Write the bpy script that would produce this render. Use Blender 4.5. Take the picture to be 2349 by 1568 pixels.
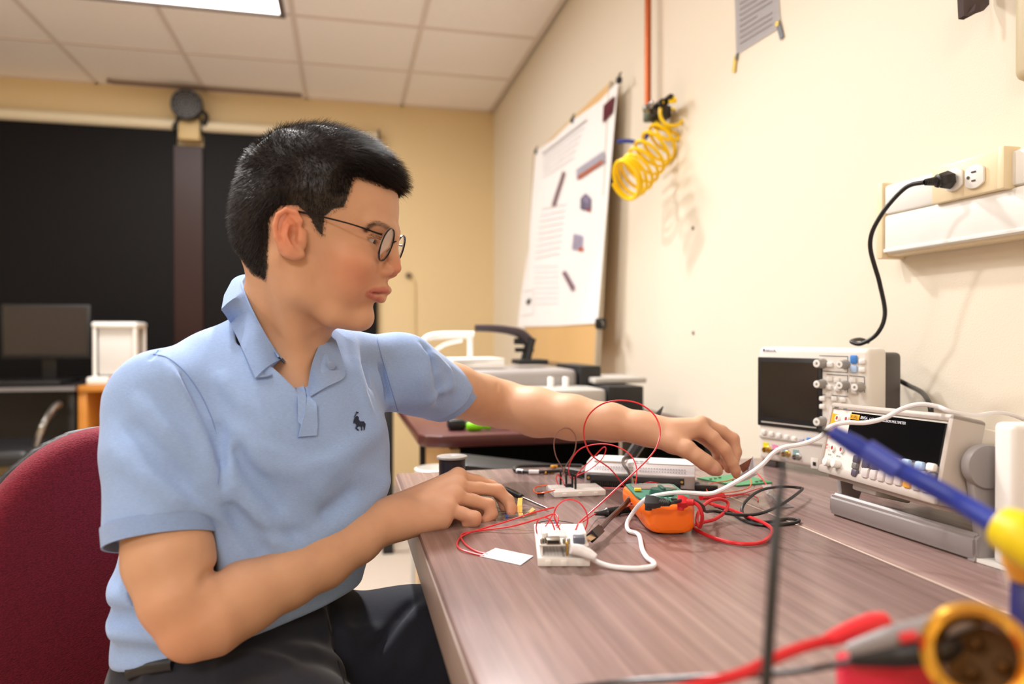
import bpy, bmesh, math, random
import numpy as np
from mathutils import Vector, Matrix, Euler
random.seed(7); RNG = np.random.default_rng(7)
S = bpy.context.scene
for o in list(bpy.data.objects): bpy.data.objects.remove(o)
C = S.collection
# ---------------------------------------------------------------- camera, light, exposure
FPX = 1650.0; CXP = 1174.5; CYP = 784.0; CZ = 0.99
YAW = math.radians(-13.1); PIT = math.atan(14/1650)
camd = bpy.data.cameras.new('camera'); cam = bpy.data.objects.new('camera', camd); C.objects.link(cam)
cam.location = (0, 0, CZ); cam.rotation_euler = (math.pi/2 - PIT, 0, YAW)
camd.sensor_width = 36; camd.lens = 36*FPX/2349; camd.clip_start = .02
camd.dof.use_dof = True; camd.dof.focus_distance = .93; camd.dof.aperture_fstop = 3.0
S.camera = cam
S.view_settings.view_transform = 'Standard'; S.view_settings.look = 'None'
S.view_settings.exposure = 0.28; S.view_settings.gamma = 1; S.view_settings.use_curve_mapping = False
world = bpy.data.worlds.new('world'); S.world = world; world.use_nodes = True
world.node_tree.nodes['Background'].inputs[0].default_value = (1.0, .93, .84, 1)
world.node_tree.nodes['Background'].inputs[1].default_value = .15
CEIL = 2.505; WX = .98; FY = 4.82; LXW = -4.2; BY = -2.6; TZ = .75
def area(name, loc, sx, sy, power, col, rot=(0, 0, 0), spread=180):
    l = bpy.data.lights.new(name, 'AREA'); l.shape = 'RECTANGLE'; l.size = sx; l.size_y = sy
    l.energy = power; l.color = col; l.spread = math.radians(spread)
    o = bpy.data.objects.new(name, l); C.objects.link(o); o.location = loc; o.rotation_euler = rot; return o
# the troffers in the ceiling: one is in view, the others are unseen and added as fill
FIX = [(-.88, 3.28, 36), (-.88, .84, 2), (-.88, -1.6, 33), (-3.0, .84, 20)]
for i, (x, y, p) in enumerate(FIX):
    area('ceiling_light_lamp', (x, y, CEIL - .02), 1.16, .55, p, (1.0, .98, .965))
# a bright square downlight above the far end of the table, out of the frame, throws the crisp shadows
KEY = (.02, 2.48); area('downlight_lamp', (KEY[0], KEY[1], CEIL-.03), .16, .16, 38, (1.0, .98, .965), rot=(-.42, .36, 0), spread=125)
KEY2 = (-.55, 1.52); area('downlight_lamp', (KEY2[0], KEY2[1], CEIL-.03), .12, .12, 17, (1.0, .98, .965))
# ---------------------------------------------------------------- helpers
RC = Euler((math.pi/2 - PIT, 0, YAW)).to_matrix()
RCn = np.array(RC)
def ray(px, py): return RC @ Vector(((px-CXP)/FPX, -(py-CYP)/FPX, -1))
CO = Vector((0, 0, CZ))
def D(px, py, d): return CO + ray(px, py)*d
def onz(px, py, z): v = ray(px, py); return CO + v*((z-CZ)/v.z)
def onx(px, py, x=WX): v = ray(px, py); return CO + v*(x/v.x)
def ony(px, py, y): v = ray(px, py); return CO + v*(y/v.y)
def T(px, py, h=0.0): return onz(px, py, TZ+h)
def srgb(r, g, b): return tuple(((c/255)/12.92 if c/255 <= .04045 else ((c/255+.055)/1.055)**2.4) for c in (r, g, b))
MATS = {}
def mat(name, col, rough=.5, metal=0., spec=.5, bump=0., bscale=200., var=0., vscale=8., coat=0., trans=0., sss=0., emit=0., alpha=1.):
    if name in MATS: return MATS[name]
    m = bpy.data.materials.new(name); m.use_nodes = True; nt = m.node_tree; b = nt.nodes['Principled BSDF']
    c = srgb(*col) if max(col) > 1 else tuple(col)
    b.inputs['Base Color'].default_value = (*c, 1); b.inputs['Roughness'].default_value = rough
    b.inputs['Metallic'].default_value = metal; b.inputs['Specular IOR Level'].default_value = spec
    b.inputs['Coat Weight'].default_value = coat; b.inputs['Transmission Weight'].default_value = trans
    b.inputs['Alpha'].default_value = alpha
    if sss: b.inputs['Subsurface Weight'].default_value = sss; b.inputs['Subsurface Scale'].default_value = .01
    if emit: b.inputs['Emission Color'].default_value = (*c, 1); b.inputs['Emission Strength'].default_value = emit
    tc = nt.nodes.new('ShaderNodeTexCoord')
    nz = nt.nodes.new('ShaderNodeTexNoise'); nz.inputs['Scale'].default_value = vscale; nz.inputs['Detail'].default_value = 4
    nt.links.new(tc.outputs['Object'], nz.inputs['Vector'])
    mx = nt.nodes.new('ShaderNodeMix'); mx.data_type = 'RGBA'
    v = var if var else .03
    mx.inputs[6].default_value = (*[q*(1-v) for q in c], 1); mx.inputs[7].default_value = (*[min(1, q*(1+v)) for q in c], 1)
    nt.links.new(nz.outputs[0], mx.inputs[0]); nt.links.new(mx.outputs[2], b.inputs['Base Color'])
    if bump:
        n2 = nt.nodes.new('ShaderNodeTexNoise'); n2.inputs['Scale'].default_value = bscale; n2.inputs['Detail'].default_value = 3
        nt.links.new(tc.outputs['Object'], n2.inputs['Vector'])
        bp = nt.nodes.new('ShaderNodeBump'); bp.inputs['Strength'].default_value = bump; bp.inputs['Distance'].default_value = .002
        nt.links.new(n2.outputs[0], bp.inputs['Height']); nt.links.new(bp.outputs[0], b.inputs['Normal'])
    MATS[name] = m; return m
def BM(): return bmesh.new()
def xf(bm, vs, loc=(0, 0, 0), rot=None):
    M = Matrix.Translation(loc)
    if rot is not None: M = M @ (rot.to_4x4() if isinstance(rot, Matrix) else Euler(rot).to_matrix().to_4x4())
    bmesh.ops.transform(bm, matrix=M, verts=vs)
def box(bm, c, s, bev=0., rot=None, seg=2):
    t = bmesh.new(); bmesh.ops.create_cube(t, size=1); bmesh.ops.scale(t, vec=s, verts=t.verts)
    if bev > 0: bmesh.ops.bevel(t, geom=t.edges[:], offset=min(bev, min(s)*.49), segments=seg, affect='EDGES', profile=.5)
    xf(t, t.verts, c, rot); merge(bm, t)
def merge(bm, t):
    me = bpy.data.meshes.new('tmp'); t.to_mesh(me); t.free(); bm.from_mesh(me); bpy.data.meshes.remove(me)
def cyl(bm, c, r, h, rot=None, seg=24, r2=None, bev=0.):
    t = bmesh.new(); bmesh.ops.create_cone(t, cap_ends=True, segments=seg, radius1=r, radius2=r if r2 is None else r2, depth=h)
    if bev > 0:
        es = [e for e in t.edges if abs(e.verts[0].co.z-e.verts[1].co.z) < 1e-6]
        bmesh.ops.bevel(t, geom=es, offset=bev, segments=2, affect='EDGES', profile=.5)
    xf(t, t.verts, c, rot); merge(bm, t)
def sph(bm, c, r, sc=(1, 1, 1), rot=None, u=20, v=12):
    t = bmesh.new(); bmesh.ops.create_uvsphere(t, u_segments=u, v_segments=v, radius=r); bmesh.ops.scale(t, vec=sc, verts=t.verts)
    xf(t, t.verts, c, rot); merge(bm, t)
def prism(bm, pts, h, M=None, bev=0.):
    """polygon in local xy extruded along +z by h, then placed by M"""
    t = bmesh.new(); vs = [t.verts.new((x, y, 0)) for x, y in pts]; f = t.faces.new(vs)
    r = bmesh.ops.extrude_face_region(t, geom=[f]); ev = [g for g in r['geom'] if isinstance(g, bmesh.types.BMVert)]
    bmesh.ops.translate(t, vec=(0, 0, h), verts=ev); bmesh.ops.recalc_face_normals(t, faces=t.faces[:])
    if bev > 0: bmesh.ops.bevel(t, geom=t.edges[:], offset=bev, segments=2, affect='EDGES', profile=.5)
    if M is not None: bmesh.ops.transform(t, matrix=M, verts=t.verts)
    merge(bm, t)
def lathe(bm, prof, M=None, seg=32, caps=True):
    t = bmesh.new(); rings = []
    for r, z in prof: rings.append([t.verts.new((r*math.cos(2*math.pi*i/seg), r*math.sin(2*math.pi*i/seg), z)) for i in range(seg)])
    for a, b in zip(rings, rings[1:]):
        for i in range(seg): t.faces.new((a[i], a[(i+1) % seg], b[(i+1) % seg], b[i]))
    for R_ in (rings[0], rings[-1]) if caps else ():
        try: t.faces.new(R_)
        except Exception: pass
    bmesh.ops.recalc_face_normals(t, faces=t.faces[:])
    if M is not None: bmesh.ops.transform(t, matrix=M, verts=t.verts)
    merge(bm, t)
def spline(pts, n=8, closed=False):
    P = [Vector(p) for p in pts]; out = []
    m = len(P); rng = range(m if closed else m-1)
    for i in rng:
        if closed: a, b, c, d = P[(i-1) % m], P[i], P[(i+1) % m], P[(i+2) % m]
        else: a, b, c, d = P[max(i-1, 0)], P[i], P[i+1], P[min(i+2, m-1)]
        for k in range(n):
            t = k/n
            out.append(.5*((2*b)+(c-a)*t+(2*a-5*b+4*c-d)*t*t+(3*b-a-3*c+d)*t**3))
    if not closed: out.append(P[-1])
    return out
def sweep(bm, pts, r, seg=8, closed=False, n=8, sm=True, flat=None):
    """round tube along smoothed points; r number or list along the points"""
    P = spline(pts, n, closed) if sm else [Vector(p) for p in pts]
    N = len(P); t = bmesh.new(); rings = []; up = None
    for i, p in enumerate(P):
        a = P[(i-1) % N] if (closed or i > 0) else P[0]; b = P[(i+1) % N] if (closed or i < N-1) else P[-1]
        tg = (b-a)
        if tg.length < 1e-9: tg = Vector((0, 0, 1))
        tg.normalize()
        if up is None:
            up = Vector((0, 0, 1)) if abs(tg.z) < .9 else Vector((1, 0, 0))
        up = (up - tg*up.dot(tg))
        if up.length < 1e-6: up = tg.orthogonal()
        up.normalize(); sd = tg.cross(up)
        if isinstance(r, (list, tuple)):
            q = i/(N-1)*(len(r)-1); k = min(int(q), len(r)-2); rr = r[k]+(r[k+1]-r[k])*(q-k)
        else: rr = r
        fx = 1 if flat is None else flat
        rings.append([t.verts.new(p + up*(math.cos(2*math.pi*j/seg)*rr*fx) + sd*(math.sin(2*math.pi*j/seg)*rr)) for j in range(seg)])
    M_ = N if closed else N-1
    for i in range(M_):
        a, b = rings[i], rings[(i+1) % N]
        for j in range(seg): t.faces.new((a[j], b[j], b[(j+1) % seg], a[(j+1) % seg]))
    if not closed: t.faces.new(rings[0]); t.faces.new(rings[-1][::-1])
    bmesh.ops.recalc_face_normals(t, faces=t.faces[:]); merge(bm, t)
def obj(name, bm, m, parent=None, label=None, smooth=True, loc=None):
    me = bpy.data.meshes.new(name)
    if isinstance(bm, bmesh.types.BMesh): bm.to_mesh(me); bm.free()
    else: me = bm
    o = bpy.data.objects.new(name, me); C.objects.link(o)
    if m is not None:
        for q in (m if isinstance(m, (list, tuple)) else [m]): me.materials.append(q)
    if smooth:
        for p in me.polygons: p.use_smooth = True
        try: me.set_sharp_from_angle(angle=math.radians(38))
        except Exception: pass
    if parent is not None: o.parent = parent
    if label: o['label'] = label
    if loc is not None: o.location = loc
    return o
def tag(o, label, cat, group=None, kind=None):
    o['label'] = label; o['category'] = cat
    if group: o['group'] = group
    if kind: o['kind'] = kind
    return o
def thing(name, label, cat, loc=(0, 0, 0), rz=0., group=None, rot=None):
    o = bpy.data.objects.new(name, None); C.objects.link(o); o.empty_display_size = .02
    o.location = loc; o.rotation_euler = rot if rot is not None else (0, 0, rz)
    return tag(o, label, cat, group)
def struct(name, bm, m, label=None, smooth=False):
    o = obj(name, bm, m, smooth=smooth); o['kind'] = 'structure'
    if label: o['label'] = label
    return o
def cable(name, label, cat, pts, r, m, n=8, seg=8, group=None, closed=False):
    """a wire in world points; origin moved to its lowest middle"""
    P = [Vector(p) for p in pts]; o0 = Vector((sum(p.x for p in P)/len(P), sum(p.y for p in P)/len(P), min(p.z for p in P)))
    bm = BM(); sweep(bm, [p-o0 for p in P], r, seg=seg, n=n, closed=closed)
    return tag(obj(name, bm, m, loc=o0), label, cat, group)
def textmesh(s, size, M, bm, depth=.0002, align='LEFT', sx=1.0):
    cu = bpy.data.curves.new('t', 'FONT'); cu.body = s; cu.size = size; cu.extrude = depth; cu.align_x = align; cu.resolution_u = 3
    o = bpy.data.objects.new('t', cu); C.objects.link(o); dg = bpy.context.evaluated_depsgraph_get()
    me = bpy.data.meshes.new_from_object(o.evaluated_get(dg)); me.transform(M @ Matrix.Diagonal((sx, 1, 1, 1))); bm.from_mesh(me)
    bpy.data.objects.remove(o); bpy.data.curves.remove(cu); bpy.data.meshes.remove(me)
def frame(origin, xdir, ydir):
    """matrix whose local x,y are the given directions"""
    x = Vector(xdir).normalized(); z = x.cross(Vector(ydir)).normalized(); y = z.cross(x)
    M = Matrix((x, y, z)).transposed().to_4x4(); M.translation = origin; return M
def dup(root, loc=None, rot=None, label=None, group=None):
    r = root.copy(); C.objects.link(r)
    if loc is not None: r.location = loc
    if rot is not None: r.rotation_euler = rot
    if label: r['label'] = label
    if group: r['group'] = group
    for ch in list(root.children):
        c = ch.copy(); C.objects.link(c); c.parent = r
        for g in list(ch.children):
            d = g.copy(); C.objects.link(d); d.parent = c
    return r
# ---------------------------------------------------------------- setting
m_wall = mat('wall_paint', (234, 224, 206), .6, bump=.15, bscale=350, var=.02, vscale=2)
m_farwall = mat('far_wall_paint', (226, 203, 158), .7, bump=.1, bscale=300, var=.02, vscale=2)
m_tile = mat('ceiling_tile', (250, 244, 240), .95, bump=.4, bscale=160, var=.03, vscale=40)
m_grid = mat('ceiling_grid', (226, 214, 206), .6)
m_griddark = mat('grid_shadow_gap', (90, 72, 66), .8)
m_carpet = mat('carpet', (188, 174, 160), 1., bump=1., bscale=500, var=.12, vscale=120)
m_black = mat('black_plastic', (22, 22, 24), .45, bump=.1, bscale=600)
m_blind = mat('blind_black', (12, 10, 12), .6, bump=.05, bscale=500, spec=.18)
m_cream = mat('cream_plastic', (226, 214, 186), .45)
m_ivory = mat('ivory_plastic', (240, 222, 186), .4)
m_white = mat('white_plastic', (238, 236, 232), .4)
m_metal = mat('steel', (170, 168, 165), .3, metal=1.)
def plate(name, x0, x1, y0, y1, z0, z1, m, bev=0):
    bm = BM(); box(bm, ((x0+x1)/2, (y0+y1)/2, (z0+z1)/2), (x1-x0, y1-y0, z1-z0), bev); return struct(name, bm, m)
plate('floor', LXW, WX+.1, BY, FY+.1, -.06, 0, m_carpet)
plate('wall_far', LXW, WX+.1, FY, FY+.1, 0, CEIL+.1, m_farwall)
plate('wall_left', LXW-.1, LXW, BY, FY+.1, 0, CEIL+.1, m_farwall)
plate('wall_back', LXW, WX+.1, BY-.1, BY, 0, CEIL+.1, m_farwall)
YS = onx(1512, 200).y                                # shallow step in the right wall behind the copper pipe
bm = BM(); box(bm, (WX+.05, (BY+YS)/2, (CEIL+.1)/2), (.1, YS-BY, CEIL+.1)); box(bm, (WX+.056, (YS+FY+.1)/2, (CEIL+.1)/2), (.088, FY+.1-YS, CEIL+.1))
struct('wall_right', bm, m_wall)
# suspended ceiling with tiles on a 0.61 m grid
XC = ony(668, 60, 3.45).x; 
GX = [XC + .61*k for k in range(-7, 3)]; GY = [3.585 + .61*k for k in range(-10, 3)]
GX = [g for g in GX if LXW < g < WX-.03]; GY = [g for g in GY if BY < g < FY-.02]
bm = BM(); box(bm, ((LXW+WX)/2, (BY+FY)/2, CEIL+.06), (WX-LXW, FY-BY, .09))
struct('ceiling', bm, m_tile)
def fixcell(x, y):
    for fx, fy, p in FIX:
        if abs(x-fx) < .6 and abs(y-fy) < .29: return True
    return False
bm = BM()
for g in GX: box(bm, (g, (BY+FY)/2, CEIL+.012), (.024, FY-BY, .006))
for g in GY: box(bm, ((LXW+WX)/2, g, CEIL+.0122), (WX-LXW, .024, .006))
box(bm, (WX-.012, (BY+FY)/2, CEIL+.012), (.024, FY-BY, .006)); box(bm, ((LXW+WX)/2, FY-.012, CEIL+.012), (WX-LXW, .024, .006))
struct('trim_1', bm, m_grid)
# troffers
m_diff = mat('diffuser_glow', (255, 250, 244), .5, emit=4.0)
for i, (x, y, p) in enumerate(FIX):
    t = thing('ceiling_light', ['glowing rectangular troffer set in the tiles at the top left of the picture', 'unseen troffer added as fill over the work table, nearest the camera',
                                'unseen troffer added as fill behind the camera', 'unseen troffer added as fill on the left side of the room'][i], 'ceiling light', (x, y, CEIL), group='ceiling troffers')
    bm = BM()
    for sx in (-1, 1): box(bm, (sx*.598, 0, 0), (.024, .61, .02), .003)
    for sy in (-1, 1): box(bm, (0, sy*.293, 0), (1.22, .024, .02), .003)
    obj('light_frame', bm, mat('troffer_frame', (110, 100, 98), .5), t)
    bm = BM(); box(bm, (0, 0, .002), (1.17, .56, .006)); obj('diffuser', bm, m_diff, t)
for K_, lab_ in ((KEY, 'small square downlight in the ceiling above the far end of the work table'), (KEY2, 'small square downlight in the ceiling above the seated man')):
    t = thing('downlight', lab_, 'ceiling light', (K_[0], K_[1], CEIL), group='ceiling downlights')
    bm = BM()
    for sx, sy, lx, ly in ((-1, 0, .02, .24), (1, 0, .02, .24), (0, -1, .24, .02), (0, 1, .24, .02)): box(bm, (sx*.11, sy*.11, 0), (lx, ly, .03), .003)
    obj('light_frame', bm, mat('troffer_frame', (110, 100, 98), .5), t)
    bm = BM(); box(bm, (0, 0, .002), (.2, .2, .006)); obj('diffuser', bm, m_diff, t)
# far wall: black roller blinds, mullion, cassette tubes
def rect_on_far(name, px0, py0, px1, py1, dep, m, yoff=0, smooth=False, top=None):
    a = ony(px0, py0, FY-yoff); b = ony(px1, py1, FY-yoff); return a, b
bl = [(-900, 405, 'wide black roller blind left of the brown mullion on the far wall'), (466, 866, 'black roller blind behind the seated man, right of the brown mullion')]
for i, (p0, p1, lab) in enumerate(bl):
    a = ony(p0, 300, FY-.05); b = ony(p1, 300, FY-.05); x0 = max(a.x, LXW+.05); x1 = b.x
    t = thing('roller_blind', lab, 'blind', ((x0+x1)/2, FY, .42))
    w = x1-x0; zt = 2.265
    bm = BM(); box(bm, (0, -.035, (zt-.42)/2), (w, .004, zt-.42)); box(bm, (0, -.035, .012), (w, .014, .024), .004); obj('blind_fabric', bm, m_blind, t)
    bm = BM(); cyl(bm, (0, -.045, zt-.42+.02), .034, w+.01, (0, math.pi/2, 0)); obj('cassette', bm, m_cream, t)
    bm = BM()
    bm.free()
    for s in (-1, 1): bm = BM(); box(bm, (s*(w/2+.008), -.045, zt-.42+.015), (.012, .08, .09), .004); obj('bracket', bm, m_black, t)
a = ony(404, 300, FY); b = ony(466, 300, FY)
bm = BM(); box(bm, ((a.x+b.x)/2, FY-.025, 1.08), (b.x-a.x+.012, .05, 2.16), .004); struct('trim_2', bm, mat('mullion_brown', (46, 24, 21), .4, spec=.3))
# fan on its cream bracket above the mullion
c = ony(427, 238, FY-.16)
t = thing('wall_fan', 'small round black fan on a cream bracket above the brown mullion', 'fan', c)
bm = BM(); R90 = Euler((-math.pi/2, 0, 0)).to_matrix()
lathe(bm, [(.0, -.012), (.05, -.014), (.088, -.006), (.095, .02), (.09, .05), (.05, .065), (0, .068)], R90.to_4x4()); obj('housing', bm, m_black, t)
bm = BM()
for k in range(5): 
    r = .016+.017*k; sweep(bm, [Vector((r*math.cos(q), .014, r*math.sin(q))) for q in np.linspace(0, 2*math.pi, 24, endpoint=False)], .0022, seg=6, closed=True, n=1)
for k in range(12): q = k*math.pi/6; sweep(bm, [Vector((.01*math.cos(q), .016, .01*math.sin(q))), Vector((.088*math.cos(q), .012, .088*math.sin(q)))], .002, seg=6, n=1)
bmesh.ops.rotate(bm, verts=bm.verts, cent=(0, 0, 0), matrix=Euler((0, 0, math.pi)).to_matrix()); obj('grille', bm, mat('grille_grey', (120, 120, 124), .4), t)
bm = BM(); box(bm, (0, .115, -.12), (.125, .09, .15), .01); obj('bracket', bm, mat('bracket_cream', (205, 180, 130), .5), t)
bm = BM(); sweep(bm, [(.07, .03, -.02), (.105, .05, -.05), (.085, .08, -.1)], .014); obj('arm', bm, m_black, t); bm = BM(); sweep(bm, [(-.04, .06, -.06), (-.085, .07, -.12), (-.07, .1, -.14)], .01); obj('arm', bm, m_black, t)
# dark strip standing for the tile edge gap along the ceiling corner
pts = [ony(245, 190, FY-.12), ony(262, 207, FY-.1), ony(390, 212, FY-.1), ony(475, 218, FY-.1), ony(600, 224, FY-.1), ony(692, 231, FY-.1)]
pts = [Vector((p.x, p.y, CEIL-.006)) for p in pts]
bm = BM()
for p, q in zip(pts, pts[1:]): sweep(bm, [p, q], .011, sm=False)
struct('trim_3', bm, mat('dark_angle', (120, 98, 88), .6))
# thermostat-like knob with thin conduit on the far wall
c = ony(937, 632, FY); t = thing('wall_sensor', 'small dark round sensor on the far wall with a thin conduit below', 'sensor', c)
bm = BM(); cyl(bm, (0, -.012, 0), .02, .024, (math.pi/2, 0, 0), bev=.004); obj('sensor_head', bm, mat('sensor_grey', (110, 92, 74), .5), t)
bm = BM(); sweep(bm, [(.0, -.008, -.01), (.035, -.008, -.04), (.04, -.008, -.2), (.04, -.008, -.7)], .007); obj('conduit', bm, m_farwall, t)
# ---- right wall fittings
t = thing('copper_pipe', 'copper pipe dropping down the right wall to an air valve', 'pipe', onx(1486, 262, WX-.035))
pb = t.location.copy(); ph = CEIL-pb.z
bm = BM(); cyl(bm, (0, 0, ph/2), .0105, ph); obj('pipe', bm, mat('copper', (176, 92, 52), .35, metal=.7), t)
bm = BM(); cyl(bm, (0, 0, -.004), .0145, .04, bev=.003); cyl(bm, (.018, 0, -.004), .008, .04, (0, math.pi/2, 0)); obj('fitting', bm, mat('green_brass', (96, 104, 88), .4, metal=.5), t)
t = thing('air_valve', 'dark metal air valve block at the foot of the copper pipe', 'valve', onx(1515, 262, WX-.04))
vl = t.location.copy()
bm = BM(); box(bm, (0, 0, 0), (.045, .07, .04), .008); cyl(bm, (-.02, -.04, .012), .015, .05, (math.pi/2, 0, 0), bev=.003); cyl(bm, (-.01, -.075, .02), .011, .04, (math.pi/2, 0, 0)); obj('valve_body', bm, mat('valve_dark', (62, 58, 54), .3, metal=.8), t)
bm = BM(); cyl(bm, (-.03, .02, .02), .012, .03, (0, math.pi/2, 0), bev=.002); box(bm, (-.045, -.02, .02), (.008, .05, .012), .003); obj('valve_handle', bm, m_metal, t)
# yellow coiled air hose hanging from the valve
p0 = vl + Vector((-.03, -.07, -.0)); p1 = D(1432, 415, 2.12)
mid = [vl+Vector((-.02, -.1, .005)), D(1538, 300, 2.2), D(1500, 345, 2.18), D(1462, 395, 2.15), p1]
ax = spline(mid, 30); pts = []; turns = 11; N = len(ax)
for i in range(0, N*3):
    q = i/(N*3-1); k = q*(N-1); j = min(int(k), N-2); p = ax[j].lerp(ax[j+1], k-j); tg = (ax[j+1]-ax[j]).normalized()
    # more turns bunch at the lower end
    ph = 2*math.pi*turns*(q**1.25); rr = .043*min(1, .35+q*3)
    u = tg.cross(Vector((0, 0, 1))).normalized(); w = u.cross(tg)
    pts.append(p + u*math.cos(ph)*rr*1.1 + w*math.sin(ph)*rr*1.35 if q > .0 else p)
cable('coiled_hose', 'yellow coiled air hose hanging from the valve on the right wall', 'hose', pts, .0055, mat('hose_yellow', (250, 208, 0), .35), n=2, seg=8)
cable('air_tube', 'short blue air tube leading behind the leaning board', 'tube', [onx(1418, 324, WX-.06), onx(1440, 323, WX-.05), onx(1470, 325, WX-.045), onx(1492, 300, WX-.05)], .007, mat('tube_blue', (24, 52, 140), .4))
# paper notice with striped tape
a = onx(1690, 125); b = onx(1791, 62); pz = 1.93
t = thing('paper_notice', 'printed sheet taped high on the right wall with yellow and black tape', 'notice', (WX, (a.y+b.y)/2, (a.z+b.z)/2))
ly = a.y-b.y; L0 = t.location
def wl(px, py, off=0.0): p = onx(px, py); return Vector((-off, p.y-L0.y, p.z-L0.z))
bm = BM(); vs = [wl(1690, 127, .002), wl(1793, 62, .003), wl(1785, -60, .003), wl(1686, -40, .002)]
f = [bm.verts.new(v) for v in vs]; bm.faces.new(f); bmesh.ops.solidify(bm, geom=bm.faces[:], thickness=.0006)
obj('sheet', bm, mat('paper', (228, 226, 230), .8), t)
bm = BM()
for k in range(10):
    y0 = 100-k*13; s = .62
    p, q = wl(1700, y0-0, .0036), wl(1700+ (75 if k not in (3, 6) else 40), y0-(75 if k not in (3, 6) else 40)*.60, .0042)
    sweep(bm, [p, q], .0013, seg=4, sm=False)
obj('text_lines', bm, mat('ink_grey', (176, 168, 172), .8), t)
for (q, cols) in (((1690, 128, 1686, 166), ('tape_yellow',)), ((1788, 52, 1797, 88), ('tape_dark',))):
    bm = BM(); p0, p1 = wl(q[0], q[1], .004), wl(q[2], q[3], .004); dd = (p1-p0); M = frame((p0+p1)/2, dd, Vector((-1, 0, 0)).cross(dd))
    box(bm, (0, 0, 0), (dd.length, .014, .0008), rot=None); bmesh.ops.transform(bm, matrix=M, verts=bm.verts)
    obj('tape', bm, mat(cols[0], (226, 190, 40) if 'yellow' in cols[0] else (70, 74, 84), .4), t, label='yellow tape' if 'yellow' in cols[0] else 'black tape')
bm = BM(); p0 = wl(1693, 130, .0046); box(bm, p0, (.001, .009, .016), rot=(.3, 0, 0)); obj('tape', bm, mat('tape_dark', (70, 74, 84), .4), t, label='black end of the lower tape')
bm = BM(); p0 = wl(1787, 55, .0052); box(bm, p0, (.001, .013, .012), rot=(.3, 0, 0)); obj('tape', bm, mat('tape_yellow', (226, 190, 40), .4), t, label='yellow end of the upper tape')
# screw heads in the wall
for k, (px, py) in enumerate(((1590, 523), (1591, 763))):
    c = onx(px, py); bm = BM(); cyl(bm, (-.001, 0, 0), .0055, .003, (0, math.pi/2, 0), seg=12)
    tag(obj('wall_screw', bm, mat('screw_grey', (140, 130, 118), .4, metal=.5), loc=c), ['upper screw head in the bare right wall', 'lower screw head in the bare right wall'][k], 'screw')
# surface raceway, two channels, with a duplex outlet
ra = onx(2026, 588, WX-.0); rz0 = onx(2026, 588, WX-.045).z; rz1 = onx(2026, 424, WX-.045).z
y1 = onx(2026, 500, WX-.045).y; RL = 1.5; RH = rz1-rz0
t = thing('wall_raceway', 'white two-channel surface raceway on the right wall carrying a duplex outlet', 'raceway', (WX, y1-RL/2, rz0))
def rbox(bm, y0, y1_, z0, z1, x0, x1, bev): box(bm, ((x0+x1)/2, (y0+y1_)/2 - (y1-RL/2), (z0+z1)/2), (abs(x1-x0), abs(y1_-y0), z1-z0), bev)
bm = BM(); rbox(bm, y1-RL, y1, 0, RH, -.04, 0, .004); obj('base', bm, m_ivory, t)
zs = RH*.57
oy0 = onx(2318, 440, WX-.05).y; oy1 = onx(2143, 440, WX-.05).y
bm = BM(); rbox(bm, y1-RL, y1-.004, .004, zs-.001, -.047, -.03, .005); rbox(bm, y1-RL, y1-.004, .006, .012, -.0485, -.03, .001); obj('cover', bm, m_white, t)
bm = BM(); rbox(bm, oy1, y1-.004, zs+.001, RH-.003, -.047, -.03, .005); obj('cover', bm, m_white, t)
bm = BM(); rbox(bm, y1-RL, oy0+.006, zs+.001, RH-.003, -.047, -.03, .005); obj('cover', bm, m_white, t)
bm = BM(); rbox(bm, y1-.003, y1+.012, -.004, RH+.004, -.05, 0, .003); obj('end_cap', bm, m_ivory, t)
bm = BM(); rbox(bm, oy0+.004, oy1, zs-.002, RH+.003, -.056, -.03, .004); rbox(bm, oy0-.0, oy0+.012, zs-.003, RH+.004, -.062, -.03, .003)
obj('outlet_plate', bm, m_ivory, t)
RWY = y1-RL/2; RWZ = rz0
def recept(px, py):
    c = onx(px, py, WX-.057); ly = c.y-RWY; lz = c.z-RWZ
    bm = BM(); pts = [(.0165*max(-1, min(1, 1.25*math.cos(q))), .0175*math.sin(q)) for q in np.linspace(0, 2*math.pi, 28, endpoint=False)]
    prism(bm, pts, .004, frame((-.058-.0005, ly, lz), (0, -1, 0), (0, 0, 1)) @ Matrix.Translation((0, 0, -.002)), .0008)
    o = obj('receptacle', bm, m_white, t)
    bm = BM(); box(bm, (-.0612, ly-.000, lz+.007), (.001, .008, .0022)); box(bm, (-.0612, ly, lz-.006), (.001, .0065, .0022)); cyl(bm, (-.0612, ly+.0095, lz), .0025, .001, (0, math.pi/2, 0), seg=12)
    obj('slot', bm, mat('slot_dark', (70, 56, 50), .6), o); return c
rc1 = recept(2190, 412); rc2 = recept(2238, 405)
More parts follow.
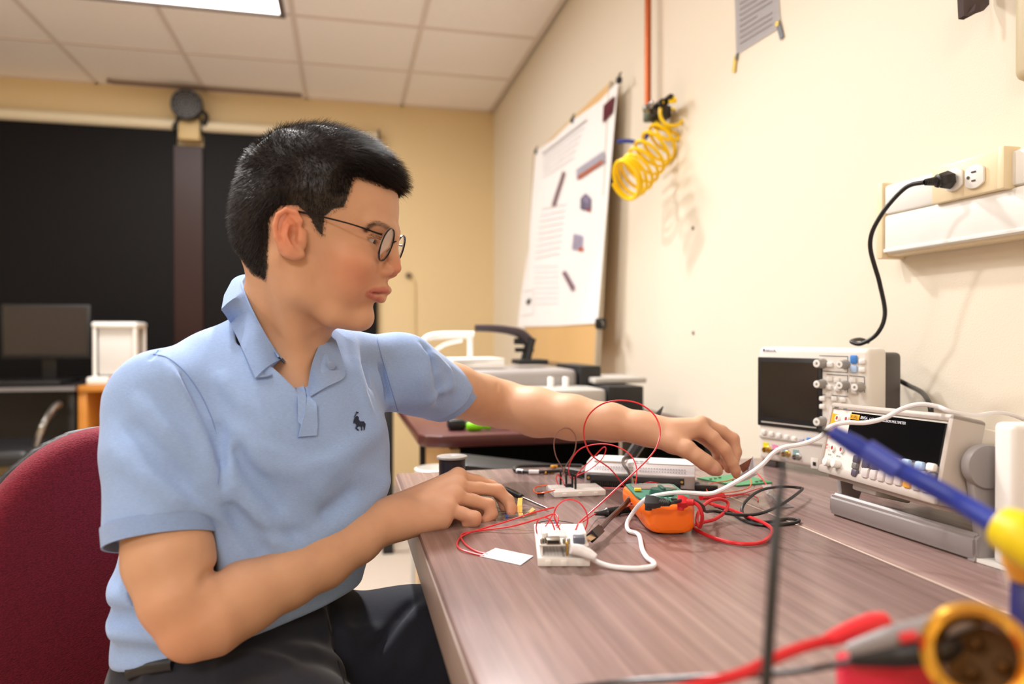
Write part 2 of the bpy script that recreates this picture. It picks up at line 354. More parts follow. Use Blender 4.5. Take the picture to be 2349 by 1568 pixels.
# black power cord plugged in, looping to behind the oscilloscope
pd = Vector((-1, .35, -.05)).normalized()
t = thing('power_cord', 'black power cord plugged into the wall outlet and looping down behind the oscilloscope', 'cord', rc1 + Vector((-.004, 0, 0)))
def prel(p): return p - t.location
tipp = D(2120, 418, 1.115)
bm = BM(); ax0 = Vector((-.002, 0, 0)); e = prel(tipp); u = e.normalized()
sweep(bm, [ax0, ax0+u*.004, e*.45, e*.5], [.0125, .0145, .011, .0085], seg=6, sm=False); sweep(bm, [e*.5, e*.55, e*.58], [.0105, .0105, .008], sm=False)
for k in range(5): cyl(bm, e*(.62+.075*k), .0068-.0004*k, .0035, frame((0, 0, 0), u.orthogonal(), u.cross(u.orthogonal())).to_3x3())
sweep(bm, [e*.5, e], [.0055, .004], sm=False); obj('plug', bm, m_black, t)
pts = [tipp, D(2075, 432, 1.14), D(2020, 495, 1.17), D(1996, 560, 1.19), D(2018, 650, 1.2), D(2030, 720, 1.22), D(2012, 765, 1.24), D(1975, 788, 1.26), D(1953, 783, 1.28), D(1972, 778, 1.30), D(1992, 784, 1.31)]
bm = BM(); sweep(bm, [prel(p) for p in pts], .0036, seg=10, n=10); obj('cord', bm, mat('black_rubber', (20, 20, 22), .35), t)
# dark cabinet pull / bracket high at the right
c = onx(2215, 20, WX-.05)
t = thing('wall_bracket', 'dark grey slotted steel bracket high on the right wall', 'bracket', onx(2225, 20, WX))
def wb(px, py, x): p = onx(px, py, WX-x); return p - t.location
bm = BM(); 
L = [wb(2193, -60, .06), wb(2198, 44, .06), wb(2232, 26, .045), wb(2250, 10, .03), wb(2252, -60, .03)]
for a_, b_ in ((0, 1),): pass
def slab(bm, pts, th, nrm=Vector((-1, 0, 0))):
    v0 = [bm.verts.new(p) for p in pts]; v1 = [bm.verts.new(p - nrm*th) for p in pts]; n = len(pts)
    bm.faces.new(v0); bm.faces.new(v1[::-1])
    for i in range(n): bm.faces.new((v0[i], v1[i], v1[(i+1) % n], v0[(i+1) % n]))
slab(bm, [wb(2193, -60, .06), wb(2198, 44, .06), wb(2211, 36, .055), wb(2209, -60, .055)], .01)
slab(bm, [wb(2211, 36, .055), wb(2198, 44, .06), wb(2236, 24, .04), wb(2238, 8, .04), wb(2222, 28, .045)], .01)
slab(bm, [wb(2220, -60, .045), wb(2222, 28, .045), wb(2238, 22, .035), wb(2251, 8, .02), wb(2252, -60, .02)], .015)
bmesh.ops.recalc_face_normals(bm, faces=bm.faces[:]); obj('bracket_plate', bm, mat('bracket_dark', (78, 66, 70), .5), t)
bm = BM(); c = onx(2349, 20, WX-.03); box(bm, (0, 0, .06), (.03, .05, .2), .024, seg=4)
tag(obj('wall_hook', bm, mat('tan_plastic', (200, 186, 152), .5), loc=(WX-.015, c.y-.004, c.z-.04-.02)), 'tan rounded holder on the right wall at the picture edge', 'holder')
# ---------------------------------------------------------------- background furniture
m_pale = mat('pale_wood', (214, 176, 124), .45, var=.06, vscale=6)
m_orange = mat('orange_wood', (196, 128, 52), .4, var=.08, vscale=5)
m_cherry = mat('cherry_laminate', (84, 44, 42), .3, var=.06, vscale=10)
m_darkdesk = mat('dark_desk', (38, 34, 36), .3)
m_lgrey = mat('light_grey_plastic', (186, 182, 176), .45)
m_mgrey = mat('mid_grey_plastic', (120, 116, 116), .5)
def desk_left():
    d0 = T(-60, 868); yf = 3.86
    x1 = ony(172, 870, yf).x; x0 = LXW+.3
    t = thing('dark_desk', 'dark computer desk at far left in front of the blind', 'desk', ((x0+x1)/2, (yf+4.6)/2, 0))
    w = x1-x0
    bm = BM(); box(bm, (0, 0, .735), (w, .74, .03), .006); obj('desk_top', bm, m_darkdesk, t)
    bm = BM(); box(bm, (0, -.372, .735), (w, .006, .018)); obj('edge_band', bm, m_mgrey, t)
    for s in (-1, 1):
        bm = BM(); box(bm, (s*(w/2-.03), 0, .36), (.03, .66, .72), .004); obj('side_panel', bm, m_black, t)
    bm = BM(); box(bm, (0, .2, .5), (w-.1, .02, .42)); obj('back_panel', bm, m_black, t)
    c = ony(100, 760, 4.1)
    t = thing('computer_monitor', 'black wide monitor switched off on the dark desk at the far left', 'monitor', (c.x, 4.15, .75))
    zc = c.z-.75; W_ = (ony(203, 760, 4.1)-ony(-5, 760, 4.1)).length; H_ = ony(100, 697, 4.1).z-ony(100, 823, 4.1).z
    bm = BM(); box(bm, (0, 0, zc), (W_, .035, H_), .006); obj('monitor_case', bm, m_black, t)
    bm = BM(); box(bm, (0, -.0185, zc+.005), (W_-.03, .002, H_-.035)); obj('screen', bm, mat('screen_off', (48, 42, 40), .25), t)
    bm = BM(); box(bm, (0, .03, zc*.5), (.07, .025, zc), .006); obj('stand', bm, m_black, t)
    bm = BM(); box(bm, (0, .02, .008), (.24, .17, .014), .006); obj('foot', bm, m_black, t)
    bm = BM(); box(bm, (0, 0, .01), (.4, .14, .016), .004)
    tag(obj('keyboard', bm, m_black, loc=(ony(40, 862, 3.95).x, 3.97, .751)), 'black keyboard on the dark desk below the monitor', 'keyboard')
    # small white machine on an orange wooden cabinet
    c = ony(264, 870, 4.0); t = thing('white_enclosure', 'white box-shaped desktop machine beside the monitor on the orange cabinet', 'machine', (c.x+.01, 4.05, .745))
    w = .2; h = .27
    bm = BM(); box(bm, (0, 0, .02), (.25, .22, .04), .01); obj('base', bm, m_white, t)
    bm = BM(); box(bm, (0, 0, h/2+.04), (w*.82, .15, h*.94), .01); obj('body', bm, mat('frosted', (214, 212, 208), .5), t)
    bm = BM(); box(bm, (0, 0, h+.03), (w+.01, .2, .03), .012); obj('top_cover', bm, m_white, t)
    for sx in (-1, 1):
        for sy in (-1, 1):
            bm = BM(); cyl(bm, (sx*w*.46, sy*.085, h/2+.03), .009, h); obj('corner_post', bm, m_white, t)
    bm = BM(); sweep(bm, [(-.02, -.118, .03), (.03, -.125, .045), (.07, -.118, .03)], .006); obj('cable_clip', bm, mat('soft_red', (210, 120, 110), .5), t)
    x0 = ony(180, 880, 3.92).x; x1 = x0+.75
    t = thing('wooden_cabinet', 'orange-brown wooden cabinet at the end of the dark desk', 'cabinet', ((x0+x1)/2, 4.15, 0))
    w = x1-x0
    bm = BM(); box(bm, (0, 0, .73), (w, .5, .03), .003); obj('cabinet_top', bm, m_orange, t)
    for s in (-1, 1):
        bm = BM(); box(bm, (s*(w/2-.02), 0, .36), (.04, .48, .71), .003); obj('side_panel', bm, m_orange, t)
    bm = BM(); box(bm, (0, .22, .36), (w-.08, .02, .7)); obj('back_panel', bm, m_orange, t)
    bm = BM(); box(bm, (0, 0, .35), (w-.08, .44, .02)); obj('shelf', bm, m_orange, t)
    # dark office chair part at left edge
    c = ony(8, 925, 3.5); t = thing('office_chair', 'dark office chair with a chrome arm at the far left edge', 'chair', (c.x-.1, 3.55, 0))
    bm = BM(); box(bm, (-.02, .1, .47), (.48, .46, .07), .03, seg=3); obj('seat', bm, m_black, t)
    bm = BM(); cyl(bm, (-.02, .1, .28), .025, .34); obj('gas_post', bm, m_black, t)
    for k in range(5):
        q = k*2*math.pi/5+.3; bm = BM(); sweep(bm, [(-.02, .1, .1), (-.02+.27*math.cos(q), .1+.27*math.sin(q), .06)], .018); cyl(bm, (-.02+.27*math.cos(q), .1+.27*math.sin(q), .026), .025, .02, (math.pi/2, 0, q)); obj('leg', bm, m_black, t)
    bm = BM(); sweep(bm, [(.2, .0, .5), (.24, -.02, .6), (.235, .1, .66), (.2, .28, .66), (.1, .33, .55)], .014); obj('armrest', bm, m_metal, t, label='chrome armrest')
    # loose cables on the floor under the desk
    for k, (px, lab) in enumerate(((20, 'thin black cable loop on the floor under the dark desk, at the picture edge'), (88, 'thin black cable loop on the floor under the dark desk, nearer the orange cabinet'))):
        c = onz(px, 1120, 0)
        q = ony(px, 1040, 4.5)
        cable('floor_cable', lab, 'cable', [Vector((q.x-.05, 4.5, .5)), Vector((q.x-.06, 4.48, .3)), Vector((q.x-.03, 4.46, .2)), Vector((q.x+.03, 4.45, .17)), Vector((q.x+.1, 4.46, .22)), Vector((q.x+.12, 4.5, .4))], .008, m_black, group=None)
desk_left()
# cherry side desk behind the bench
DX0 = .17; DYF = 1.72
t = thing('cherry_desk', 'dark cherry side desk behind the work table holding the large printer', 'desk', ((DX0+WX)/2, DYF, 0))
w = WX-DX0-.01; dl = .78
bm = BM(); pts = [(-w/2+.05, 0), (w/2, 0), (w/2, dl), (-w/2, dl), (-w/2, .05), (-w/2+.015, .015)]
prism(bm, pts, .03, Matrix.Translation((0, 0, .72)), .006); obj('desk_top', bm, m_cherry, t)
bm = BM(); box(bm, (-w/2+.09, .34, .355), (.025, .6, .71), .002); obj('side_panel', bm, m_pale, t, label='pale wooden side panel')
bm = BM(); box(bm, (w/2-.02, .34, .355), (.025, .6, .71)); obj('side_panel', bm, m_black, t)
bm = BM(); box(bm, (0, .6, .36), (w-.12, .02, .7)); obj('back_panel', bm, mat('deep_black', (12, 11, 12), .8), t)
# black box + small white tub below the desk
bm = BM(); box(bm, (0, 0, .22), (.46, .3, .44), .02); tag(obj('computer_tower', bm, m_black, loc=(.62, 2.0, 0)), 'black computer case on the floor under the cherry desk', 'computer')
bm = BM(); lathe(bm, [(.04, 0), (.05, .11), (.046, .112), (.036, .006)]); 
c = ony(1003, 1075, 1.62); tag(obj('white_tub', bm, m_white, loc=(c.x, 1.63, max(.0, c.z-.11))), 'small white tub beyond the spool under the cherry desk edge', 'tub')
tb = C.objects['white_tub']
bm = BM(); cyl(bm, (0, 0, tb.location.z/2), .06, tb.location.z-.002, bev=.004); tag(obj('round_bin', bm, m_lgrey, loc=(c.x, 1.63, 0)), 'round grey bin on the floor carrying the small white tub', 'bin')
# black tilted folder tray under the desk front
a, b_ = D(1070, 1050, 1.5), D(1340, 1050, 1.5)
t = thing('black_tray', 'black plastic tray behind the solder spool under the cherry desk', 'tray', ((a.x+b_.x)/2, 1.52, .56))
bm = BM(); box(bm, (0, 0, .14), (.27, .16, .02), .008, rot=(.0, .15, 0)); box(bm, (-.1, 0, .05), (.1, .16, .1), .02); obj('tray_body', bm, m_black, t)
bm = BM(); box(bm, (.04, 0, -.28), (.2, .14, .56), .01); obj('pedestal', bm, m_black, t)
bm = BM(); box(bm, (.02, -.07, .1), (.16, .004, .05), .002, rot=(0, -.5, 0)); obj('grey_flap', bm, m_mgrey, t)
# things on the cherry desk
c = onz(1047, 982, .75)
bm = BM(); box(bm, (-.005, 0, .014), (.045, .04, .027), .008); tag(obj('black_gadget', bm, m_black, loc=(c.x, 1.82, .7505)), 'small black gadget on the cherry desk left of the green screwdriver', 'gadget')
t = thing('green_screwdriver', 'short screwdriver with lime green handle lying on the cherry desk', 'screwdriver', (onz(1112, 988, .76).x, 1.79, .762))
RY = Euler((0, math.pi/2, .1)).to_matrix().to_4x4()
bm = BM(); lathe(bm, [(.0, -.032), (.009, -.03), (.0115, -.02), (.0115, .002), (.007, .012), (.0095, .02), (.0095, .03), (0, .032)], RY); obj('handle', bm, mat('lime', (132, 226, 18), .4), t)
bm = BM(); cyl(bm, (.055, .0055, -.0), .006, .05, Euler((0, math.pi/2, .1))); obj('shaft', bm, m_black, t)
# wide-format printer in two tiers
xa = ony(1030, 850, 2.15).x; xb = ony(1375, 850, 2.0).x
t = thing('large_format_printer', 'long grey wide-format printer with black end caps on the cherry desk', 'printer', (0, 0, .75))
x1 = ony(1330, 860, 2.02).x; x2 = ony(1378, 860, 2.02).x; zt = ony(1350, 843, 2.02).z-.75
bm = BM(); box(bm, ((xa+x1)/2, 2.21, zt-.05), (x1-xa, .36, .09), .02, seg=3); obj('upper_cover', bm, mat('printer_silver', (158, 152, 150), .3), t)
bm = BM(); box(bm, ((x1+x2)/2, 2.14, zt-.045), (x2-x1, .25, .1), .004); obj('end_cap', bm, m_black, t, label='black end cap of the upper cover')
y3 = 1.86; x3 = ony(1396, 900, y3).x; x4 = ony(1477, 900, y3).x; zt2 = ony(1440, 886, y3).z-.75
bm = BM(); box(bm, ((xa-.02+x3)/2, y3+.16, zt2/2-.002), (x3-xa+.02, .3, zt2-.01), .012); obj('lower_body', bm, m_lgrey, t)
bm = BM(); box(bm, ((x3+x4)/2, y3+.15, zt2/2), (x4-x3, .3, zt2), .004); obj('end_cap', bm, m_black, t, label='black end cap of the lower body')
bm = BM(); box(bm, ((x3+.05+x4)/2, y3+.2, zt2+.01), (.16, .2, .016), .004); obj('paper_tray', bm, m_lgrey, t)
c = ony(1290, 865, 2.0); 
for k in range(2):
    bm = BM(); box(bm, (x1-.05-.045*k, 2.0, zt-.06), (.012, .03, .07), .003); obj('latch', bm, m_white, t)
# heavy hole punch on the printer
zp = .75+zt; yq = 2.24
def Q(px, py): p = ony(px, py, yq); return p
c = Q(1190, 832); t = thing('hole_punch', 'heavy black lever hole punch standing on the printer', 'hole punch', (c.x, yq, zp-.004))
def ql(px, py, dy=0.): p = Q(px, py) - t.location; return Vector((p.x, dy, max(p.z, .004)))
bm = BM()
for dy in (-.018, .018): sweep(bm, [ql(1218, 775, dy), ql(1212, 800, dy), ql(1205, 829, dy)], [.013, .012, .013], seg=8)
sweep(bm, [ql(1180, 802, -.01), ql(1222, 802, -.01)], .007); sweep(bm, [ql(1180, 782, 0), ql(1224, 784, 0)], .01); obj('frame', bm, m_black, t)
bm = BM(); sweep(bm, [ql(1090, 752), ql(1130, 753), ql(1165, 757), ql(1195, 765), ql(1214, 782)], [.011, .012, .013, .016, .017], seg=10); obj('lever', bm, mat('punch_dark', (58, 48, 54), .4), t)
bm = BM(); box(bm, ql(1215, 829), (.1, .1, .016), .005); obj('base', bm, m_black, t)
# white tubular rack + papers
t = thing('wire_rack', 'white tubular rack behind the man on the printer', 'rack', (Q(1020, 830).x, 2.2, zp-.006))
def rl(px, py, dy=0.): p = ony(px, py, 2.2) - t.location; return Vector((p.x, dy, max(p.z, .008)))
bm = BM(); sweep(bm, [rl(955, 830), rl(962, 800), rl(978, 775), rl(1010, 767), rl(1087, 766)], .009); sweep(bm, [rl(1078, 767), rl(1079, 832)], .009)
sweep(bm, [rl(955, 830, .1), rl(962, 802, .1), rl(980, 780, .1), rl(1040, 772, .1), rl(1085, 772, .1)], .007); sweep(bm, [rl(985, 815), rl(1020, 790), rl(1060, 780)], .006); obj('tube_frame', bm, m_white, t)
bm = BM()
box(bm, (0, 0, .011), (.19, .15, .02), .002); box(bm, (.01, -.01, .027), (.16, .13, .01), .002, rot=(0, 0, .15)); 
tag(obj('paper_stack', bm, m_white, loc=(ony(1075, 826, 2.16).x, 2.16, zp-.004)), 'stack of white papers on the printer left of the hole punch', 'papers')
# leaning presentation board with poster
bb = ony(1368, 838, 2.5); XB = .905; z0 = .875; z1 = 1.925; ytilt = math.atan2(WX-.02-XB, z1-z0)
t = thing('presentation_board', 'tall wooden backing board leaning against the right wall', 'board', (XB, 2.5, z0)); t.rotation_euler = (0, ytilt, 0)
BH = (z1-z0)/math.cos(ytilt); BW = 1.1
bm = BM(); box(bm, (.0, BW/2, BH/2), (.012, BW, BH), .001); obj('panel', bm, mat('board_wood', (226, 186, 128), .4, var=.04), t)
bm = BM()
bm.free()
for (y, h_) in ((.005, BH), (BW-.005, BH)): bm = BM(); box(bm, (0, y, h_/2), (.022, .014, h_), .003); obj('edge_trim', bm, mat('board_trim', (196, 184, 164), .4), t)
Mw = Matrix.Translation(t.location) @ Euler((0, ytilt, 0)).to_matrix().to_4x4(); Mi = Mw.inverted()
def bp(px, py, off=0.):
    n = Mw.to_3x3() @ Vector((1, 0, 0)); p0 = Vector(t.location) - n*(.007+off); v = ray(px, py); s = (p0-CO).dot(n)/v.dot(n); return CO+v*s
po = thing('research_poster', 'large white printed poster clipped to the leaning wooden board', 'poster', bp(1300, 745, .002)); po.rotation_euler = (0, ytilt, 0)
Pi = (Matrix.Translation(po.location) @ Euler((0, ytilt, 0)).to_matrix().to_4x4()).inverted()
def pp(px, py, off=.002): return Pi @ bp(px, py, off)
def quad(bm, pts): bm.faces.new([bm.verts.new(p) for p in pts])
bm = BM(); ou = [(1418, 186), (1375, 232), (1314, 275), (1270, 318), (1228, 347), (1222, 430), (1212, 570), (1195, 680), (1187, 749), (1280, 747), (1371, 741), (1385, 560), (1402, 370)]
f = [bm.verts.new(pp(x, y, .003+.004*((i*7) % 3)/3)) for i, (x, y) in enumerate(ou)]; cv = bm.verts.new(pp(1310, 500, .004))
for i in range(len(f)): bm.faces.new((f[i], f[(i+1) % len(f)], cv))
bmesh.ops.recalc_face_normals(bm, faces=bm.faces[:]); bmesh.ops.solidify(bm, geom=bm.faces[:], thickness=.0008); obj('sheet', bm, mat('poster_white', (248, 247, 248), .6), po)
O_ = .0095
def patch(name, pts, col, lab=None):
    bm = BM(); quad(bm, [pp(x, y, O_) for x, y in pts]); bmesh.ops.solidify(bm, geom=bm.faces[:], thickness=.0006); return obj(name, bm, mat('print_%d_%d_%d' % col, col, .7), po, label=lab)
patch('printed_square', [(1384, 242), (1409, 219), (1404, 258), (1382, 282)], (128, 52, 66), 'dark red printed square')
patch('printed_figure', [(1322, 388), (1385, 345), (1388, 372), (1322, 413)], (218, 216, 228), 'pale grey chart panel')
O_ = .0105
patch('printed_figure', [(1326, 403), (1383, 365), (1383, 373), (1326, 412)], (232, 132, 92), 'orange stripe of the chart')
patch('printed_figure', [(1264, 472), (1290, 392), (1296, 395), (1273, 472)], (180, 156, 162), 'slim slanting printed bar')
patch('printed_figure', [(1331, 480), (1331, 455), (1343, 443), (1354, 455), (1353, 484)], (146, 138, 168), 'violet printed block')
patch('printed_figure', [(1311, 572), (1316, 535), (1336, 540), (1333, 572)], (206, 200, 220), 'pale violet printed block')
patch('printed_figure', [(1288, 625), (1296, 620), (1318, 658), (1311, 668)], (176, 150, 162), 'slanting printed block near the bottom')
O_ = .0115
patch('printed_figure', [(1326, 570), (1337, 566), (1336, 574), (1326, 576)], (226, 112, 82), 'small red printed mark'); patch('printed_figure', [(1346, 478), (1353, 476), (1353, 484), (1346, 485)], (206, 96, 84), 'small red printed corner')
patch('printed_figure', [(1206, 692), (1215, 682), (1216, 690), (1210, 700)], (60, 60, 62), 'small dark printed symbol')
bm = BM()
def ln(x0, y0, x1, y1, r=.0022): sweep(bm, [pp(x0, y0, .0098), pp(x1, y1, .0098)], r, seg=4, sm=False)
for k in range(6): ln(1245, 352+k*11, 1345-6*k, 275+k*13+6*k*.7, .0016 if k else .004)
for k in range(9): ln(1242-2*k, 480+k*14, 1298-2*k, 468+k*14, .0014)
for k in range(8): ln(1225, 612+k*12, 1280, 610+k*12, .001)
for a_, b_ in (((1200, 668), (1224, 664)), ((1224, 664), (1222, 720)), ((1196, 724), (1222, 720))): ln(*a_, *b_, .0014)
obj('text_lines', bm, mat('ink_soft', (208, 204, 210), .8), po)
for i, (px, py) in enumerate(((1420, 184), (1314, 276), (1230, 348))):
    c = bp(px, py, .006); bm = BM(); box(bm, (0, 0, 0), (.02, .022, .022), .006); sweep(bm, [(0, 0, .01), (.004, -.012, .024), (.004, .012, .024), (0, 0, .01)], .0018)
    tag(obj('binder_clip', bm, m_black, loc=c), ['black clip on the near top corner of the board', 'black clip midway along the poster top', 'black clip on the far top corner of the poster'][i], 'clip', group='clips holding the poster')
c = bp(1378, 742, .004); t = thing('binder_clip', 'large black binder clip on the side of the board at the poster bottom', 'clip', c, group='clips holding the poster')
bm = BM(); box(bm, (.0, -.0, 0), (.035, .04, .04), .008); obj('clip_body', bm, m_black, t)
bm = BM(); sweep(bm, [(-.008, -.02, .012), (-.012, -.045, .008), (-.008, -.045, -.008), (-.002, -.02, -.012)], .002); obj('clip_handle', bm, m_metal, t)
# far right-hand easel foot / brown cabinet strip visible behind the bench at left: metal table legs
bm = BM(); box(bm, (0, 0, .35), (.05, .05, .7), .005)
c = onz(925, 1160, .3); tag(obj('metal_upright', bm, m_black, loc=(.19, 3.32, 0)), 'dark metal upright on the floor beyond the near end of the work table', 'post')
# ---------------------------------------------------------------- work table
def wood_mat():
    m = bpy.data.materials.new('grey_woodgrain'); m.use_nodes = True; nt = m.node_tree; b = nt.nodes['Principled BSDF']
    tc = nt.nodes.new('ShaderNodeTexCoord'); mp = nt.nodes.new('ShaderNodeMapping'); mp.inputs['Scale'].default_value = (60, 1.8, 60)
    n1 = nt.nodes.new('ShaderNodeTexNoise'); n1.inputs['Scale'].default_value = 1.4; n1.inputs['Detail'].default_value = 7; n1.inputs['Roughness'].default_value = .62
    mp2 = nt.nodes.new('ShaderNodeMapping'); mp2.inputs['Scale'].default_value = (160, 3.5, 100)
    n2 = nt.nodes.new('ShaderNodeTexNoise'); n2.inputs['Scale'].default_value = 1.3; n2.inputs['Detail'].default_value = 4
    cr = nt.nodes.new('ShaderNodeValToRGB'); e = cr.color_ramp.elements
    e[0].position = .3; e[0].color = (*srgb(120, 96, 93), 1); e[1].position = .72; e[1].color = (*srgb(158, 131, 126), 1)
    e.new(.5).color = (*srgb(140, 114, 109), 1)
    mx = nt.nodes.new('ShaderNodeMix'); mx.data_type = 'RGBA'; mx.blend_type = 'MULTIPLY'; mx.inputs[0].default_value = .25
    cr2 = nt.nodes.new('ShaderNodeValToRGB'); cr2.color_ramp.elements[0].position = .35; cr2.color_ramp.elements[0].color = (.55, .53, .52, 1); cr2.color_ramp.elements[1].position = .6
    L = nt.links.new
    L(tc.outputs['Object'], mp.inputs[0]); L(mp.outputs[0], n1.inputs[0]); L(n1.outputs[0], cr.inputs[0])
    L(tc.outputs['Object'], mp2.inputs[0]); L(mp2.outputs[0], n2.inputs[0]); L(n2.outputs[0], cr2.inputs[0])
    L(cr.outputs[0], mx.inputs[6]); L(cr2.outputs[0], mx.inputs[7]); L(mx.outputs[2], b.inputs['Base Color'])
    b.inputs['Roughness'].default_value = .27; b.inputs['Specular IOR Level'].default_value = .55
    return m
m_wood = wood_mat()
TX0 = .088; TX1 = WX-.004; TY1 = 1.27; TY0 = -.35; SEAM = .563
t = thing('work_table', 'grey-brown wood-grain lab table filling the right foreground', 'table', (0, 0, 0))
bm = BM(); box(bm, ((TX0+SEAM-.0015)/2, (TY0+TY1)/2, TZ-.026), (SEAM-.0015-TX0, TY1-TY0, .052), .0035); obj('tabletop', bm, m_wood, t)
bm = BM(); box(bm, ((SEAM+.0015+TX1)/2, (TY0+TY1)/2, TZ-.026), (TX1-SEAM-.0015, TY1-TY0, .052), .0035); obj('tabletop', bm, m_wood, t)
bm = BM(); box(bm, (SEAM, (TY0+TY1)/2, TZ-.004), (.0036, TY1-TY0, .0056)); obj('seam_strip', bm, mat('seam_pale', (204, 184, 172), .4), t, label='pale seam strip')
bm = BM(); box(bm, (TX0-.0012, (TY0+TY1)/2, TZ-.027), (.0024, TY1-TY0-.006, .044), .001); obj('edge_band', bm, mat('edge_taupe', (150, 130, 120), .4, var=.05, vscale=30), t)
bm = BM(); box(bm, (TX0+.33, TY1-.04, .35), (.5, .025, .69)); obj('modesty_panel', bm, m_black, t)
bm = BM(); box(bm, (TX0+.045, TY1-.11, .349), (.03, .16, .696), .002); obj('side_panel', bm, m_pale, t, label='pale wooden end panel')
# ---------------------------------------------------------------- oscilloscope
A = D(1738, 1062, 1.335); B = D(1993, 1108, 1.16); A.z = B.z = TZ+.012
xd = (B-A).normalized(); Ms = frame(A, xd, (0, 0, 1)); SW = (B-A).length; SH = .208
osc = thing('oscilloscope', 'white digital oscilloscope with dark screen and grey knobs at the back of the table', 'oscilloscope', (0, 0, 0)); osc.matrix_world = Ms
osc.location = Ms.to_translation(); osc.rotation_euler = Ms.to_euler()
def mkpl(M):
    o = M.to_translation(); n = M.to_3x3() @ Vector((0, 0, 1)); Mi_ = M.inverted()
    def f(px, py, z=0.):
        p0 = o+n*z; v = ray(px, py); s = (p0-CO).dot(n)/v.dot(n); return Mi_ @ (CO+v*s)
    return f
pl = mkpl(Ms)
m_osc = mat('scope_white', (232, 228, 222), .42, bump=.05, bscale=800); m_oscd = mat('scope_dark', (74, 68, 68), .5); m_knob = mat('knob_grey', (158, 154, 150), .4)
SD = .105
bm = BM(); box(bm, (SW/2, SH/2, -.028), (SW, SH, .056), .009, seg=3); obj('front_bezel', bm, m_osc, osc)
bm = BM(); box(bm, (SW/2, SH/2-.003, -.056-(SD-.056)/2), (SW-.006, SH-.01, SD-.05), .008, seg=3); obj('rear_case', bm, m_oscd, osc)
c0 = pl(1740, 818); c1 = pl(1872, 990)
bm = BM(); sx0, sy1, sx1, sy0 = c0.x, c0.y, c1.x+.012, c1.y
box(bm, ((sx0+sx1)/2, (sy0+sy1)/2, .001), (sx1-sx0, sy1-sy0, .004), .003); o = obj('screen_bezel', bm, mat('screen_frame', (30, 30, 33), .35), osc)
bm = BM(); box(bm, ((sx0+sx1)/2, (sy0+sy1)/2+.005, .0033), (sx1-sx0-.014, sy1-sy0-.026, .001)); obj('screen', bm, mat('lcd_off', (30, 27, 27), .2), osc)
bm = BM(); box(bm, ((sx0+sx1)/2, sy0+.0075, .0035), (sx1-sx0-.018, .0022, .001)); obj('silver_strip', bm, m_lgrey, osc)
bm = BM(); box(bm, (SW/2, .043, .0012), (SW-.01, .006, .004), .002); obj('step_ridge', bm, mat('ridge_grey', (186, 178, 172), .4), osc)
def btn(par, f, px, py, w, h, m, d=.004, label=None, name='button', z0=0.):
    c = f(px, py, z0+d); bm = BM(); box(bm, (c.x, c.y, z0+d/2), (w, h, d+.001), min(w, h)*.25); return obj(name, bm, m, par, label=label)
knobs = [(1862, 832, 1888, .0078), (1915, 834, 1940, .0072), (1864, 879, 1888, .0072), (1915, 882, 1940, .0072), (1951, 886, 1975, .0072), (1864, 965, 1888, .0078)]
for px, py, pbx, r in knobs:
    b0 = pl(pbx, py+1); bm = BM(); L_ = .019
    c = Vector((b0.x, b0.y, 0)); lathe(bm, [(0, 0), (r*1.12, 0), (r*1.12, .003), (r, .004), (r*.92, L_-.001), (r*.8, L_), (0, L_)], Matrix.Translation(c), 24); k = obj('knob', bm, m_knob, osc)
    bm = BM(); lathe(bm, [(r*.30, L_), (r*.55, L_+.0006), (r*.8, L_), (r*.8, L_-.002)], Matrix.Translation(c), 24); obj('knob_ring', bm, m_white, k)
mb_blue = mat('key_blue', (66, 134, 214), .4); mb_pale = mat('key_paleblue', (176, 204, 240), .4); m_key = mat('key_white', (236, 232, 228), .45)
btn(osc, pl, 1957, 824, .012, .014, mb_blue, label='blue key'); btn(osc, pl, 1957, 846, .012, .012, mb_pale, label='pale blue key')
for px, py in ((1976, 829), (1976, 848), (1902, 836), (1902, 869), (1900, 888), (1918, 872), (1920, 892), (1955, 872), (1957, 898), (1885, 914), (1885, 932), (1912, 914), (1932, 917), (1900, 905)):
    btn(osc, pl, px, py, .011, .0085, m_key)
for k in range(6): btn(osc, pl, 1750+k*17.5, 991+k*4, .009, .009, m_key if k < 5 else mat('key_violet', (178, 172, 186), .4))
btn(osc, pl, 1854, 1010, .008, .01, mb_blue, label='blue round key')
bm = BM()
def fln(bm, f, x0, y0, x1, y1, r=.0005, z=.0006): 
    p, q = f(x0, y0), f(x1, y1); sweep(bm, [Vector((p.x, p.y, z)), Vector((q.x, q.y, z))], r, seg=4, sm=False)
for a_ in ((1880, 815, 1945, 817), (1945, 817, 1945, 853), (1880, 850, 1945, 854), (1897, 858, 1945, 861), (1945, 861, 1945, 900), (1949, 861, 1983, 864), (1880, 904, 1945, 909), (1983, 864, 1984, 900)): fln(bm, pl, *a_)
obj('panel_lines', bm, mat('ink_navy', (66, 78, 96), .5), osc)
bm = BM(); c = pl(1757, 806); textmesh('RIGOL', .0075, Matrix.Translation((c.x, c.y, .0004)), bm); box(bm, (c.x-.004, c.y+.003, .0004), (.004, .005, .0006))
obj('brand_lettering', bm, mat('ink_blue', (90, 104, 140), .5), osc)
for s, px, py, sz in (('HORIZONTAL', 1897, 815, .0028), ('Trigger', 1915, 861, .0032), ('Multifunction', 1952, 864, .0026), ('Vertical', 1897, 908, .003)):
    pass
m_brass = mat('brass', (196, 160, 84), .3, metal=.9)
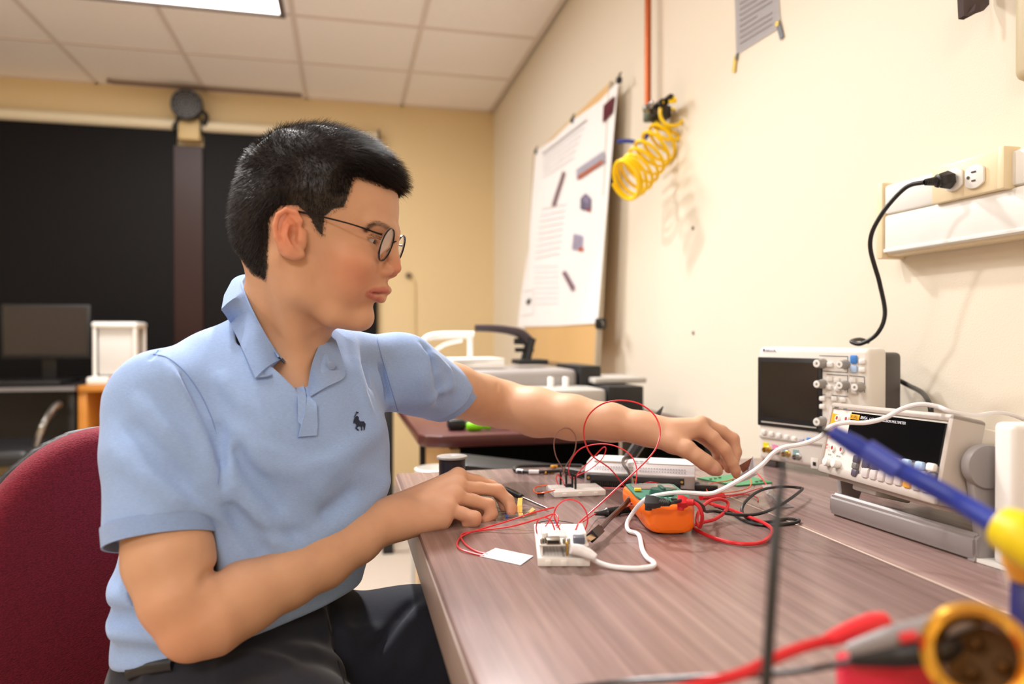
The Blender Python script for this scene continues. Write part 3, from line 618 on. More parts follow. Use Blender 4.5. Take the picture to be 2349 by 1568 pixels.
for k, (px, py, col) in enumerate(((1763, 1030, (238, 226, 40)), (1784, 1035, (236, 150, 190)), (1807, 1040, (130, 190, 226)), (1832, 1047, (140, 176, 178)))):
    c = pl(px, py); bm = BM(); lathe(bm, [(0, 0), (.0062, 0), (.0062, .002), (.005, .003), (.005, .013), (.0035, .013), (.003, .004)], Matrix.Translation((c.x, c.y, 0)), 20); box(bm, (c.x, c.y, .009), (.013, .0022, .0022)); obj('probe_connector', bm, m_brass if k % 2 == 0 else m_metal, osc)
    c = pl(px-6, py-10); bm = BM(); box(bm, (c.x, c.y, .0004), (.0115, .009, .0008)); obj('channel_patch', bm, mat('patch_%d' % k, col, .5), osc, label=['yellow', 'pink', 'light blue', 'grey-green'][k]+' channel patch')
c = pl(1869, 1062); bm = BM(); box(bm, (c.x, c.y, .0004), (.014, .018, .0008), .0003); obj('port_frame', bm, m_osc, osc)
bm = BM(); box(bm, (c.x, c.y-.001, .001), (.006, .0065, .0008)); obj('usb_port', bm, m_black, osc)
for sx in (.02, SW-.02):
    bm = BM(); box(bm, (sx, -.006, -.02), (.03, .013, .03), .003); obj('foot', bm, m_oscd, osc)
cable('mains_lead', 'black mains lead curving out behind the oscilloscope to the meter', 'cord', [D(2030, 868, 1.275), D(2060, 872, 1.27), D(2085, 884, 1.26), D(2115, 900, 1.2), D(2132, 925, 1.15), D(2136, 950, 1.14), D(2134, 1000, 1.14), D(2128, 1080, 1.13), D(2120, 1100, 1.10), D(2100, 1112, 1.07)], .0042, MATS['black_rubber'])
# ---------------------------------------------------------------- bench multimeter
BL = D(1875, 1080, 1.03); BR = D(2152, 1160, .775); TL = D(1898, 922, 1.045)
Mm = frame(BL, BR-BL, TL-BL); MW = (BR-BL).length; MH = (TL-BL).length
mm = thing('bench_multimeter', 'white bench multimeter with black display propped on its grey bail handle', 'multimeter', Mm.to_translation()); mm.rotation_euler = Mm.to_euler()
pm = mkpl(Mm); m_case = mat('meter_taupe', (190, 180, 172), .45); m_body = mat('meter_cream', (218, 208, 194), .5); m_bail = mat('bail_grey', (150, 144, 144), .42)
th = .009
bm = BM()   # rubber front surround as a frame + side skirt
box(bm, (MW/2, MH-th/2, -.018), (MW, th, .04), .004); box(bm, (MW/2, th*.7, -.018), (MW, th*1.4, .04), .004)
box(bm, (th/2, MH/2, -.018), (th, MH, .04), .004); box(bm, (MW-th/2, MH/2, -.018), (th, MH, .04), .004); obj('bumper', bm, m_case, mm)
bm = BM(); box(bm, (MW/2, MH/2, -.0925), (MW-.012, MH-.014, .165), .004); obj('body', bm, m_body, mm)
bm = BM(); box(bm, (MW/2, MH/2, -.004), (MW-2*th+.004, MH-2*th+.004, .006)); obj('front_panel', bm, mat('panel_white', (232, 226, 220), .45), mm)
Z0 = -.001
c0 = pm(1957, 942); c1 = pm(2168, 1085)
dx0, dx1, dy1, dy0 = c0.x, MW-th-.002, MH-th-.002, .042
bm = BM(); prism(bm, [(dx0, dy0+.012), (dx0+.06, dy0), (dx1, dy0), (dx1, dy1), (dx0, dy1)], .003, Matrix.Translation((0, 0, Z0-.0005))); obj('display_window', bm, mat('display_black', (14, 14, 15), .12), mm)
bm = BM(); box(bm, (dx0+.0115, dy1-.006, .0027), (.022, .007, .0008), .0003); obj('logo_plate', bm, mat('logo_amber', (246, 178, 34), .4), mm, label='amber logo plate')
bm = BM(); textmesh('FLUKE', .0058, Matrix.Translation((dx0+.0025, dy1-.008, .0032)), bm, depth=.0001); obj('logo_lettering', bm, mat('ink_brown', (120, 80, 30), .5), mm)
bm = BM(); textmesh('8845A', .006, Matrix.Translation((dx0+.025, dy1-.0078, .0027)), bm, depth=.0001); textmesh('6-1/2 DIGIT PRECISION MULTIMETER', .0046, Matrix.Translation((dx0+.045, dy1-.0074, .0027)), bm, depth=.0001)
obj('model_lettering', bm, mat('ink_white', (225, 225, 235), .5), mm)
bm = BM(); p = [(pm(1903, 945)), (pm(1922, 950)), (pm(1918, 985)), (pm(1912, 1005)), (pm(1893, 1002)), (pm(1898, 960))]
prism(bm, [(q.x, q.y) for q in p], .0012, Matrix.Translation((0, 0, Z0-.0005))); obj('amber_zone', bm, mat('logo_amber', (246, 178, 34), .4), mm, label='amber input zone')
for px, py in ((1922, 959), (1943, 961), (1911, 1027), (1931, 1031)):
    c = pm(px, py); bm = BM(); lathe(bm, [(.0028, .0005), (.003, .003), (.0046, .003), (.005, 0)], Matrix.Translation((c.x, c.y, Z0)), 20); j = obj('input_jack', bm, m_white, mm)
    bm = BM(); cyl(bm, (c.x, c.y, Z0+.001), .0032, .002, seg=16); obj('jack_core', bm, mat('jack_red', (190, 28, 34), .4), j)
bm = BM()
for (s, px, py) in (('INPUT', 1921, 937), ('SENSE', 1941, 941), ('REAR', 1906, 1045), ('FRONT', 1926, 1049)):
    c = pm(px, py); textmesh(s, .0036, Matrix.Translation((c.x, c.y, Z0+.0028)), bm, depth=.0001, align='CENTER')
obj('panel_lettering', bm, mat('ink_grey2', (96, 92, 96), .5), mm)
bm = BM(); c = pm(1900, 1024); textmesh('400\nmA', .0042, Matrix.Translation((c.x-.004, c.y+.001, Z0+.0028)), bm, depth=.0001); obj('current_lettering', bm, mat('ink_red', (214, 70, 60), .5), mm)
for px, py in ((1904, 1060), (1923, 1064)):
    c = pm(px, py); bm = BM(); cyl(bm, (c.x, c.y, Z0+.004), .0062, .012, seg=20, bev=.002); obj('round_button', bm, m_white, mm)
m_kd = mat('key_plum', (86, 80, 96), .4)
for px, py, w, h in ((1961, 1052, .012, .011), (1958, 1067, .011, .009), (1957, 1083, .012, .01), (1983, 1062, .014, .014), (2002, 1066, .014, .014)):
    btn(mm, pm, px, py, w, h, m_kd if py != 1067 else m_mgrey, .005, name='key', z0=Z0, label='dark plum key')
xs = [(1982, 1084), (2000, 1088), (2018, 1092), (2037, 1097), (2057, 1101), (2078, 1106), (2099, 1112), (2120, 1117), (2140, 1122)]
for k, (px, py) in enumerate(xs):
    btn(mm, pm, px, py-1, .0135, .0135, mat('logo_amber', (246, 178, 34), .4) if k == 5 else mat('key_taupe', (206, 196, 194), .45), .005, name='key', z0=Z0, label='amber key' if k == 5 else None)
for px, py, m_ in ((2075, 1060, mb_pale), (2106, 1066, mb_pale), (2132, 1070, m_key), (2136, 1091, m_kd), (2110, 1086, m_key), (2085, 1080, m_key), (2055, 1075, m_key)):
    btn(mm, pm, px, py, .0135, .009, m_, .005, name='key', z0=Z0+(.003 if py in (1060, 1066, 1070) else 0))
bm = BM(); c = pm(1978, 1112); box(bm, (MW*.30, -.006, -.05), (.055, .012, .05), .003); obj('foot', bm, m_white, mm)
bm = BM(); box(bm, (MW*.5, -.0015, -.045), (MW*.9, .006, .07), .002); obj('base_plate', bm, m_case, mm)
# bail handle in world terms, converted to the meter's frame
Mmi = Mm.inverted()
bl0 = T(1905, 1181); br0 = T(2228, 1288)
u = (br0-bl0).normalized(); back = Vector((u.y*-1, u.x, 0)); back = Vector((abs(back.x), back.y*(1 if back.x > 0 else -1), 0)) if True else back
if back.x < 0: back = -back
def sec(p): # cross-section of the bar
    return [p+back*.004, p+back*.024, p+back*.024+Vector((0, 0, .026)), p+Vector((0, 0, .030))+back*.006, p+Vector((0, 0, .026)), p+Vector((0, 0, .006))]
t2 = BM(); ra_, rb_ = [[t2.verts.new(Mmi @ q) for q in sec(p)] for p in (bl0-u*.004, br0+u*.004)]
for i in range(6): t2.faces.new((ra_[i], rb_[i], rb_[(i+1) % 6], ra_[(i+1) % 6]))
t2.faces.new(ra_); t2.faces.new(rb_[::-1]); bmesh.ops.recalc_face_normals(t2, faces=t2.faces[:]); bmesh.ops.bevel(t2, geom=t2.edges[:], offset=.003, segments=2, affect='EDGES')
bail = obj('bail_handle', t2, m_bail, mm)
def armpoly(x, pts, th_, sgn):
    bm = BM(); M = Matrix(((0, 0, 1, 0), (0, 1, 0, 0), (-1, 0, 0, 0), (0, 0, 0, 1)))
    prism(bm, pts, th_, Matrix.Translation((x, 0, 0)) @ M, .002); return bm
q0 = Mmi @ (br0+u*.003); q1 = Mmi @ (br0+back*.03+u*.003)
piv = mkpl(frame(Mm @ Vector((MW+.01, 0, 0)), Mm.to_3x3() @ Vector((0, 0, -1)), Mm.to_3x3() @ Vector((0, 1, 0))))(2255, 1068)   # local x = depth behind the face
pz, py_ = piv.x, piv.y
pts = [(-q0.z, q0.y), (-q1.z, q1.y+.0), (-q1.z+.004, q1.y+.03), (pz+.02, py_-.006), (pz-.018, py_+.002), (-q0.z+.002, q0.y+.028)]
obj('bail_arm', armpoly(MW+.002, pts, .012, 1), m_bail, bail); obj('bail_arm', armpoly(-.014, pts, .012, 1), m_bail, bail)
for xx in (MW+.0125, -.0125):
    bm = BM(); lathe(bm, [(0, -.006), (.0225, -.006), (.0235, -.003), (.0235, .003), (.0225, .006), (0, .006)], Matrix.Translation((xx, py_, -pz)) @ Euler((0, math.pi/2, 0)).to_matrix().to_4x4(), 40); obj('pivot_disc', bm, m_bail, bail)
# ---------------------------------------------------------------- handheld multimeter
hl = T(1486, 1226); hr = T(1594, 1226); hr.z = hl.z; M3 = frame((hl+hr)/2, hr-hl, Vector((0, 0, 1)).cross(hr-hl))
hm = thing('handheld_multimeter', 'bright orange and green handheld multimeter in the middle of the table', 'multimeter', M3.to_translation()); hm.rotation_euler = M3.to_euler()
w0 = (hr-hl).length/2; m_hol = mat('holster_orange', (250, 116, 20), .35, coat=.2)
def ring(y, z, w, r_, n=6): return None
bm = BM(); LZ = .15
secs = []  # (y, half width bottom, half width top, height)
for q in np.linspace(0, 1, 13):
    wt = w0*1.16 + (.0405-w0*1.16)*min(1, q*1.6)-.003+.002*math.sin(q*9); wb = w0+(wt*.9-w0)*min(1, q*1.5); secs.append((q*LZ, wb, wt, .036-.006*q))
rings = []
for i, (y, wb, wt, h) in enumerate(secs):
    ins = 0 if 0 < i < len(secs)-1 else .004
    pts = [(-wb+ins, 0), (wb-ins, 0), (wb+(wt-wb)*.4, .010), (wt-ins, h-.007), (wt-.003-ins, h-.001), (wt-.006-ins, h), (-wt+.006+ins, h), (-wt+.003+ins, h-.001), (-wt+ins, h-.007), (-wb-(wt-wb)*.4, .010)]
    yy = y + (.0 if ins == 0 else (.003 if i == 0 else -.003))
    rings.append([bm.verts.new((x, yy if not (i == 0 and z < .01) else yy, z)) for x, z in pts])
# front face bulge
for a_, b_ in zip(rings, rings[1:]):
    for j in range(10): bm.faces.new((a_[j], a_[(j+1) % 10], b_[(j+1) % 10], b_[j]))
r0 = [bm.verts.new((v.co.x*.93, -.003, v.co.z*.9+.001)) for v in rings[0]]
for j in range(10): bm.faces.new((r0[j], r0[(j+1) % 10], rings[0][(j+1) % 10], rings[0][j]))
bm.faces.new(r0[::-1]); bm.faces.new(rings[-1]); bmesh.ops.recalc_face_normals(bm, faces=bm.faces[:])
sub = obj('holster', bm, m_hol, hm); md = sub.modifiers.new('s', 'SUBSURF'); md.levels = 2; md.render_levels = 2
sec_h = lambda y: .036-.006*(y/LZ)
def hp(x, y, z=0.): return Vector((x, y, sec_h(y)+z))
tilt = Euler((math.atan2(-.006, LZ), 0, 0)).to_matrix().to_4x4()
def tp(bm): bmesh.ops.transform(bm, matrix=Matrix.Translation((0, 0, .036)) @ tilt, verts=bm.verts)
bm = BM(); prism(bm, [(-.026, .006), (.026, .006), (.034, .05), (.034, .136), (.028, .143), (-.028, .143), (-.034, .136), (-.034, .05)], .003, Matrix.Translation((0, 0, -.0006)), .001); tp(bm); obj('face_plate', bm, mat('meter_green', (40, 118, 98), .4), hm)
bm = BM(); box(bm, (0, .112, .003), (.056, .036, .0016), .0006); tp(bm); obj('display', bm, mat('lcd_grey', (132, 118, 112), .25), hm)
bm = BM(); lathe(bm, [(0, .009), (.014, .008), (.016, .002), (.016, 0)], Matrix.Translation((0, .056, .0022)), 28); box(bm, (0, .056, .011), (.006, .026, .005), .002); tp(bm); obj('selector_dial', bm, mat('meter_green_dark', (26, 82, 70), .4), hm)
bm = BM(); textmesh('MULTIMETER', .0042, Matrix.Translation((-.014, .1375, .0028)), bm, depth=.0001); tp(bm); obj('lettering', bm, mat('ink_white', (225, 225, 235), .5), hm)
for k in range(4):
    bm = BM(); cyl(bm, (-.024+.016*k, .018, .003), .0045, .003, seg=16); tp(bm); obj('input_jack', bm, m_black, hm)
bm = BM(); box(bm, (-.027, .078, .005), (.009, .006, .004), .001); tp(bm); obj('button', bm, mat('key_yellow', (250, 210, 40), .4), hm, label='yellow button')
bm = BM()
for k in range(9): box(bm, (-.024+.006*k, .03+.002*(k % 3), .0026), (.0035, .0015, .0005))
tp(bm); obj('dial_markings', bm, mat('ink_white', (225, 225, 235), .5), hm)
# ---------------------------------------------------------------- data acquisition box
a = T(1341, 1110); b = T(1594, 1123); Md = frame(a, b-a, Vector((0, 0, 1)).cross(b-a)); DW = (b-a).length; DH = .033
dq = thing('data_acquisition_box', 'flat white data acquisition box with dark terminal strips behind the orange meter', 'electronics box', Md.to_translation()); dq.rotation_euler = Md.to_euler()
bm = BM(); pr = [(0, 0), (.085, 0), (.085, DH-.004), (.078, DH), (.024, DH), (.006, .022), (0, .02)]
M = Matrix(((0, 0, 1, 0), (1, 0, 0, 0), (0, 1, 0, 0), (0, 0, 0, 1))); prism(bm, pr, DW, M, .0015); obj('case', bm, mat('daq_grey', (206, 202, 204), .45), dq)
bm = BM(); box(bm, (DW*.22, .052, DH+.001), (DW*.3, .056, .003), .001); box(bm, (DW*.78, .052, DH+.0005), (DW*.42, .056, .002), .001); obj('top_cover', bm, m_white, dq)
for k in range(2):
    x0 = DW*(.06 if k == 0 else .485); w = DW*.39
    bm = BM(); box(bm, (x0+w/2, -.003, .0125), (w, .011, .011), .001); o = obj('terminal_strip', bm, mat('terminal_dark', (58, 62, 66), .5), dq)
    bm = BM()
    for j in range(20): box(bm, (x0+.004+(w-.008)*j/19, -.0075, .005), (.0023, .005, .007))
    box(bm, (x0+w/2, -.004, .0045), (w, .005, .007)); obj('terminal_openings', bm, m_black, o)
    for xx in ((x0-.003, x0+w+.002)):
        bm = BM(); box(bm, (xx, -.002, .0125), (.007, .008, .009), .0005); o2 = obj('end_screw', bm, m_black, dq); bm = BM(); cyl(bm, (xx, -.0068, .0125), .0022, .002, (math.pi/2, 0, 0), seg=14); obj('screw_head', bm, m_brass, o2)
bm = BM()
for k in range(34):
    x = DW*(.09 + .82*k/33)
    if .44 < x/DW < .5: continue
    for r_ in (0, 1):
        y = .008+.006*r_; z = .0225 + (DH-.0225)*(y-.006)/.018; box(bm, (x, y-.0008, z+.0006), (.0026, .0013, .0003), rot=(.52, 0, 0))
obj('pin_markings', bm, mat('ink_grey2', (96, 92, 96), .5), dq)
bm = BM(); 
for k, s in enumerate((0, 1, 2)): box(bm, (DW*(.46+.05*k), .03, DH+.0026), (.006, .008, .0004), rot=(0, 0, .5))
obj('cover_print', bm, m_mgrey, dq)
# ---------------------------------------------------------------- breadboards
m_bb = mat('breadboard_white', (240, 238, 236), .5)
def breadboard(name, label, p0, p1, length, h, holes):
    M = frame(p0, p1-p0, Vector((0, 0, 1)).cross(p1-p0)); t = thing(name, label, 'breadboard', M.to_translation()); t.rotation_euler = M.to_euler(); w = (p1-p0).length
    bm = BM(); box(bm, (w/2, length/2, h/2), (w, length, h), .0012)
    for k in range(3): box(bm, (w*(.2+.3*k), -.0008, h*.4), (.006, .002, h*.6), .0005)
    obj('board', bm, m_bb, t)
    bm = BM()
    for i in range(holes[0]):
        for j in range(holes[1]):
            if holes[1] > 8 and j in (holes[1]//2,): continue
            box(bm, (w*.07 + w*.86*i/(holes[0]-1), length*.06+length*.88*j/(holes[1]-1), h+.00005), (.0009, .0009, .0003))
    box(bm, (w/2, length/2, h+.00005), (w*.96, .0022, .0002)) if w > length else box(bm, (w/2, length/2, h+.00005), (.0022, length*.96, .0002))
    o = obj('hole_grid', bm, mat('hole_grey', (196, 190, 188), .7), t); return t, M, w
bb1, Mb1, bw1 = breadboard('breadboard', 'small white breadboard with four upright black pin headers, behind the man\'s near hand', T(1271, 1141), T(1390, 1136), .052, .0085, (24, 12))
bb2, Mb2, bw2 = breadboard('breadboard', 'white breadboard carrying the circuit board with the white cable, nearest the camera', T(1234, 1299), T(1354, 1299), .135, .0095, (14, 34))
# chip and pin headers on the first breadboard
def hd(px, py, hh=.010): return T(px, py, hh)
hs = [(1286, 1111, 'leftmost'), (1299, 1112, 'second'), (1313, 1118, 'third'), (1320, 1121, 'rightmost')]
for px, py, wd in hs:
    p = T(px, py, .0085); bm = BM(); box(bm, (0, 0, .0075), (.0028, .0028, .015), .0003); cyl(bm, (0, 0, .018), .0016, .007, seg=8)
    tag(obj('pin_header', bm, m_black, loc=p), '%s of the four black jumper pins standing in the small breadboard' % wd, 'connector', group='jumper pins on the small breadboard')
p = T(1305, 1116, .0085); bm = BM(); box(bm, (0, 0, .0025), (.012, .006, .004), .0004)
for k in range(4):
    for s in (-1, 1): box(bm, (-.0045+.003*k, s*.0034, .0015), (.0006, .0006, .003))
tag(obj('chip', bm, m_black, loc=p), 'tiny black chip plugged in among the jumper pins', 'chip')
p = T(1240, 1138, 0); bm = BM(); box(bm, (0, 0, .0038), (.010, .006, .0034), .0004)
for k in range(4):
    for s in (-1, 1): box(bm, (-.0038+.0025*k, s*.003, .0015), (.0006, .0006, .003)); box(bm, (-.0038+.0025*k, s*.0015, .0065), (.0005, .0005, .003))
tag(obj('chip', bm, m_black, loc=p), 'tiny black chip lying on the table left of the small breadboard', 'chip')
# controller board on second breadboard
mc = thing('circuit_board', 'white circuit board with silver usb socket standing on the nearest breadboard', 'circuit board', Mb2 @ Vector((bw2/2, .004, .0096))); mc.rotation_euler = Mb2.to_euler()
bm = BM(); box(bm, (0, .026, .012), (bw2*.95, .056, .0018), .0004); obj('board', bm, mat('pcb_white', (238, 234, 230), .45), mc)
for s in (-1, 1):
    bm = BM(); box(bm, (s*bw2*.43, .027, .0056), (.0026, .05, .0112)); obj('header', bm, m_bb, mc)
bm = BM(); box(bm, (-.011, .003, .0158), (.0145, .012, .0056), .0008); us = obj('usb_socket', bm, m_metal, mc)
bm = BM(); box(bm, (-.011, -.0032, .0158), (.012, .001, .0034)); obj('socket_mouth', bm, m_black, us)
bm = BM(); box(bm, (.016, .004, .0165), (.012, .012, .0075), .001); obj('cable_socket', bm, mat('socket_slate', (92, 96, 112), .4), mc)
for x, y, r_ in ((-.023, .001, .0019), (-.020, .003, .0016), (.0005, .001, .0018), (.005, .0, .0018)):
    bm = BM(); cyl(bm, (x, y, .0155), r_, .006, seg=12, bev=.0004); obj('capacitor', bm, m_metal, mc)
bm = BM(); cyl(bm, (.003, -.004, .008), .0012, .012, seg=8); sph(bm, (.003, -.004, .0145), .002); obj('pin_lamp', bm, m_brass, mc)
bm = BM(); box(bm, (-.004, .033, .014), (.018, .02, .0024), .0006); obj('shield_can', bm, mat('can_pale', (222, 220, 220), .4), mc)
for k in range(2):
    bm = BM(); box(bm, (-.02+.042*k, .028, .0175), (.0045, .04, .009), .0005); obj('socket_strip', bm, m_bb, mc)
p = Mb2 @ Vector((bw2*.49, .074, .0096)); bm = BM(); box(bm, (0, 0, .0032), (.0105, .012, .004), .0005)
for k in range(4):
    for s in (-1, 1): box(bm, (s*.0055, -.0045+.003*k, .0016), (.0008, .0008, .0032))
tag(obj('chip', bm, m_black, loc=p), 'black chip on the nearest breadboard behind the circuit board', 'chip')
# ---------------------------------------------------------------- spool, screwdriver, resistors
sp = thing('solder_spool', 'dark solder spool with grey rim behind the man\'s near hand', 'spool', T(1037, 1100)+Vector((0, .02, 0)))
sp.location = T(1037, 1113); hspo = .047
rs = 37/1650*(T(1037, 1113)-CO).length*.95
bm = BM(); lathe(bm, [(0, hspo), (rs*.25, hspo+.0005), (rs*.3, hspo+.001), (rs*.96, hspo+.0005), (rs, hspo-.0015), (rs*.96, hspo-.003), (rs*.7, hspo-.003)], None, 48); obj('flange', bm, mat('spool_grey', (150, 144, 140), .4), sp)
bm = BM(); lathe(bm, [(rs*.7, 0), (rs, 0), (rs, .003), (rs*.7, .004)], None, 48); obj('flange', bm, mat('spool_grey', (150, 144, 140), .4), sp)
bm = BM(); lathe(bm, [(0, .002), (rs*.84, .003)]+[(rs*(.84-.008*(k % 2)), .003+.0014*k) for k in range(1, 29)]+[(0, hspo-.003)], None, 48); obj('solder_winding', bm, mat('solder_dark', (60, 56, 60), .35, metal=.6), sp)
sd = thing('screwdriver', 'slim screwdriver with black grip and bright shaft behind the man\'s fingertips', 'screwdriver', T(1190, 1142))
p0, p1, p2 = T(1160, 1122, .008)-sd.location, T(1197, 1140, .007)-sd.location, T(1256, 1166, .0035)-sd.location
bm = BM(); sweep(bm, [p0, p0.lerp(p1, .5), p1], [.0045, .005, .0042], seg=12); obj('grip', bm, m_black, sd)
bm = BM(); sweep(bm, [p1, p2], .0016, seg=10, sm=False); obj('shaft', bm, m_metal, sd)
# resistors on paper tape
tp_ = thing('resistor_tape', 'bent strip of orange paper tape holding resistor leads in front of the fingertips', 'tape', T(1197, 1185))
L = tp_.location
bm = BM(); P_ = [T(1193, 1142, .014), T(1192, 1160, .010), T(1193, 1176, .004), T(1196, 1186, .001)]
for a_, b_ in zip(P_, P_[1:]): quad(bm, [a_-L+Vector((-.003, 0, 0)), a_-L+Vector((.004, .001, 0)), b_-L+Vector((.003, 0, 0)), b_-L+Vector((-.0035, 0, 0))])
bmesh.ops.remove_doubles(bm, verts=bm.verts, dist=.0005); bmesh.ops.solidify(bm, geom=bm.faces[:], thickness=.0004); obj('tape_upright', bm, mat('paper_orange', (236, 164, 52), .7), tp_)
bm = BM(); quad(bm, [T(1198, 1187, .001)-L, T(1204, 1180, .002)-L, T(1221, 1163, .006)-L, T(1228, 1168, .006)-L]); quad(bm, [T(1228, 1168, .006)-L, T(1221, 1163, .006)-L, T(1224, 1165, .001)-L, T(1229, 1171, .001)-L]); bmesh.ops.solidify(bm, geom=bm.faces[:], thickness=.0004)
obj('tape_flap', bm, mat('paper_yellow', (240, 214, 130), .7), tp_)
for k in range(10):
    y0 = 1158+k*3.1; a_, b_ = T(1136+k*.5, y0+2, .003+.001*(k % 3)), T(1222-k*1.5, y0+4-k*.5, .003+.0012*((k*2) % 3)); m1, m2 = a_.lerp(b_, .28), a_.lerp(b_, .28+.09)
    r = thing('resistor', 'thin-leaded resistor fanned out under the man\'s near fingertips', 'resistor', a_, group='resistors under the near hand')
    bm = BM(); sweep(bm, [Vector((0, 0, 0)), b_-a_], .00035, seg=5, sm=False); obj('lead', bm, m_metal, r)
    bm = BM(); sweep(bm, [m1-a_, m1.lerp(m2, .2)-a_, m1.lerp(m2, .8)-a_, m2-a_], [.0011, .0008, .0008, .0011], seg=8, sm=False); obj('body', bm, mat('resistor_blue', (46, 86, 160), .4), r)
# green circuit card and plastic bags near the far hand
gp = [T(1598, 1098), T(1700, 1088), T(1772, 1108), T(1690, 1116)]
c = sum(gp, Vector())/4; bm = BM(); slab(bm, [p-c+Vector((0, 0, .0022)) for p in gp], .0018, Vector((0, 0, 1))); bmesh.ops.recalc_face_normals(bm, faces=bm.faces[:])
g = thing('green_card', 'thin green circuit card on the table under the far hand', 'circuit card', c); obj('card', bm, mat('card_green', (54, 146, 96), .4), g)
bm = BM()
for k in range(8): q = Vector(gp[0]-c).lerp(gp[2]-c, .15+.1*k); box(bm, q+Vector((0, .01*((k % 3)-1), .0035)), (.005, .003, .002), .0003)
obj('solder_parts', bm, m_metal, g)
m_film = mat('clear_film', (236, 236, 240), .12, trans=.7, spec=.6)
bg = thing('plastic_bag', 'small crumpled clear bag holding copper-toned foil beside the far hand', 'bag', T(1715, 1100))
L = bg.location
def bq(px, py, h, dd=0.): p = T(px, py+0, 0); p = D(px, py, 1.09+dd); return p-L
bm = BM(); quad(bm, [bq(1694, 1068, 0), bq(1727, 1048, 0), bq(1724, 1070, 0), bq(1704, 1084, 0)]); bmesh.ops.solidify(bm, geom=bm.faces[:], thickness=.001); obj('foil', bm, mat('copper_foil', (168, 118, 100), .3, metal=.4), bg)
bm = BM(); v = [bm.verts.new(p) for p in (bq(1697, 1088, 0), bq(1712, 1075, 0, .01), bq(1727, 1045, 0), bq(1735, 1072, 0, .004), bq(1737, 1088, 0, -.006), bq(1716, 1100, 0, .0), bq(1699, 1105, 0, .004))]
cc = bm.verts.new(bq(1717, 1082, 0, -.012))
for i in range(7): bm.faces.new((v[i], v[(i+1) % 7], cc))
bmesh.ops.solidify(bm, geom=bm.faces[:], thickness=.0005); obj('film', bm, mat('bag_white', (240, 238, 244), .25), bg, smooth=False)
bm = BM(); pts = [(1747, 1112, .004), (1768, 1110, .006), (1775, 1125, .012), (1790, 1140, .008), (1822, 1162, .001), (1790, 1163, .003), (1770, 1150, .005), (1758, 1132, .009)]
P_ = [T(x, y, h) for x, y, h in pts]; c = P_[6].copy(); c.z = TZ; v = [bm.verts.new(p-c) for p in P_]; cc = bm.verts.new(T(1773, 1138, .016)-c)
for i in range(8): bm.faces.new((v[i], v[(i+1) % 8], cc))
bmesh.ops.solidify(bm, geom=bm.faces[:], thickness=.0004); tag(obj('plastic_film', bm, m_film, loc=c, smooth=False), 'strip of clear plastic film on the table right of the black lead loop', 'film')
# paper slip, white sheet at right
bm = BM(); pq = [T(1101, 1276), T(1137, 1261), T(1223, 1277), T(1194, 1297)]; c = sum(pq, Vector())/4
slab(bm, [p-c+Vector((0, 0, [.0010, .0024, .0014, .0010][i])) for i, p in enumerate(pq)], .0006, Vector((0, 0, 1))); bmesh.ops.recalc_face_normals(bm, faces=bm.faces[:])
tag(obj('paper_slip', bm, mat('slip_white', (240, 238, 244), .6), loc=c), 'small white paper slip at the end of the red wire loop', 'paper')
bm = BM(); pq = [T(2222, 1284), T(2350, 1270), T(2420, 1300), T(2345, 1322)]; c = sum(pq, Vector())/4
slab(bm, [p-c+Vector((0, 0, .0045)) for p in pq], .004, Vector((0, 0, 1))); bmesh.ops.recalc_face_normals(bm, faces=bm.faces[:]); tag(obj('white_tile', bm, m_white, loc=c), 'thin white card lying beyond the handle of the bench multimeter', 'card')
# ---------------------------------------------------------------- wires and leads on the table
m_red = mat('wire_red', (222, 44, 54), .3); m_redthick = mat('lead_red', (206, 32, 42), .3); m_blk = mat('lead_black', (28, 28, 32), .35); m_orw = mat('wire_orange', (238, 92, 40), .3); m_wht = mat('cable_white', (240, 240, 246), .35); m_brw = mat('wire_brown', (140, 96, 84), .35)
R1 = .00085
def W(name, lab, pts, r, m, group=None, n=8):
    P = []
    for q in pts:
        if len(q) == 4: P.append(D(q[0], q[1], q[2]))          # (px, py, depth, 'd')
        else: P.append(T(*q))
    return cable(name, lab, 'wire' if r < .0015 else 'cable', P, r, m, n=n, group=group)
def onto(pts, d0, d1):
    """points given as pixels, depth running evenly from d0 to d1"""
    n = len(pts)-1; return [(x, y, d0+(d1-d0)*i/n, 'd') for i, (x, y) in enumerate(pts)]
W('jumper_wire', 'brown jumper wire standing in a tall narrow loop over the small breadboard', onto([(1286, 1094), (1292, 1078), (1275, 1045), (1271, 1012), (1282, 988), (1302, 981), (1320, 1000), (1318, 1035), (1300, 1065), (1293, 1082), (1299, 1098)], 1.13, 1.12), R1, m_brw)
W('jumper_wire', 'largest red wire loop, rising in front of the man\'s far forearm', onto([(1435, 1119), (1400, 1075), (1362, 1048), (1345, 1022), (1339, 985), (1352, 950), (1382, 926), (1422, 918), (1465, 925), (1500, 950), (1514, 985), (1508, 1020), (1490, 1048), (1458, 1080), (1420, 1115), (1380, 1152), (1345, 1183), (1327, 1200), (1320, 1215), (1301, 1234)], 1.09, .81), R1*1.25, m_red)
W('jumper_wire', 'red wire arching from the small breadboard down over the orange meter', onto([(1313, 1102), (1305, 1085), (1308, 1060), (1330, 1030), (1370, 1018), (1410, 1022), (1445, 1042), (1460, 1072), (1458, 1110), (1449, 1150)], 1.12, .985), R1, m_red)
W('jumper_wire', 'red wire doubling back in a slim slanted loop above the small breadboard', onto([(1313, 1101), (1330, 1080), (1360, 1050), (1383, 1026), (1390, 1030), (1380, 1053), (1352, 1077), (1325, 1090), (1319, 1104)], 1.115, 1.105), R1, m_red)
W('jumper_wire', 'tiny red wire curl at the left pins of the small breadboard', onto([(1286, 1096), (1280, 1088), (1276, 1098), (1281, 1111)], 1.12, 1.11), R1, m_red)
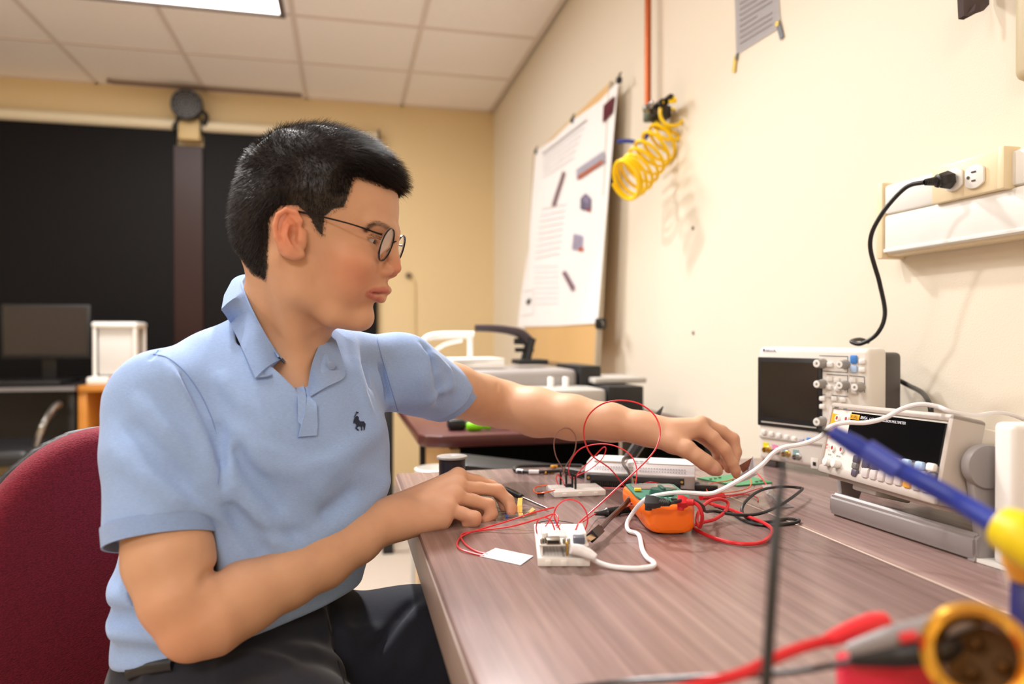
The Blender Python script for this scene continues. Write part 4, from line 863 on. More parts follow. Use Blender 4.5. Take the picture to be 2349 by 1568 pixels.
W('jumper_wire', 'tiny red wire curl between the middle pins of the small breadboard', onto([(1282, 1090), (1290, 1100), (1295, 1114)], 1.12, 1.11), R1*.8, m_red)
W('jumper_wire', 'orange wire curving off the left end of the small breadboard', [(1272, 1124, .009), (1250, 1129, .009), (1230, 1130, .006), (1224, 1122, .006), (1234, 1115, .008), (1256, 1112, .010)], R1*1.2, m_orw)
# paired red wires running from the nearest breadboard round to the paper slip
W('jumper_wire', 'outer red wire of the long pair reaching the white paper slip', [(1110, 1274, .001), (1090, 1270, .001), (1058, 1260, .002), (1048, 1246, .002), (1062, 1228, .002), (1100, 1214, .003), (1160, 1196, .008), (1220, 1176, .018), (1271, 1163, .022)], R1*1.25, m_red)
W('jumper_wire', 'inner red wire of the long pair reaching the white paper slip', [(1118, 1271, .001), (1088, 1262, .001), (1064, 1244, .002), (1058, 1226, .002), (1080, 1219, .003), (1120, 1214, .003), (1180, 1205, .008), (1243, 1187, .014), (1270, 1178, .018), (1280, 1186, .016), (1276, 1205, .012)], R1*1.25, m_red)
W('jumper_wire', 'red wire arching highest over the back edge of the nearest breadboard', onto([(1292, 1230), (1280, 1205), (1271, 1180), (1280, 1158), (1302, 1145), (1328, 1152), (1345, 1175), (1347, 1200), (1333, 1232)], .85, .835), R1, m_red)
W('jumper_wire', 'red wire bowed low on the left half of the nearest breadboard', onto([(1234, 1231), (1230, 1210), (1235, 1192), (1250, 1186), (1265, 1196), (1274, 1220), (1276, 1228)], .84, .83), R1, m_red)
W('jumper_wire', 'dark red wire crossing the middle of the nearest breadboard', onto([(1240, 1222), (1258, 1197), (1270, 1178), (1273, 1192), (1285, 1215), (1294, 1230)], .845, .83), R1*.8, m_red)
W('jumper_wire', 'small brown wire arc at the front left of the nearest breadboard', onto([(1235, 1233), (1243, 1222), (1253, 1219), (1262, 1223), (1268, 1233)], .815, .81), R1*.8, m_brw)
W('jumper_wire', 'straight red wire dropping into the right rail of the nearest breadboard', onto([(1328, 1198), (1330, 1215), (1328, 1234)], .85, .815), R1*.8, m_red)
W('component_lead', 'thin dark wire lying along the back edge of the nearest breadboard', [(1233, 1198, .0105), (1265, 1193, .012), (1290, 1195, .012), (1315, 1199, .0105)], .0005, m_blk)
W('component', 'tiny blue component at the back of the nearest breadboard', [(1272, 1197, .013), (1281, 1198, .013)], .0014, mat('resistor_blue', (46, 86, 160), .4))
# white usb cable: from the circuit board, looping over the table and up over the bench meter
W('usb_cable', 'thick white cable running from the circuit board and over the bench multimeter', [(1323, 1262, .018), (1340, 1266, .015), (1362, 1284, .006), (1400, 1298, .003), (1450, 1303, .003), (1482, 1301, .003), (1500, 1296, .004), (1497, 1287, .005), (1484, 1278, .005), (1473, 1258, .004), (1465, 1226, .003), (1442, 1216, .004), (1439, 1198, .006), (1456, 1170, .022), (1476, 1148, .042)] +
  onto([(1490, 1140), (1515, 1134), (1560, 1129), (1620, 1132), (1650, 1125), (1700, 1098), (1745, 1068), (1775, 1038), (1800, 1025), (1840, 1018), (1880, 1002), (1905, 978), (1940, 969), (1985, 969), (2030, 958), (2070, 937), (2110, 927), (2150, 932), (2185, 945)], .90, .80) + onto([(2240, 952), (2290, 946), (2335, 956), (2400, 985)], .86, .98), .0026, m_wht, n=8)
c = T(1322, 1262, .018); bm = BM(); sweep(bm, [Vector((-.006, .001, .002)), Vector((.004, 0, 0)), Vector((.012, -.004, -.003)), Vector((.018, -.009, -.006))], [.0055, .0062, .0055, .0035], seg=12); tag(obj('cable_plug', bm, m_wht, loc=c), 'rounded white plug of the white cable in the circuit board', 'plug')
# test leads of the orange meter
def leadplug(lab, px, py, px2, py2, m, z=.050, hh=.012):
    a, b = T(px, py, z), T(px2, py2, z+.001); t = thing('lead_plug', lab, 'plug', a); d = b-a
    bm = BM(); sweep(bm, [Vector(), d*.35, d*.6], [.0082, .0078, .0056], seg=4, sm=False); obj('shroud', bm, m, t)
    bm = BM(); sweep(bm, [d*.55, d], [.0040, .0028], seg=8, sm=False)
    for k in range(5): q = d*(.62+.08*k); cyl(bm, q, .0044-.0002*k, .0018, d.to_track_quat('Z', 'Y').to_matrix())
    obj('strain_relief', bm, m, t)
    bm = BM(); cyl(bm, Vector((.003, .0, -.006)), .0042, .008, seg=14); obj('pin_collar', bm, m, t); return b
kb = leadplug('black right-angle plug on the front of the orange meter', 1482, 1150, 1537, 1154, m_blk, z=.0435)
kr = leadplug('red right-angle plug on the front of the orange meter', 1556, 1150, 1592, 1152, m_redthick, z=.0435)
W('test_lead', 'black test lead looping twice on the table right of the orange meter', [(1537, 1154, .044), (1560, 1148, .046), (1590, 1147, .040), (1612, 1160, .026), (1618, 1172, .016)] + [(1640, 1172, .012), (1690, 1180, .010), (1740, 1178, .010), (1790, 1158, .012), (1838, 1124, .014), (1832, 1118, .014), (1790, 1116, .016), (1745, 1124, .018), (1712, 1148, .015), (1702, 1172, .006), (1720, 1192, .003), (1755, 1197, .002), (1800, 1190, .002), (1832, 1192, .003), (1820, 1199, .002), (1760, 1204, .002), (1710, 1195, .003), (1670, 1172, .005), (1640, 1160, .005)], .0021, m_blk, n=8)
W('test_lead', 'red test lead coiled beside the orange meter and sweeping in front of the black loop', [(1592, 1152, .044), (1604, 1162, .040), (1611, 1185, .028), (1606, 1208, .012), (1599, 1196, .012), (1604, 1172, .020), (1625, 1150, .026), (1650, 1144, .026), (1669, 1152, .020), (1664, 1172, .012), (1640, 1190, .006), (1610, 1198, .004), (1590, 1205, .003), (1600, 1216, .003), (1640, 1234, .003), (1690, 1246, .003), (1740, 1245, .003), (1766, 1230, .003), (1770, 1212, .004), (1750, 1198, .005), (1710, 1182, .008), (1670, 1166, .010), (1640, 1158, .010), (1618, 1150, .014)], .0023, m_redthick, n=8)
W('probe_coil', 'red ribbed probe boot lying behind the black lead', [(1608, 1140, .016), (1630, 1139, .014), (1660, 1138, .012)], .0042, m_redthick)
W('thin_wire', 'thin orange wire loop from the green card behind the red probe', [(1690, 1094, .012), (1670, 1102, .006), (1632, 1108, .004), (1621, 1118, .004), (1630, 1130, .004), (1680, 1128, .003), (1718, 1118, .004), (1722, 1100, .008), (1712, 1092, .012)], R1, m_orw)
W('thin_wire', 'thin red wire running from the plastic bag to the table at the right', [(1736, 1084, .016), (1750, 1100, .008), (1758, 1114, .002), (1740, 1120, .002), (1700, 1132, .002), (1660, 1137, .003), (1640, 1146, .003), (1700, 1134, .002), (1735, 1140, .002), (1738, 1150, .001)], R1, m_red)
W('thin_wire', 'thin red wire lying between the data box and the small breadboard', [(1385, 1118, .003), (1420, 1119, .003), (1460, 1119, .004), (1480, 1108, .012), (1500, 1106, .016), (1535, 1116, .006), (1560, 1124, .002)], R1, m_red)
W('thin_wire', 'thin red wire passing left of the orange meter to the black probe', [(1449, 1152, .022), (1445, 1160, .012), (1420, 1166, .006), (1390, 1168, .006), (1365, 1178, .006), (1338, 1196, .011)], R1, m_red)
# black probe, usb plug, dark antenna-like stick
t = thing('test_probe', 'black ribbed test probe lying left of the orange meter', 'probe', T(1410, 1172))
a, b = T(1365, 1178, .005)-t.location, T(1452, 1166, .006)-t.location
bm = BM(); sweep(bm, [a, a.lerp(b, .25), a.lerp(b, .3), a.lerp(b, .34), a.lerp(b, 1)], [.0022, .0046, .0065, .0046, .0052], seg=12, sm=False); obj('grip', bm, m_blk, t)
bm = BM()
for k in range(6): q = a.lerp(b, .38+.05*k); cyl(bm, q, .0056, .0016, (b-a).to_track_quat('Z', 'Y').to_matrix())
obj('grip_ribs', bm, m_blk, t)
t = thing('usb_lead', 'dark brown cable ending in a black USB plug by the nearest breadboard', 'cable', T(1400, 1200))
L = t.location; m_brn = mat('cable_umber', (78, 56, 50), .35)
pts = [T(1378, 1212, .012), T(1400, 1188, .014), T(1430, 1160, .016), T(1444, 1142, .022), D(1452, 1115, 1.05), D(1444, 1085, 1.10), D(1429, 1062, 1.14), D(1434, 1050, 1.17), D(1450, 1047, 1.18)]
bm = BM(); sweep(bm, [p-L for p in pts], .0024, seg=8, flat=1.6); obj('cord', bm, m_brn, t)
a, b, c_ = T(1377, 1213, .012)-L, T(1358, 1230, .011)-L, T(1345, 1238, .010)-L
bm = BM(); sweep(bm, [a, a.lerp(b, .2), b], [.004, .0075, .0078], seg=4, sm=False); obj('plug_body', bm, m_blk, t)
bm = BM(); sweep(bm, [b, c_], .0058, seg=4, sm=False, flat=.6); obj('plug_shell', bm, mat('usb_metal', (200, 170, 140), .25, metal=1.), t)
t = thing('desk_stand_arm', 'black tapered metal arm slanting up behind the man\'s far wrist', 'stand', onz(1440, 1060, TZ).copy()); t.location = D(1440, 1062, 1.25); t.location.z = TZ; 
L = t.location; a, b, c_ = D(1432, 1068, 1.25)-L, D(1475, 1005, 1.30)-L, D(1521, 932, 1.36)-L; a.z = max(a.z, .008)
bm = BM(); sweep(bm, [a, b, b.lerp(c_, .6), c_], [.010, .011, .008, .001], seg=8, sm=False); obj('arm', bm, m_blk, t)
bm = BM(); cyl(bm, (a.x-.0, a.y, .004), .022, .008, bev=.002); obj('foot', bm, m_blk, t)
# striped coax behind the small breadboard and orange gold connectors
t = thing('coaxial_cable', 'black cable with white bands lying behind the small breadboard', 'cable', T(1240, 1080)); L = t.location
P_ = [T(1335, 1068, .004), T(1290, 1067, .004), (T(1215, 1068, .004)), T(1186, 1070, .005), T(1180, 1077, .004), T(1195, 1081, .004), T(1240, 1082, .004), T(1300, 1079, .005), T(1335, 1085, .006)]
bm = BM(); sweep(bm, [p-L for p in P_], .0032, seg=8); obj('cord', bm, m_blk, t)
for i, (x0, x1) in enumerate(((1186, 1200), (1213, 1236))):
    bm = BM(); sweep(bm, [T(x0, 1079.5 if i == 0 else 1081.6, .0042)-L, T(x1, 1081 if i == 0 else 1082, .0042)-L], .0037, seg=8, sm=False); obj('white_band', bm, m_wht, t)
bm = BM(); sweep(bm, [T(1300, 1079, .006)-L, T(1340, 1087, .007)-L], .0065, seg=8, sm=False); obj('connector_shell', bm, m_blk, t)
for k, (px, py, lab) in enumerate(((1268, 1073, 'far left'), (1276, 1072, 'far right'), (1251, 1086, 'near left'), (1265, 1085, 'near right'))):
    p = T(px, py, 0); bm = BM(); box(bm, (0, 0, .003), (.007, .014, .005), .001, rot=(0, 0, -.5)); tag(obj('gold_tab', bm, mat('gold_tab', (226, 170, 74), .3, metal=.6), loc=p), '%s one of the four gold tabs by the black banded cable' % lab, 'tab', group='gold tabs behind the small breadboard')
p = T(1586, 1120); bm = BM(); cyl(bm, (.006, 0, .006), .004, .012, (0, math.pi/2, 0)); cyl(bm, (-.004, 0, .005), .005, .008, (0, math.pi/2, .4)); tag(obj('blue_component', bm, mat('resistor_blue', (46, 86, 160), .4), loc=p), 'tiny blue part beside the right end of the data box', 'component')
p = T(1620, 1125); bm = BM(); box(bm, (0, 0, .005), (.035, .014, .009), .002, rot=(0, 0, -.5)); tag(obj('dark_module', bm, m_blk, loc=p), 'small dark module behind the white cable by the far fingertips', 'module')
# ---------------------------------------------------------------- close, blurred foreground
m_bl = mat('boot_blue', (28, 52, 158), .35); m_yel = mat('boot_yellow', (228, 204, 20), .4)
t = thing('blue_probe', 'blurred blue and yellow test hook crossing the right foreground', 'probe', D(2290, 1200, .40)); L = t.location
bm = BM(); sweep(bm, [D(1905, 988, .46)-L, D(1960, 1020, .455)-L, D(2020, 1058, .45)-L], [.0045, .0062, .0058], seg=14, sm=False); sweep(bm, [D(2015, 1055, .45)-L, D(2100, 1095, .435)-L, D(2200, 1150, .42)-L, D(2290, 1205, .40)-L], [.0060, .0062, .0058, .0066], seg=14); obj('blue_boot', bm, m_bl, t)
bm = BM(); sweep(bm, [D(1985, 1030, .452)-L, D(1985, 1030, .452).lerp(D(2060, 1078, .441), 1)-L], .0072, seg=14, sm=False); obj('blue_sleeve', bm, mat('boot_blue_pale', (60, 76, 176), .4), t)
bm = BM(); sweep(bm, [D(1880, 984, .468)-L, D(1925, 1003, .46)-L], [.0018, .0038], seg=10, sm=False); obj('tip', bm, m_blk, t)
bm = BM(); sweep(bm, [D(2300, 1208, .400)-L, D(2345, 1232, .39)-L, D(2400, 1265, .38)-L], [.012, .0145, .0145], seg=18); obj('yellow_body', bm, m_yel, t)
# a stiff black lead rises from below the frame
cable('hanging_lead', 'blurred black lead standing upright in the near right foreground, thinning to its top', 'cable', [D(1800, 1035, .385), D(1796, 1075, .38), D(1785, 1170, .37), D(1775, 1300, .36), D(1766, 1440, .352), D(1758, 1568, .345), D(1754, 1700, .34)], [.0003, .0012, .0024, .0028, .0028, .0028, .0028], m_blk)
# white and blue bottle-like device right, standing on the table
c = onz(2352, 1430, TZ); c = D(2372, 1300, .50); 
t = thing('white_blue_device', 'blurred white device with a blue panel at the right picture edge', 'device', (D(2386, 1200, .735).x, D(2386, 1200, .735).y, TZ))
zt = D(2340, 972, .725).z-TZ; M = Euler((0, 0, YAW)).to_matrix().to_4x4(); zb = 0
bm = BM(); box(bm, (0, 0, zt/2+.002), (.078, .03, zt-.004), .006, seg=3); bmesh.ops.transform(bm, matrix=M, verts=bm.verts); obj('case', bm, m_white, t)
bm = BM(); z1, z0 = D(2340, 985, .72).z-TZ, D(2340, 1168, .72).z-TZ; box(bm, (.006, -.0155, (z0+z1)/2), (.062, .002, z1-z0), .0006); bmesh.ops.transform(bm, matrix=M, verts=bm.verts); obj('blue_panel', bm, mat('panel_blue', (26, 72, 176), .4), t)
# amber cap and navy stem under the yellow boot
t = thing('amber_clip', 'blurred amber and navy clip below the yellow boot at the right edge', 'clip', D(2350, 1400, .40)); t.location.z = TZ+.001; L = t.location
bm = BM(); sweep(bm, [D(2338, 1255, .41)-L, D(2345, 1290, .41)-L, D(2352, 1330, .41)-L], [.009, .010, .007], seg=14); obj('amber_cap', bm, mat('amber_cap', (244, 178, 60), .35), t)
bm = BM(); sweep(bm, [D(2326, 1262, .415)-L, D(2326, 1310, .415)-L, D(2328, 1345, .415)-L], [.0045, .005, .003], seg=12); obj('pale_tongue', bm, mat('pale_tongue', (240, 220, 206), .4), t)
q0, q1 = D(2346, 1335, .41)-L, D(2345, 1440, .40)-L
bm = BM(); sweep(bm, [q0, q1, Vector((q1.x, q1.y, .003))], .006, seg=12, sm=False); obj('navy_stem', bm, mat('navy_stem', (26, 28, 110), .4), t)
# red lead and black lead at the bottom
cable('red_lead', 'blurred thick red lead rising from the bottom edge toward the grey hook clip', 'cable', [D(1400, 1660, .36), D(1500, 1602, .365), D(1600, 1572, .37), D(1700, 1545, .375), D(1770, 1512, .38), D(1840, 1484, .385), D(1900, 1468, .39)], .0030, m_redthick)
t = thing('red_boot', 'blurred red boot at the end of the thick red lead', 'plug', D(1900, 1468, .39)); L = t.location
bm = BM(); sweep(bm, [Vector(), D(1950, 1448, .395)-L, D(2000, 1432, .40)-L, D(2030, 1428, .402)-L], [.0035, .0052, .0062, .0058], seg=14); obj('boot', bm, mat('boot_red', (232, 46, 56), .35), t)
cable('black_lead', 'blurred thin black lead running along the bottom edge into the grey hook clip', 'cable', [T(1250, 1590, .002), D(1400, 1566, .44), D(1550, 1556, .42), D(1700, 1549, .40), D(1820, 1540, .385), D(1930, 1522, .375), D(1975, 1512, .372)], .0017, m_blk)
t = thing('grey_hook_clip', 'blurred grey and black hook clip with a small red mark in the bottom right corner', 'clip', D(2100, 1480, .365)); L = t.location
def cs(px, py, d): return D(px, py, d)-L
bm = BM(); sweep(bm, [cs(1945, 1492, .375), cs(2040, 1465, .37), cs(2140, 1440, .365), cs(2230, 1412, .36), cs(2290, 1405, .36)], [.0035, .0060, .0062, .0052, .004], seg=14); obj('grey_barrel', bm, mat('clip_grey', (136, 130, 132), .4), t)
bm = BM(); sweep(bm, [cs(1950, 1512, .374), cs(2050, 1500, .368), cs(2140, 1490, .362), cs(2200, 1475, .36)], [.003, .0068, .0075, .004], seg=14); obj('black_grip', bm, m_blk, t)
bm = BM(); sweep(bm, [cs(2065, 1464, .358), cs(2102, 1456, .357)], .0026, seg=10, sm=False); obj('red_mark', bm, m_redthick, t)
t = thing('red_clip_block', 'blurred crimson plastic block below the grey hook clip at the bottom edge', 'clip', D(2040, 1600, .37)); L = t.location
bm = BM(); box(bm, (0, 0, .0), (.048, .02, .048), .004, rot=(0, 0, YAW)); 
bmesh.ops.translate(bm, verts=bm.verts, vec=D(2030, 1606, .392)-L); obj('block', bm, mat('crimson', (218, 34, 66), .35), t)
# gold ring connector
t = thing('gold_connector', 'blurred shiny gold ring-shaped connector in the bottom right corner', 'connector', D(2240, 1500, .34)); L = t.location
ax = (CO-D(2240, 1500, .34)).normalized(); side_ = Vector((.974, -.2267, 0)); nrm = (ax*.80 - side_*.28 + Vector((0, 0, .28))).normalized()
Mq = nrm.to_track_quat('Z', 'Y').to_matrix().to_4x4(); m_gold = mat('gold', (255, 200, 92), .14, metal=1.)
bm = BM(); lathe(bm, [(.0175, .002), (.0205, .0045), (.0235, .003), (.0240, -.001), (.0235, -.016), (.0185, -.018), (.0170, -.012), (.0170, -.001), (.0175, .002)], Mq, 48, caps=False); obj('ring', bm, m_gold, t)
bm = BM(); lathe(bm, [(0, -.0150), (.0172, -.0150), (.0172, -.017), (0, -.017)], Mq, 40)
for k in range(3): sph(bm, Mq @ Vector((.008*math.cos(2.1*k), .008*math.sin(2.1*k), -.012)), .0035)
obj('inner_contact', bm, mat('gold_dark', (74, 48, 14), .4, metal=.6), t)
bm = BM(); lathe(bm, [(.0105, -.016), (.0105, -.05), (.0085, -.05), (.0085, -.016)], Mq, 30); obj('stem', bm, m_gold, t)
# ---------------------------------------------------------------- implicit surfaces (numpy) for the seated man
def npv(v): return np.array(v, dtype=float)
def smin(a, b, k):
    h = np.maximum(k-np.abs(a-b), 0)/k; return np.minimum(a, b)-h*h*k*.25
def smax(a, b, k): return -smin(-a, -b, k)
class Field:
    def __init__(s): s.p = []
    def add(s, fn, c, r, op='u', k=.01): s.p.append((fn, npv(c), r, op, k)); return s
    def ev(s, P, bc=None, R=0, far=.03):
        f = np.full(len(P), .5)
        for fn, c, r, op, k in s.p:
            if bc is not None and r < 9 and np.linalg.norm(c-bc)-r > (R if op == 'd' else R*2+k+.006): continue
            if isinstance(fn, tuple): d = fn[0].ev(fn[1](P), fn[1](bc[None])[0] if bc is not None else None, R, far)
            else: d = fn(P)
            if op == 'u': f = smin(f, d, k)
            elif op == 's': f = smax(f, -d, k)
            elif op == 'i': f = smax(f, d, k)
            elif op == 'd': f = f-d
        return f
    def ell(s, c, rad, op='u', k=.01, rot=None):
        c = npv(c); rad = npv(rad); Rm = None if rot is None else np.array(Euler(rot).to_matrix())
        def fn(P):
            q = P-c
            if Rm is not None: q = q @ Rm
            k0 = np.linalg.norm(q/rad, axis=1); k1 = np.linalg.norm(q/(rad*rad), axis=1)+1e-9
            return k0*(k0-1)/k1
        return s.add(fn, c, max(rad), op, k)
    def cone(s, a, b, r1, r2, op='u', k=.01, sq=None):
        """tapered capsule; sq=(axis, factor) flattens its section along axis"""
        a = npv(a); b = npv(b); ab = b-a; L2 = ab @ ab+1e-12
        if sq is not None: ax = npv(sq[0]); ax = ax/np.linalg.norm(ax); fc = sq[1]
        def fn(P):
            q = P-a; h = np.clip(q @ ab/L2, 0, 1); v = q-h[:, None]*ab
            if sq is not None:
                w = v @ ax; v = v+np.outer(w*(1/fc-1), ax)
                return (np.linalg.norm(v, axis=1)-(r1+(r2-r1)*h))*(.5+.5*fc)
            return np.linalg.norm(v, axis=1)-(r1+(r2-r1)*h)
        return s.add(fn, (a+b)/2, math.sqrt(L2)/2+max(r1, r2), op, k)
    def chain(s, pts, op='u', k=.01, k0=None, sq=None):
        """pts: (point, radius); own segments melt together, then join the rest with k"""
        pts = [(npv(p), r) for p, r in pts]; sub = Field()
        for (a, ra), (b, rb) in zip(pts, pts[1:]): sub.cone(a, b, ra, rb, k=k0 if k0 else min(ra, rb)*.5, sq=sq)
        A = np.array([p for p, r in pts]); c = A.mean(0); R = max(np.linalg.norm(p-c)+r for p, r in pts)
        return s.add((sub, lambda P: P), c, R, op, k)
    def bump(s, pts, w, amp):
        """ridge (amp>0) or groove along a polyline, fading at its ends"""
        pts = [npv(p) for p in pts]; L = [0]
        for a, b in zip(pts, pts[1:]): L.append(L[-1]+np.linalg.norm(b-a))
        T_ = L[-1]
        def fn(P):
            best = np.full(len(P), 9.); tt = np.zeros(len(P))
            for i, (a, b) in enumerate(zip(pts, pts[1:])):
                ab = b-a; q = P-a; h = np.clip(q @ ab/(ab @ ab+1e-12), 0, 1); d = np.linalg.norm(q-h[:, None]*ab, axis=1)
                m = d < best; best = np.where(m, d, best); tt = np.where(m, (L[i]+h*(L[i+1]-L[i]))/T_, tt)
            fade = np.clip(np.minimum(tt, 1-tt)*5+.15, 0, 1)
            return amp*np.exp(-(best/w)**2)*fade
        A = np.array(pts); c = A.mean(0); return s.add(fn, c, max(np.linalg.norm(A-c, axis=1))+w*3, 'd', 0)
def mesh_field(F, lo, hi, h, B=14, cull=True):
    lo = npv(lo); hi = npv(hi); n = np.ceil((hi-lo)/(h*B)).astype(int); s = h*B
    G = np.stack(np.meshgrid(*[np.arange(k) for k in n], indexing='ij'), -1).reshape(-1, 3)
    cen = lo+(G+.5)*s; fv = F.ev(cen); R = s*math.sqrt(3)/2
    act = G[np.abs(fv) < R*2.0+.006]
    N = n*B+3
    def key(I): return (I[:, 0]*N[1]+I[:, 1])*N[2]+I[:, 2]
    ar = np.arange(B+1); L = np.stack(np.meshgrid(ar, ar, ar, indexing='ij'), -1).reshape(-1, 3)
    VK, VP, Q = [], [], []
    E = [(a, b) for a in range(8) for b in range(8) if a < b and bin(a ^ b).count('1') == 1]
    off = np.array([[(c >> 2) & 1, (c >> 1) & 1, c & 1] for c in range(8)])
    for g in act:
        base = g*B; P = lo+(L+base)*h; bc = lo+(g+.5)*s
        f = F.ev(P, bc if cull else None, R).reshape(B+1, B+1, B+1)
        if f.min() > 0 or f.max() < 0: continue
        ins = f < 0; cs = [f[o[0]:o[0]+B, o[1]:o[1]+B, o[2]:o[2]+B] for o in off]
        cnt = sum((c < 0).astype(int) for c in cs); I = np.argwhere((cnt > 0) & (cnt < 8))
        if not len(I): continue
        vals = np.stack([c[I[:, 0], I[:, 1], I[:, 2]] for c in cs], 1); acc = np.zeros((len(I), 3)); num = np.zeros(len(I))
        for a, b in E:
            va, vb = vals[:, a], vals[:, b]; m = (va < 0) != (vb < 0); t = np.where(m, va/(va-vb+1e-20), 0)
            acc += np.where(m[:, None], off[a]+(off[b]-off[a])*t[:, None], 0); num += m
        VK.append(key(I+base)); VP.append(lo+(I+base+acc/num[:, None])*h)
        for ax in range(3):
            sl0 = [slice(0, B)]*3; sl1 = list(sl0); sl1[ax] = slice(1, B+1)
            a_, b_ = ins[tuple(sl0)], ins[tuple(sl1)]; J = np.argwhere(a_ != b_)
            if not len(J): continue
            u = np.zeros(3, int); u[(ax+1) % 3] = 1; v = np.zeros(3, int); v[(ax+2) % 3] = 1; J2 = J+base
            q = np.stack([key(J2), key(J2-u), key(J2-u-v), key(J2-v)], 1)
            fl = a_[J[:, 0], J[:, 1], J[:, 2]]; q[~fl] = q[~fl][:, ::-1]; Q.append(q)
    VK = np.concatenate(VK); VP = np.concatenate(VP); Q = np.concatenate(Q); o = np.argsort(VK); VK = VK[o]; VP = VP[o]
    ix = np.searchsorted(VK, Q); ix = np.clip(ix, 0, len(VK)-1); ok = (VK[ix] == Q).all(1); Fc = ix[ok]
    # one light smoothing pass along mesh edges
    e = np.concatenate([Fc[:, [0, 1]], Fc[:, [1, 2]], Fc[:, [2, 3]], Fc[:, [3, 0]]])
    for _ in range(2):
        S_ = np.zeros_like(VP); c_ = np.zeros(len(VP))
        for a in range(3): S_[:, a] = np.bincount(e[:, 0], VP[e[:, 1], a], len(VP))+np.bincount(e[:, 1], VP[e[:, 0], a], len(VP))
        c_ = np.bincount(e[:, 0], minlength=len(VP))+np.bincount(e[:, 1], minlength=len(VP)); c_[c_ == 0] = 1
        VP = VP*.5+.5*S_/c_[:, None]
    return VP, Fc
def normals_of(V, F):
    n = np.cross(V[F[:, 2]]-V[F[:, 0]], V[F[:, 3]]-V[F[:, 1]]); N = np.zeros_like(V)
    for j in range(4):
        for a in range(3): N[:, a] += np.bincount(F[:, j], n[:, a], len(V))
    return N/(np.linalg.norm(N, axis=1)[:, None]+1e-12)
def npmesh(name, V, F, m, parent=None, label=None, col=None, org=None):
    if org is not None: V = V-npv(org)
    me = bpy.data.meshes.new(name); V = np.asarray(V, np.float32); F = np.asarray(F, np.int32); k = F.shape[1]
    me.vertices.add(len(V)); me.vertices.foreach_set('co', V.ravel()); me.loops.add(F.size); me.loops.foreach_set('vertex_index', F.ravel())
    me.polygons.add(len(F)); me.polygons.foreach_set('loop_start', np.arange(0, F.size, k, dtype=np.int32)); me.polygons.foreach_set('loop_total', np.full(len(F), k, np.int32))
    me.polygons.foreach_set('use_smooth', np.ones(len(F), bool)); me.update(calc_edges=True); me.validate()
    if col is not None:
        a = me.color_attributes.new('tint', 'FLOAT_COLOR', 'POINT'); c4 = np.ones((len(V), 4), np.float32); c4[:, :3] = col; a.data.foreach_set('color', c4.ravel())
    o = bpy.data.objects.new(name, me); C.objects.link(o); me.materials.append(m)
    if parent is not None: o.parent = parent
    if label: o['label'] = label
    return o
def hit(F, px, py, t0=.4, t1=1.8, off=0.):
    """first point of surface F along the sight line of a pixel"""
    v = npv(ray(px, py)); o = npv(CO); t = t0; ln = np.linalg.norm(v)
    for _ in range(160):
        f = F.ev((o+v*t)[None])[0]
        if f < .0003: break
        t += max(f*.7, .0004)/ln
        if t > t1: return None
    return o+v*(t-off)
# ---------------------------------------------------------------- the seated man
def dp(px, py, d): return npv(D(px, py, d))
RW = npv(RC @ Vector((1, 0, 0))); UP = npv((0, 0, 1)); FW = np.cross(UP, RW)     # camera-level right, up, forward
ORG = (-.02, .86, 0)
# head frame
_a = math.radians(-4.3); hf0 = RW*math.cos(_a)+FW*math.sin(_a); hl_ = np.cross(UP, hf0); _p = math.radians(9)
hfx = hf0*math.cos(_p)-UP*math.sin(_p); hup = np.cross(hfx, hl_)
HC = dp(738, 545, .89); HC[2] = 1.102; HR = np.stack([hfx, hl_, hup], 1)       # columns = local axes
def toH(P): return (P-HC) @ HR
def fromH(p): return HC+HR @ npv(p)
def headxz(px, py, y):
    """local x,z where the sight line of a pixel meets the head's plane y"""
    o = toH(npv(CO)[None])[0]; v = npv(ray(px, py)) @ HR; t = (y-o[1])/v[1]; p = o+v*t; return p[0], p[2]
H = Field()
zk = np.array([-.12, -.100, -.094, -.088, -.078, -.067, -.055, -.045, -.030, -.015, 0, .015, .03, .05, .07, .085, .10, .115])
xk = np.array([.02, .042, .056, .0650, .0685, .0705, .0795, .0868, .0892, .0840, .0810, .0800, .0840, .0835, .0800, .0745, .064, .05])
wk = np.array([.01, .020, .027, .034, .0415, .0475, .053, .0565, .0615, .0655, .068, .069, .070, .071, .070, .066, .058, .045])
zz = np.linspace(-.12, .115, 120)
def smo(y): 
    y = np.interp(zz, zk, y); kx = np.ones(7)/7; return np.convolve(np.pad(y, 3, mode='edge'), kx, mode='valid')
XS, WS = smo(xk), smo(wk)
def facefn(P):
    z = P[:, 2]; xm = np.interp(z, zz, XS); w = np.interp(z, zz, WS); x = P[:, 0]; y = np.abs(P[:, 1]); n = np.interp(z, [-.09, -.03, .01], [1.75, 1.85, 2.25])
    ax = np.where(x > 0, xm, .055); q = (np.abs(x)/ax)**n+(y/w)**n; q = q**(1/n); d = (q-1)*np.minimum(ax, w)*.85
    return np.maximum(d, np.maximum(-.0975-z, z-.11))
H.add(facefn, (.02, 0, 0), .14, 'u', .01)
H.ell((-.012, 0, .050), (.093, .0735, .086), k=.02)
H.ell((-.030, 0, .025), (.075, .068, .080), k=.02)
H.ell((-.045, 0, -.005), (.055, .056, .05), k=.02)
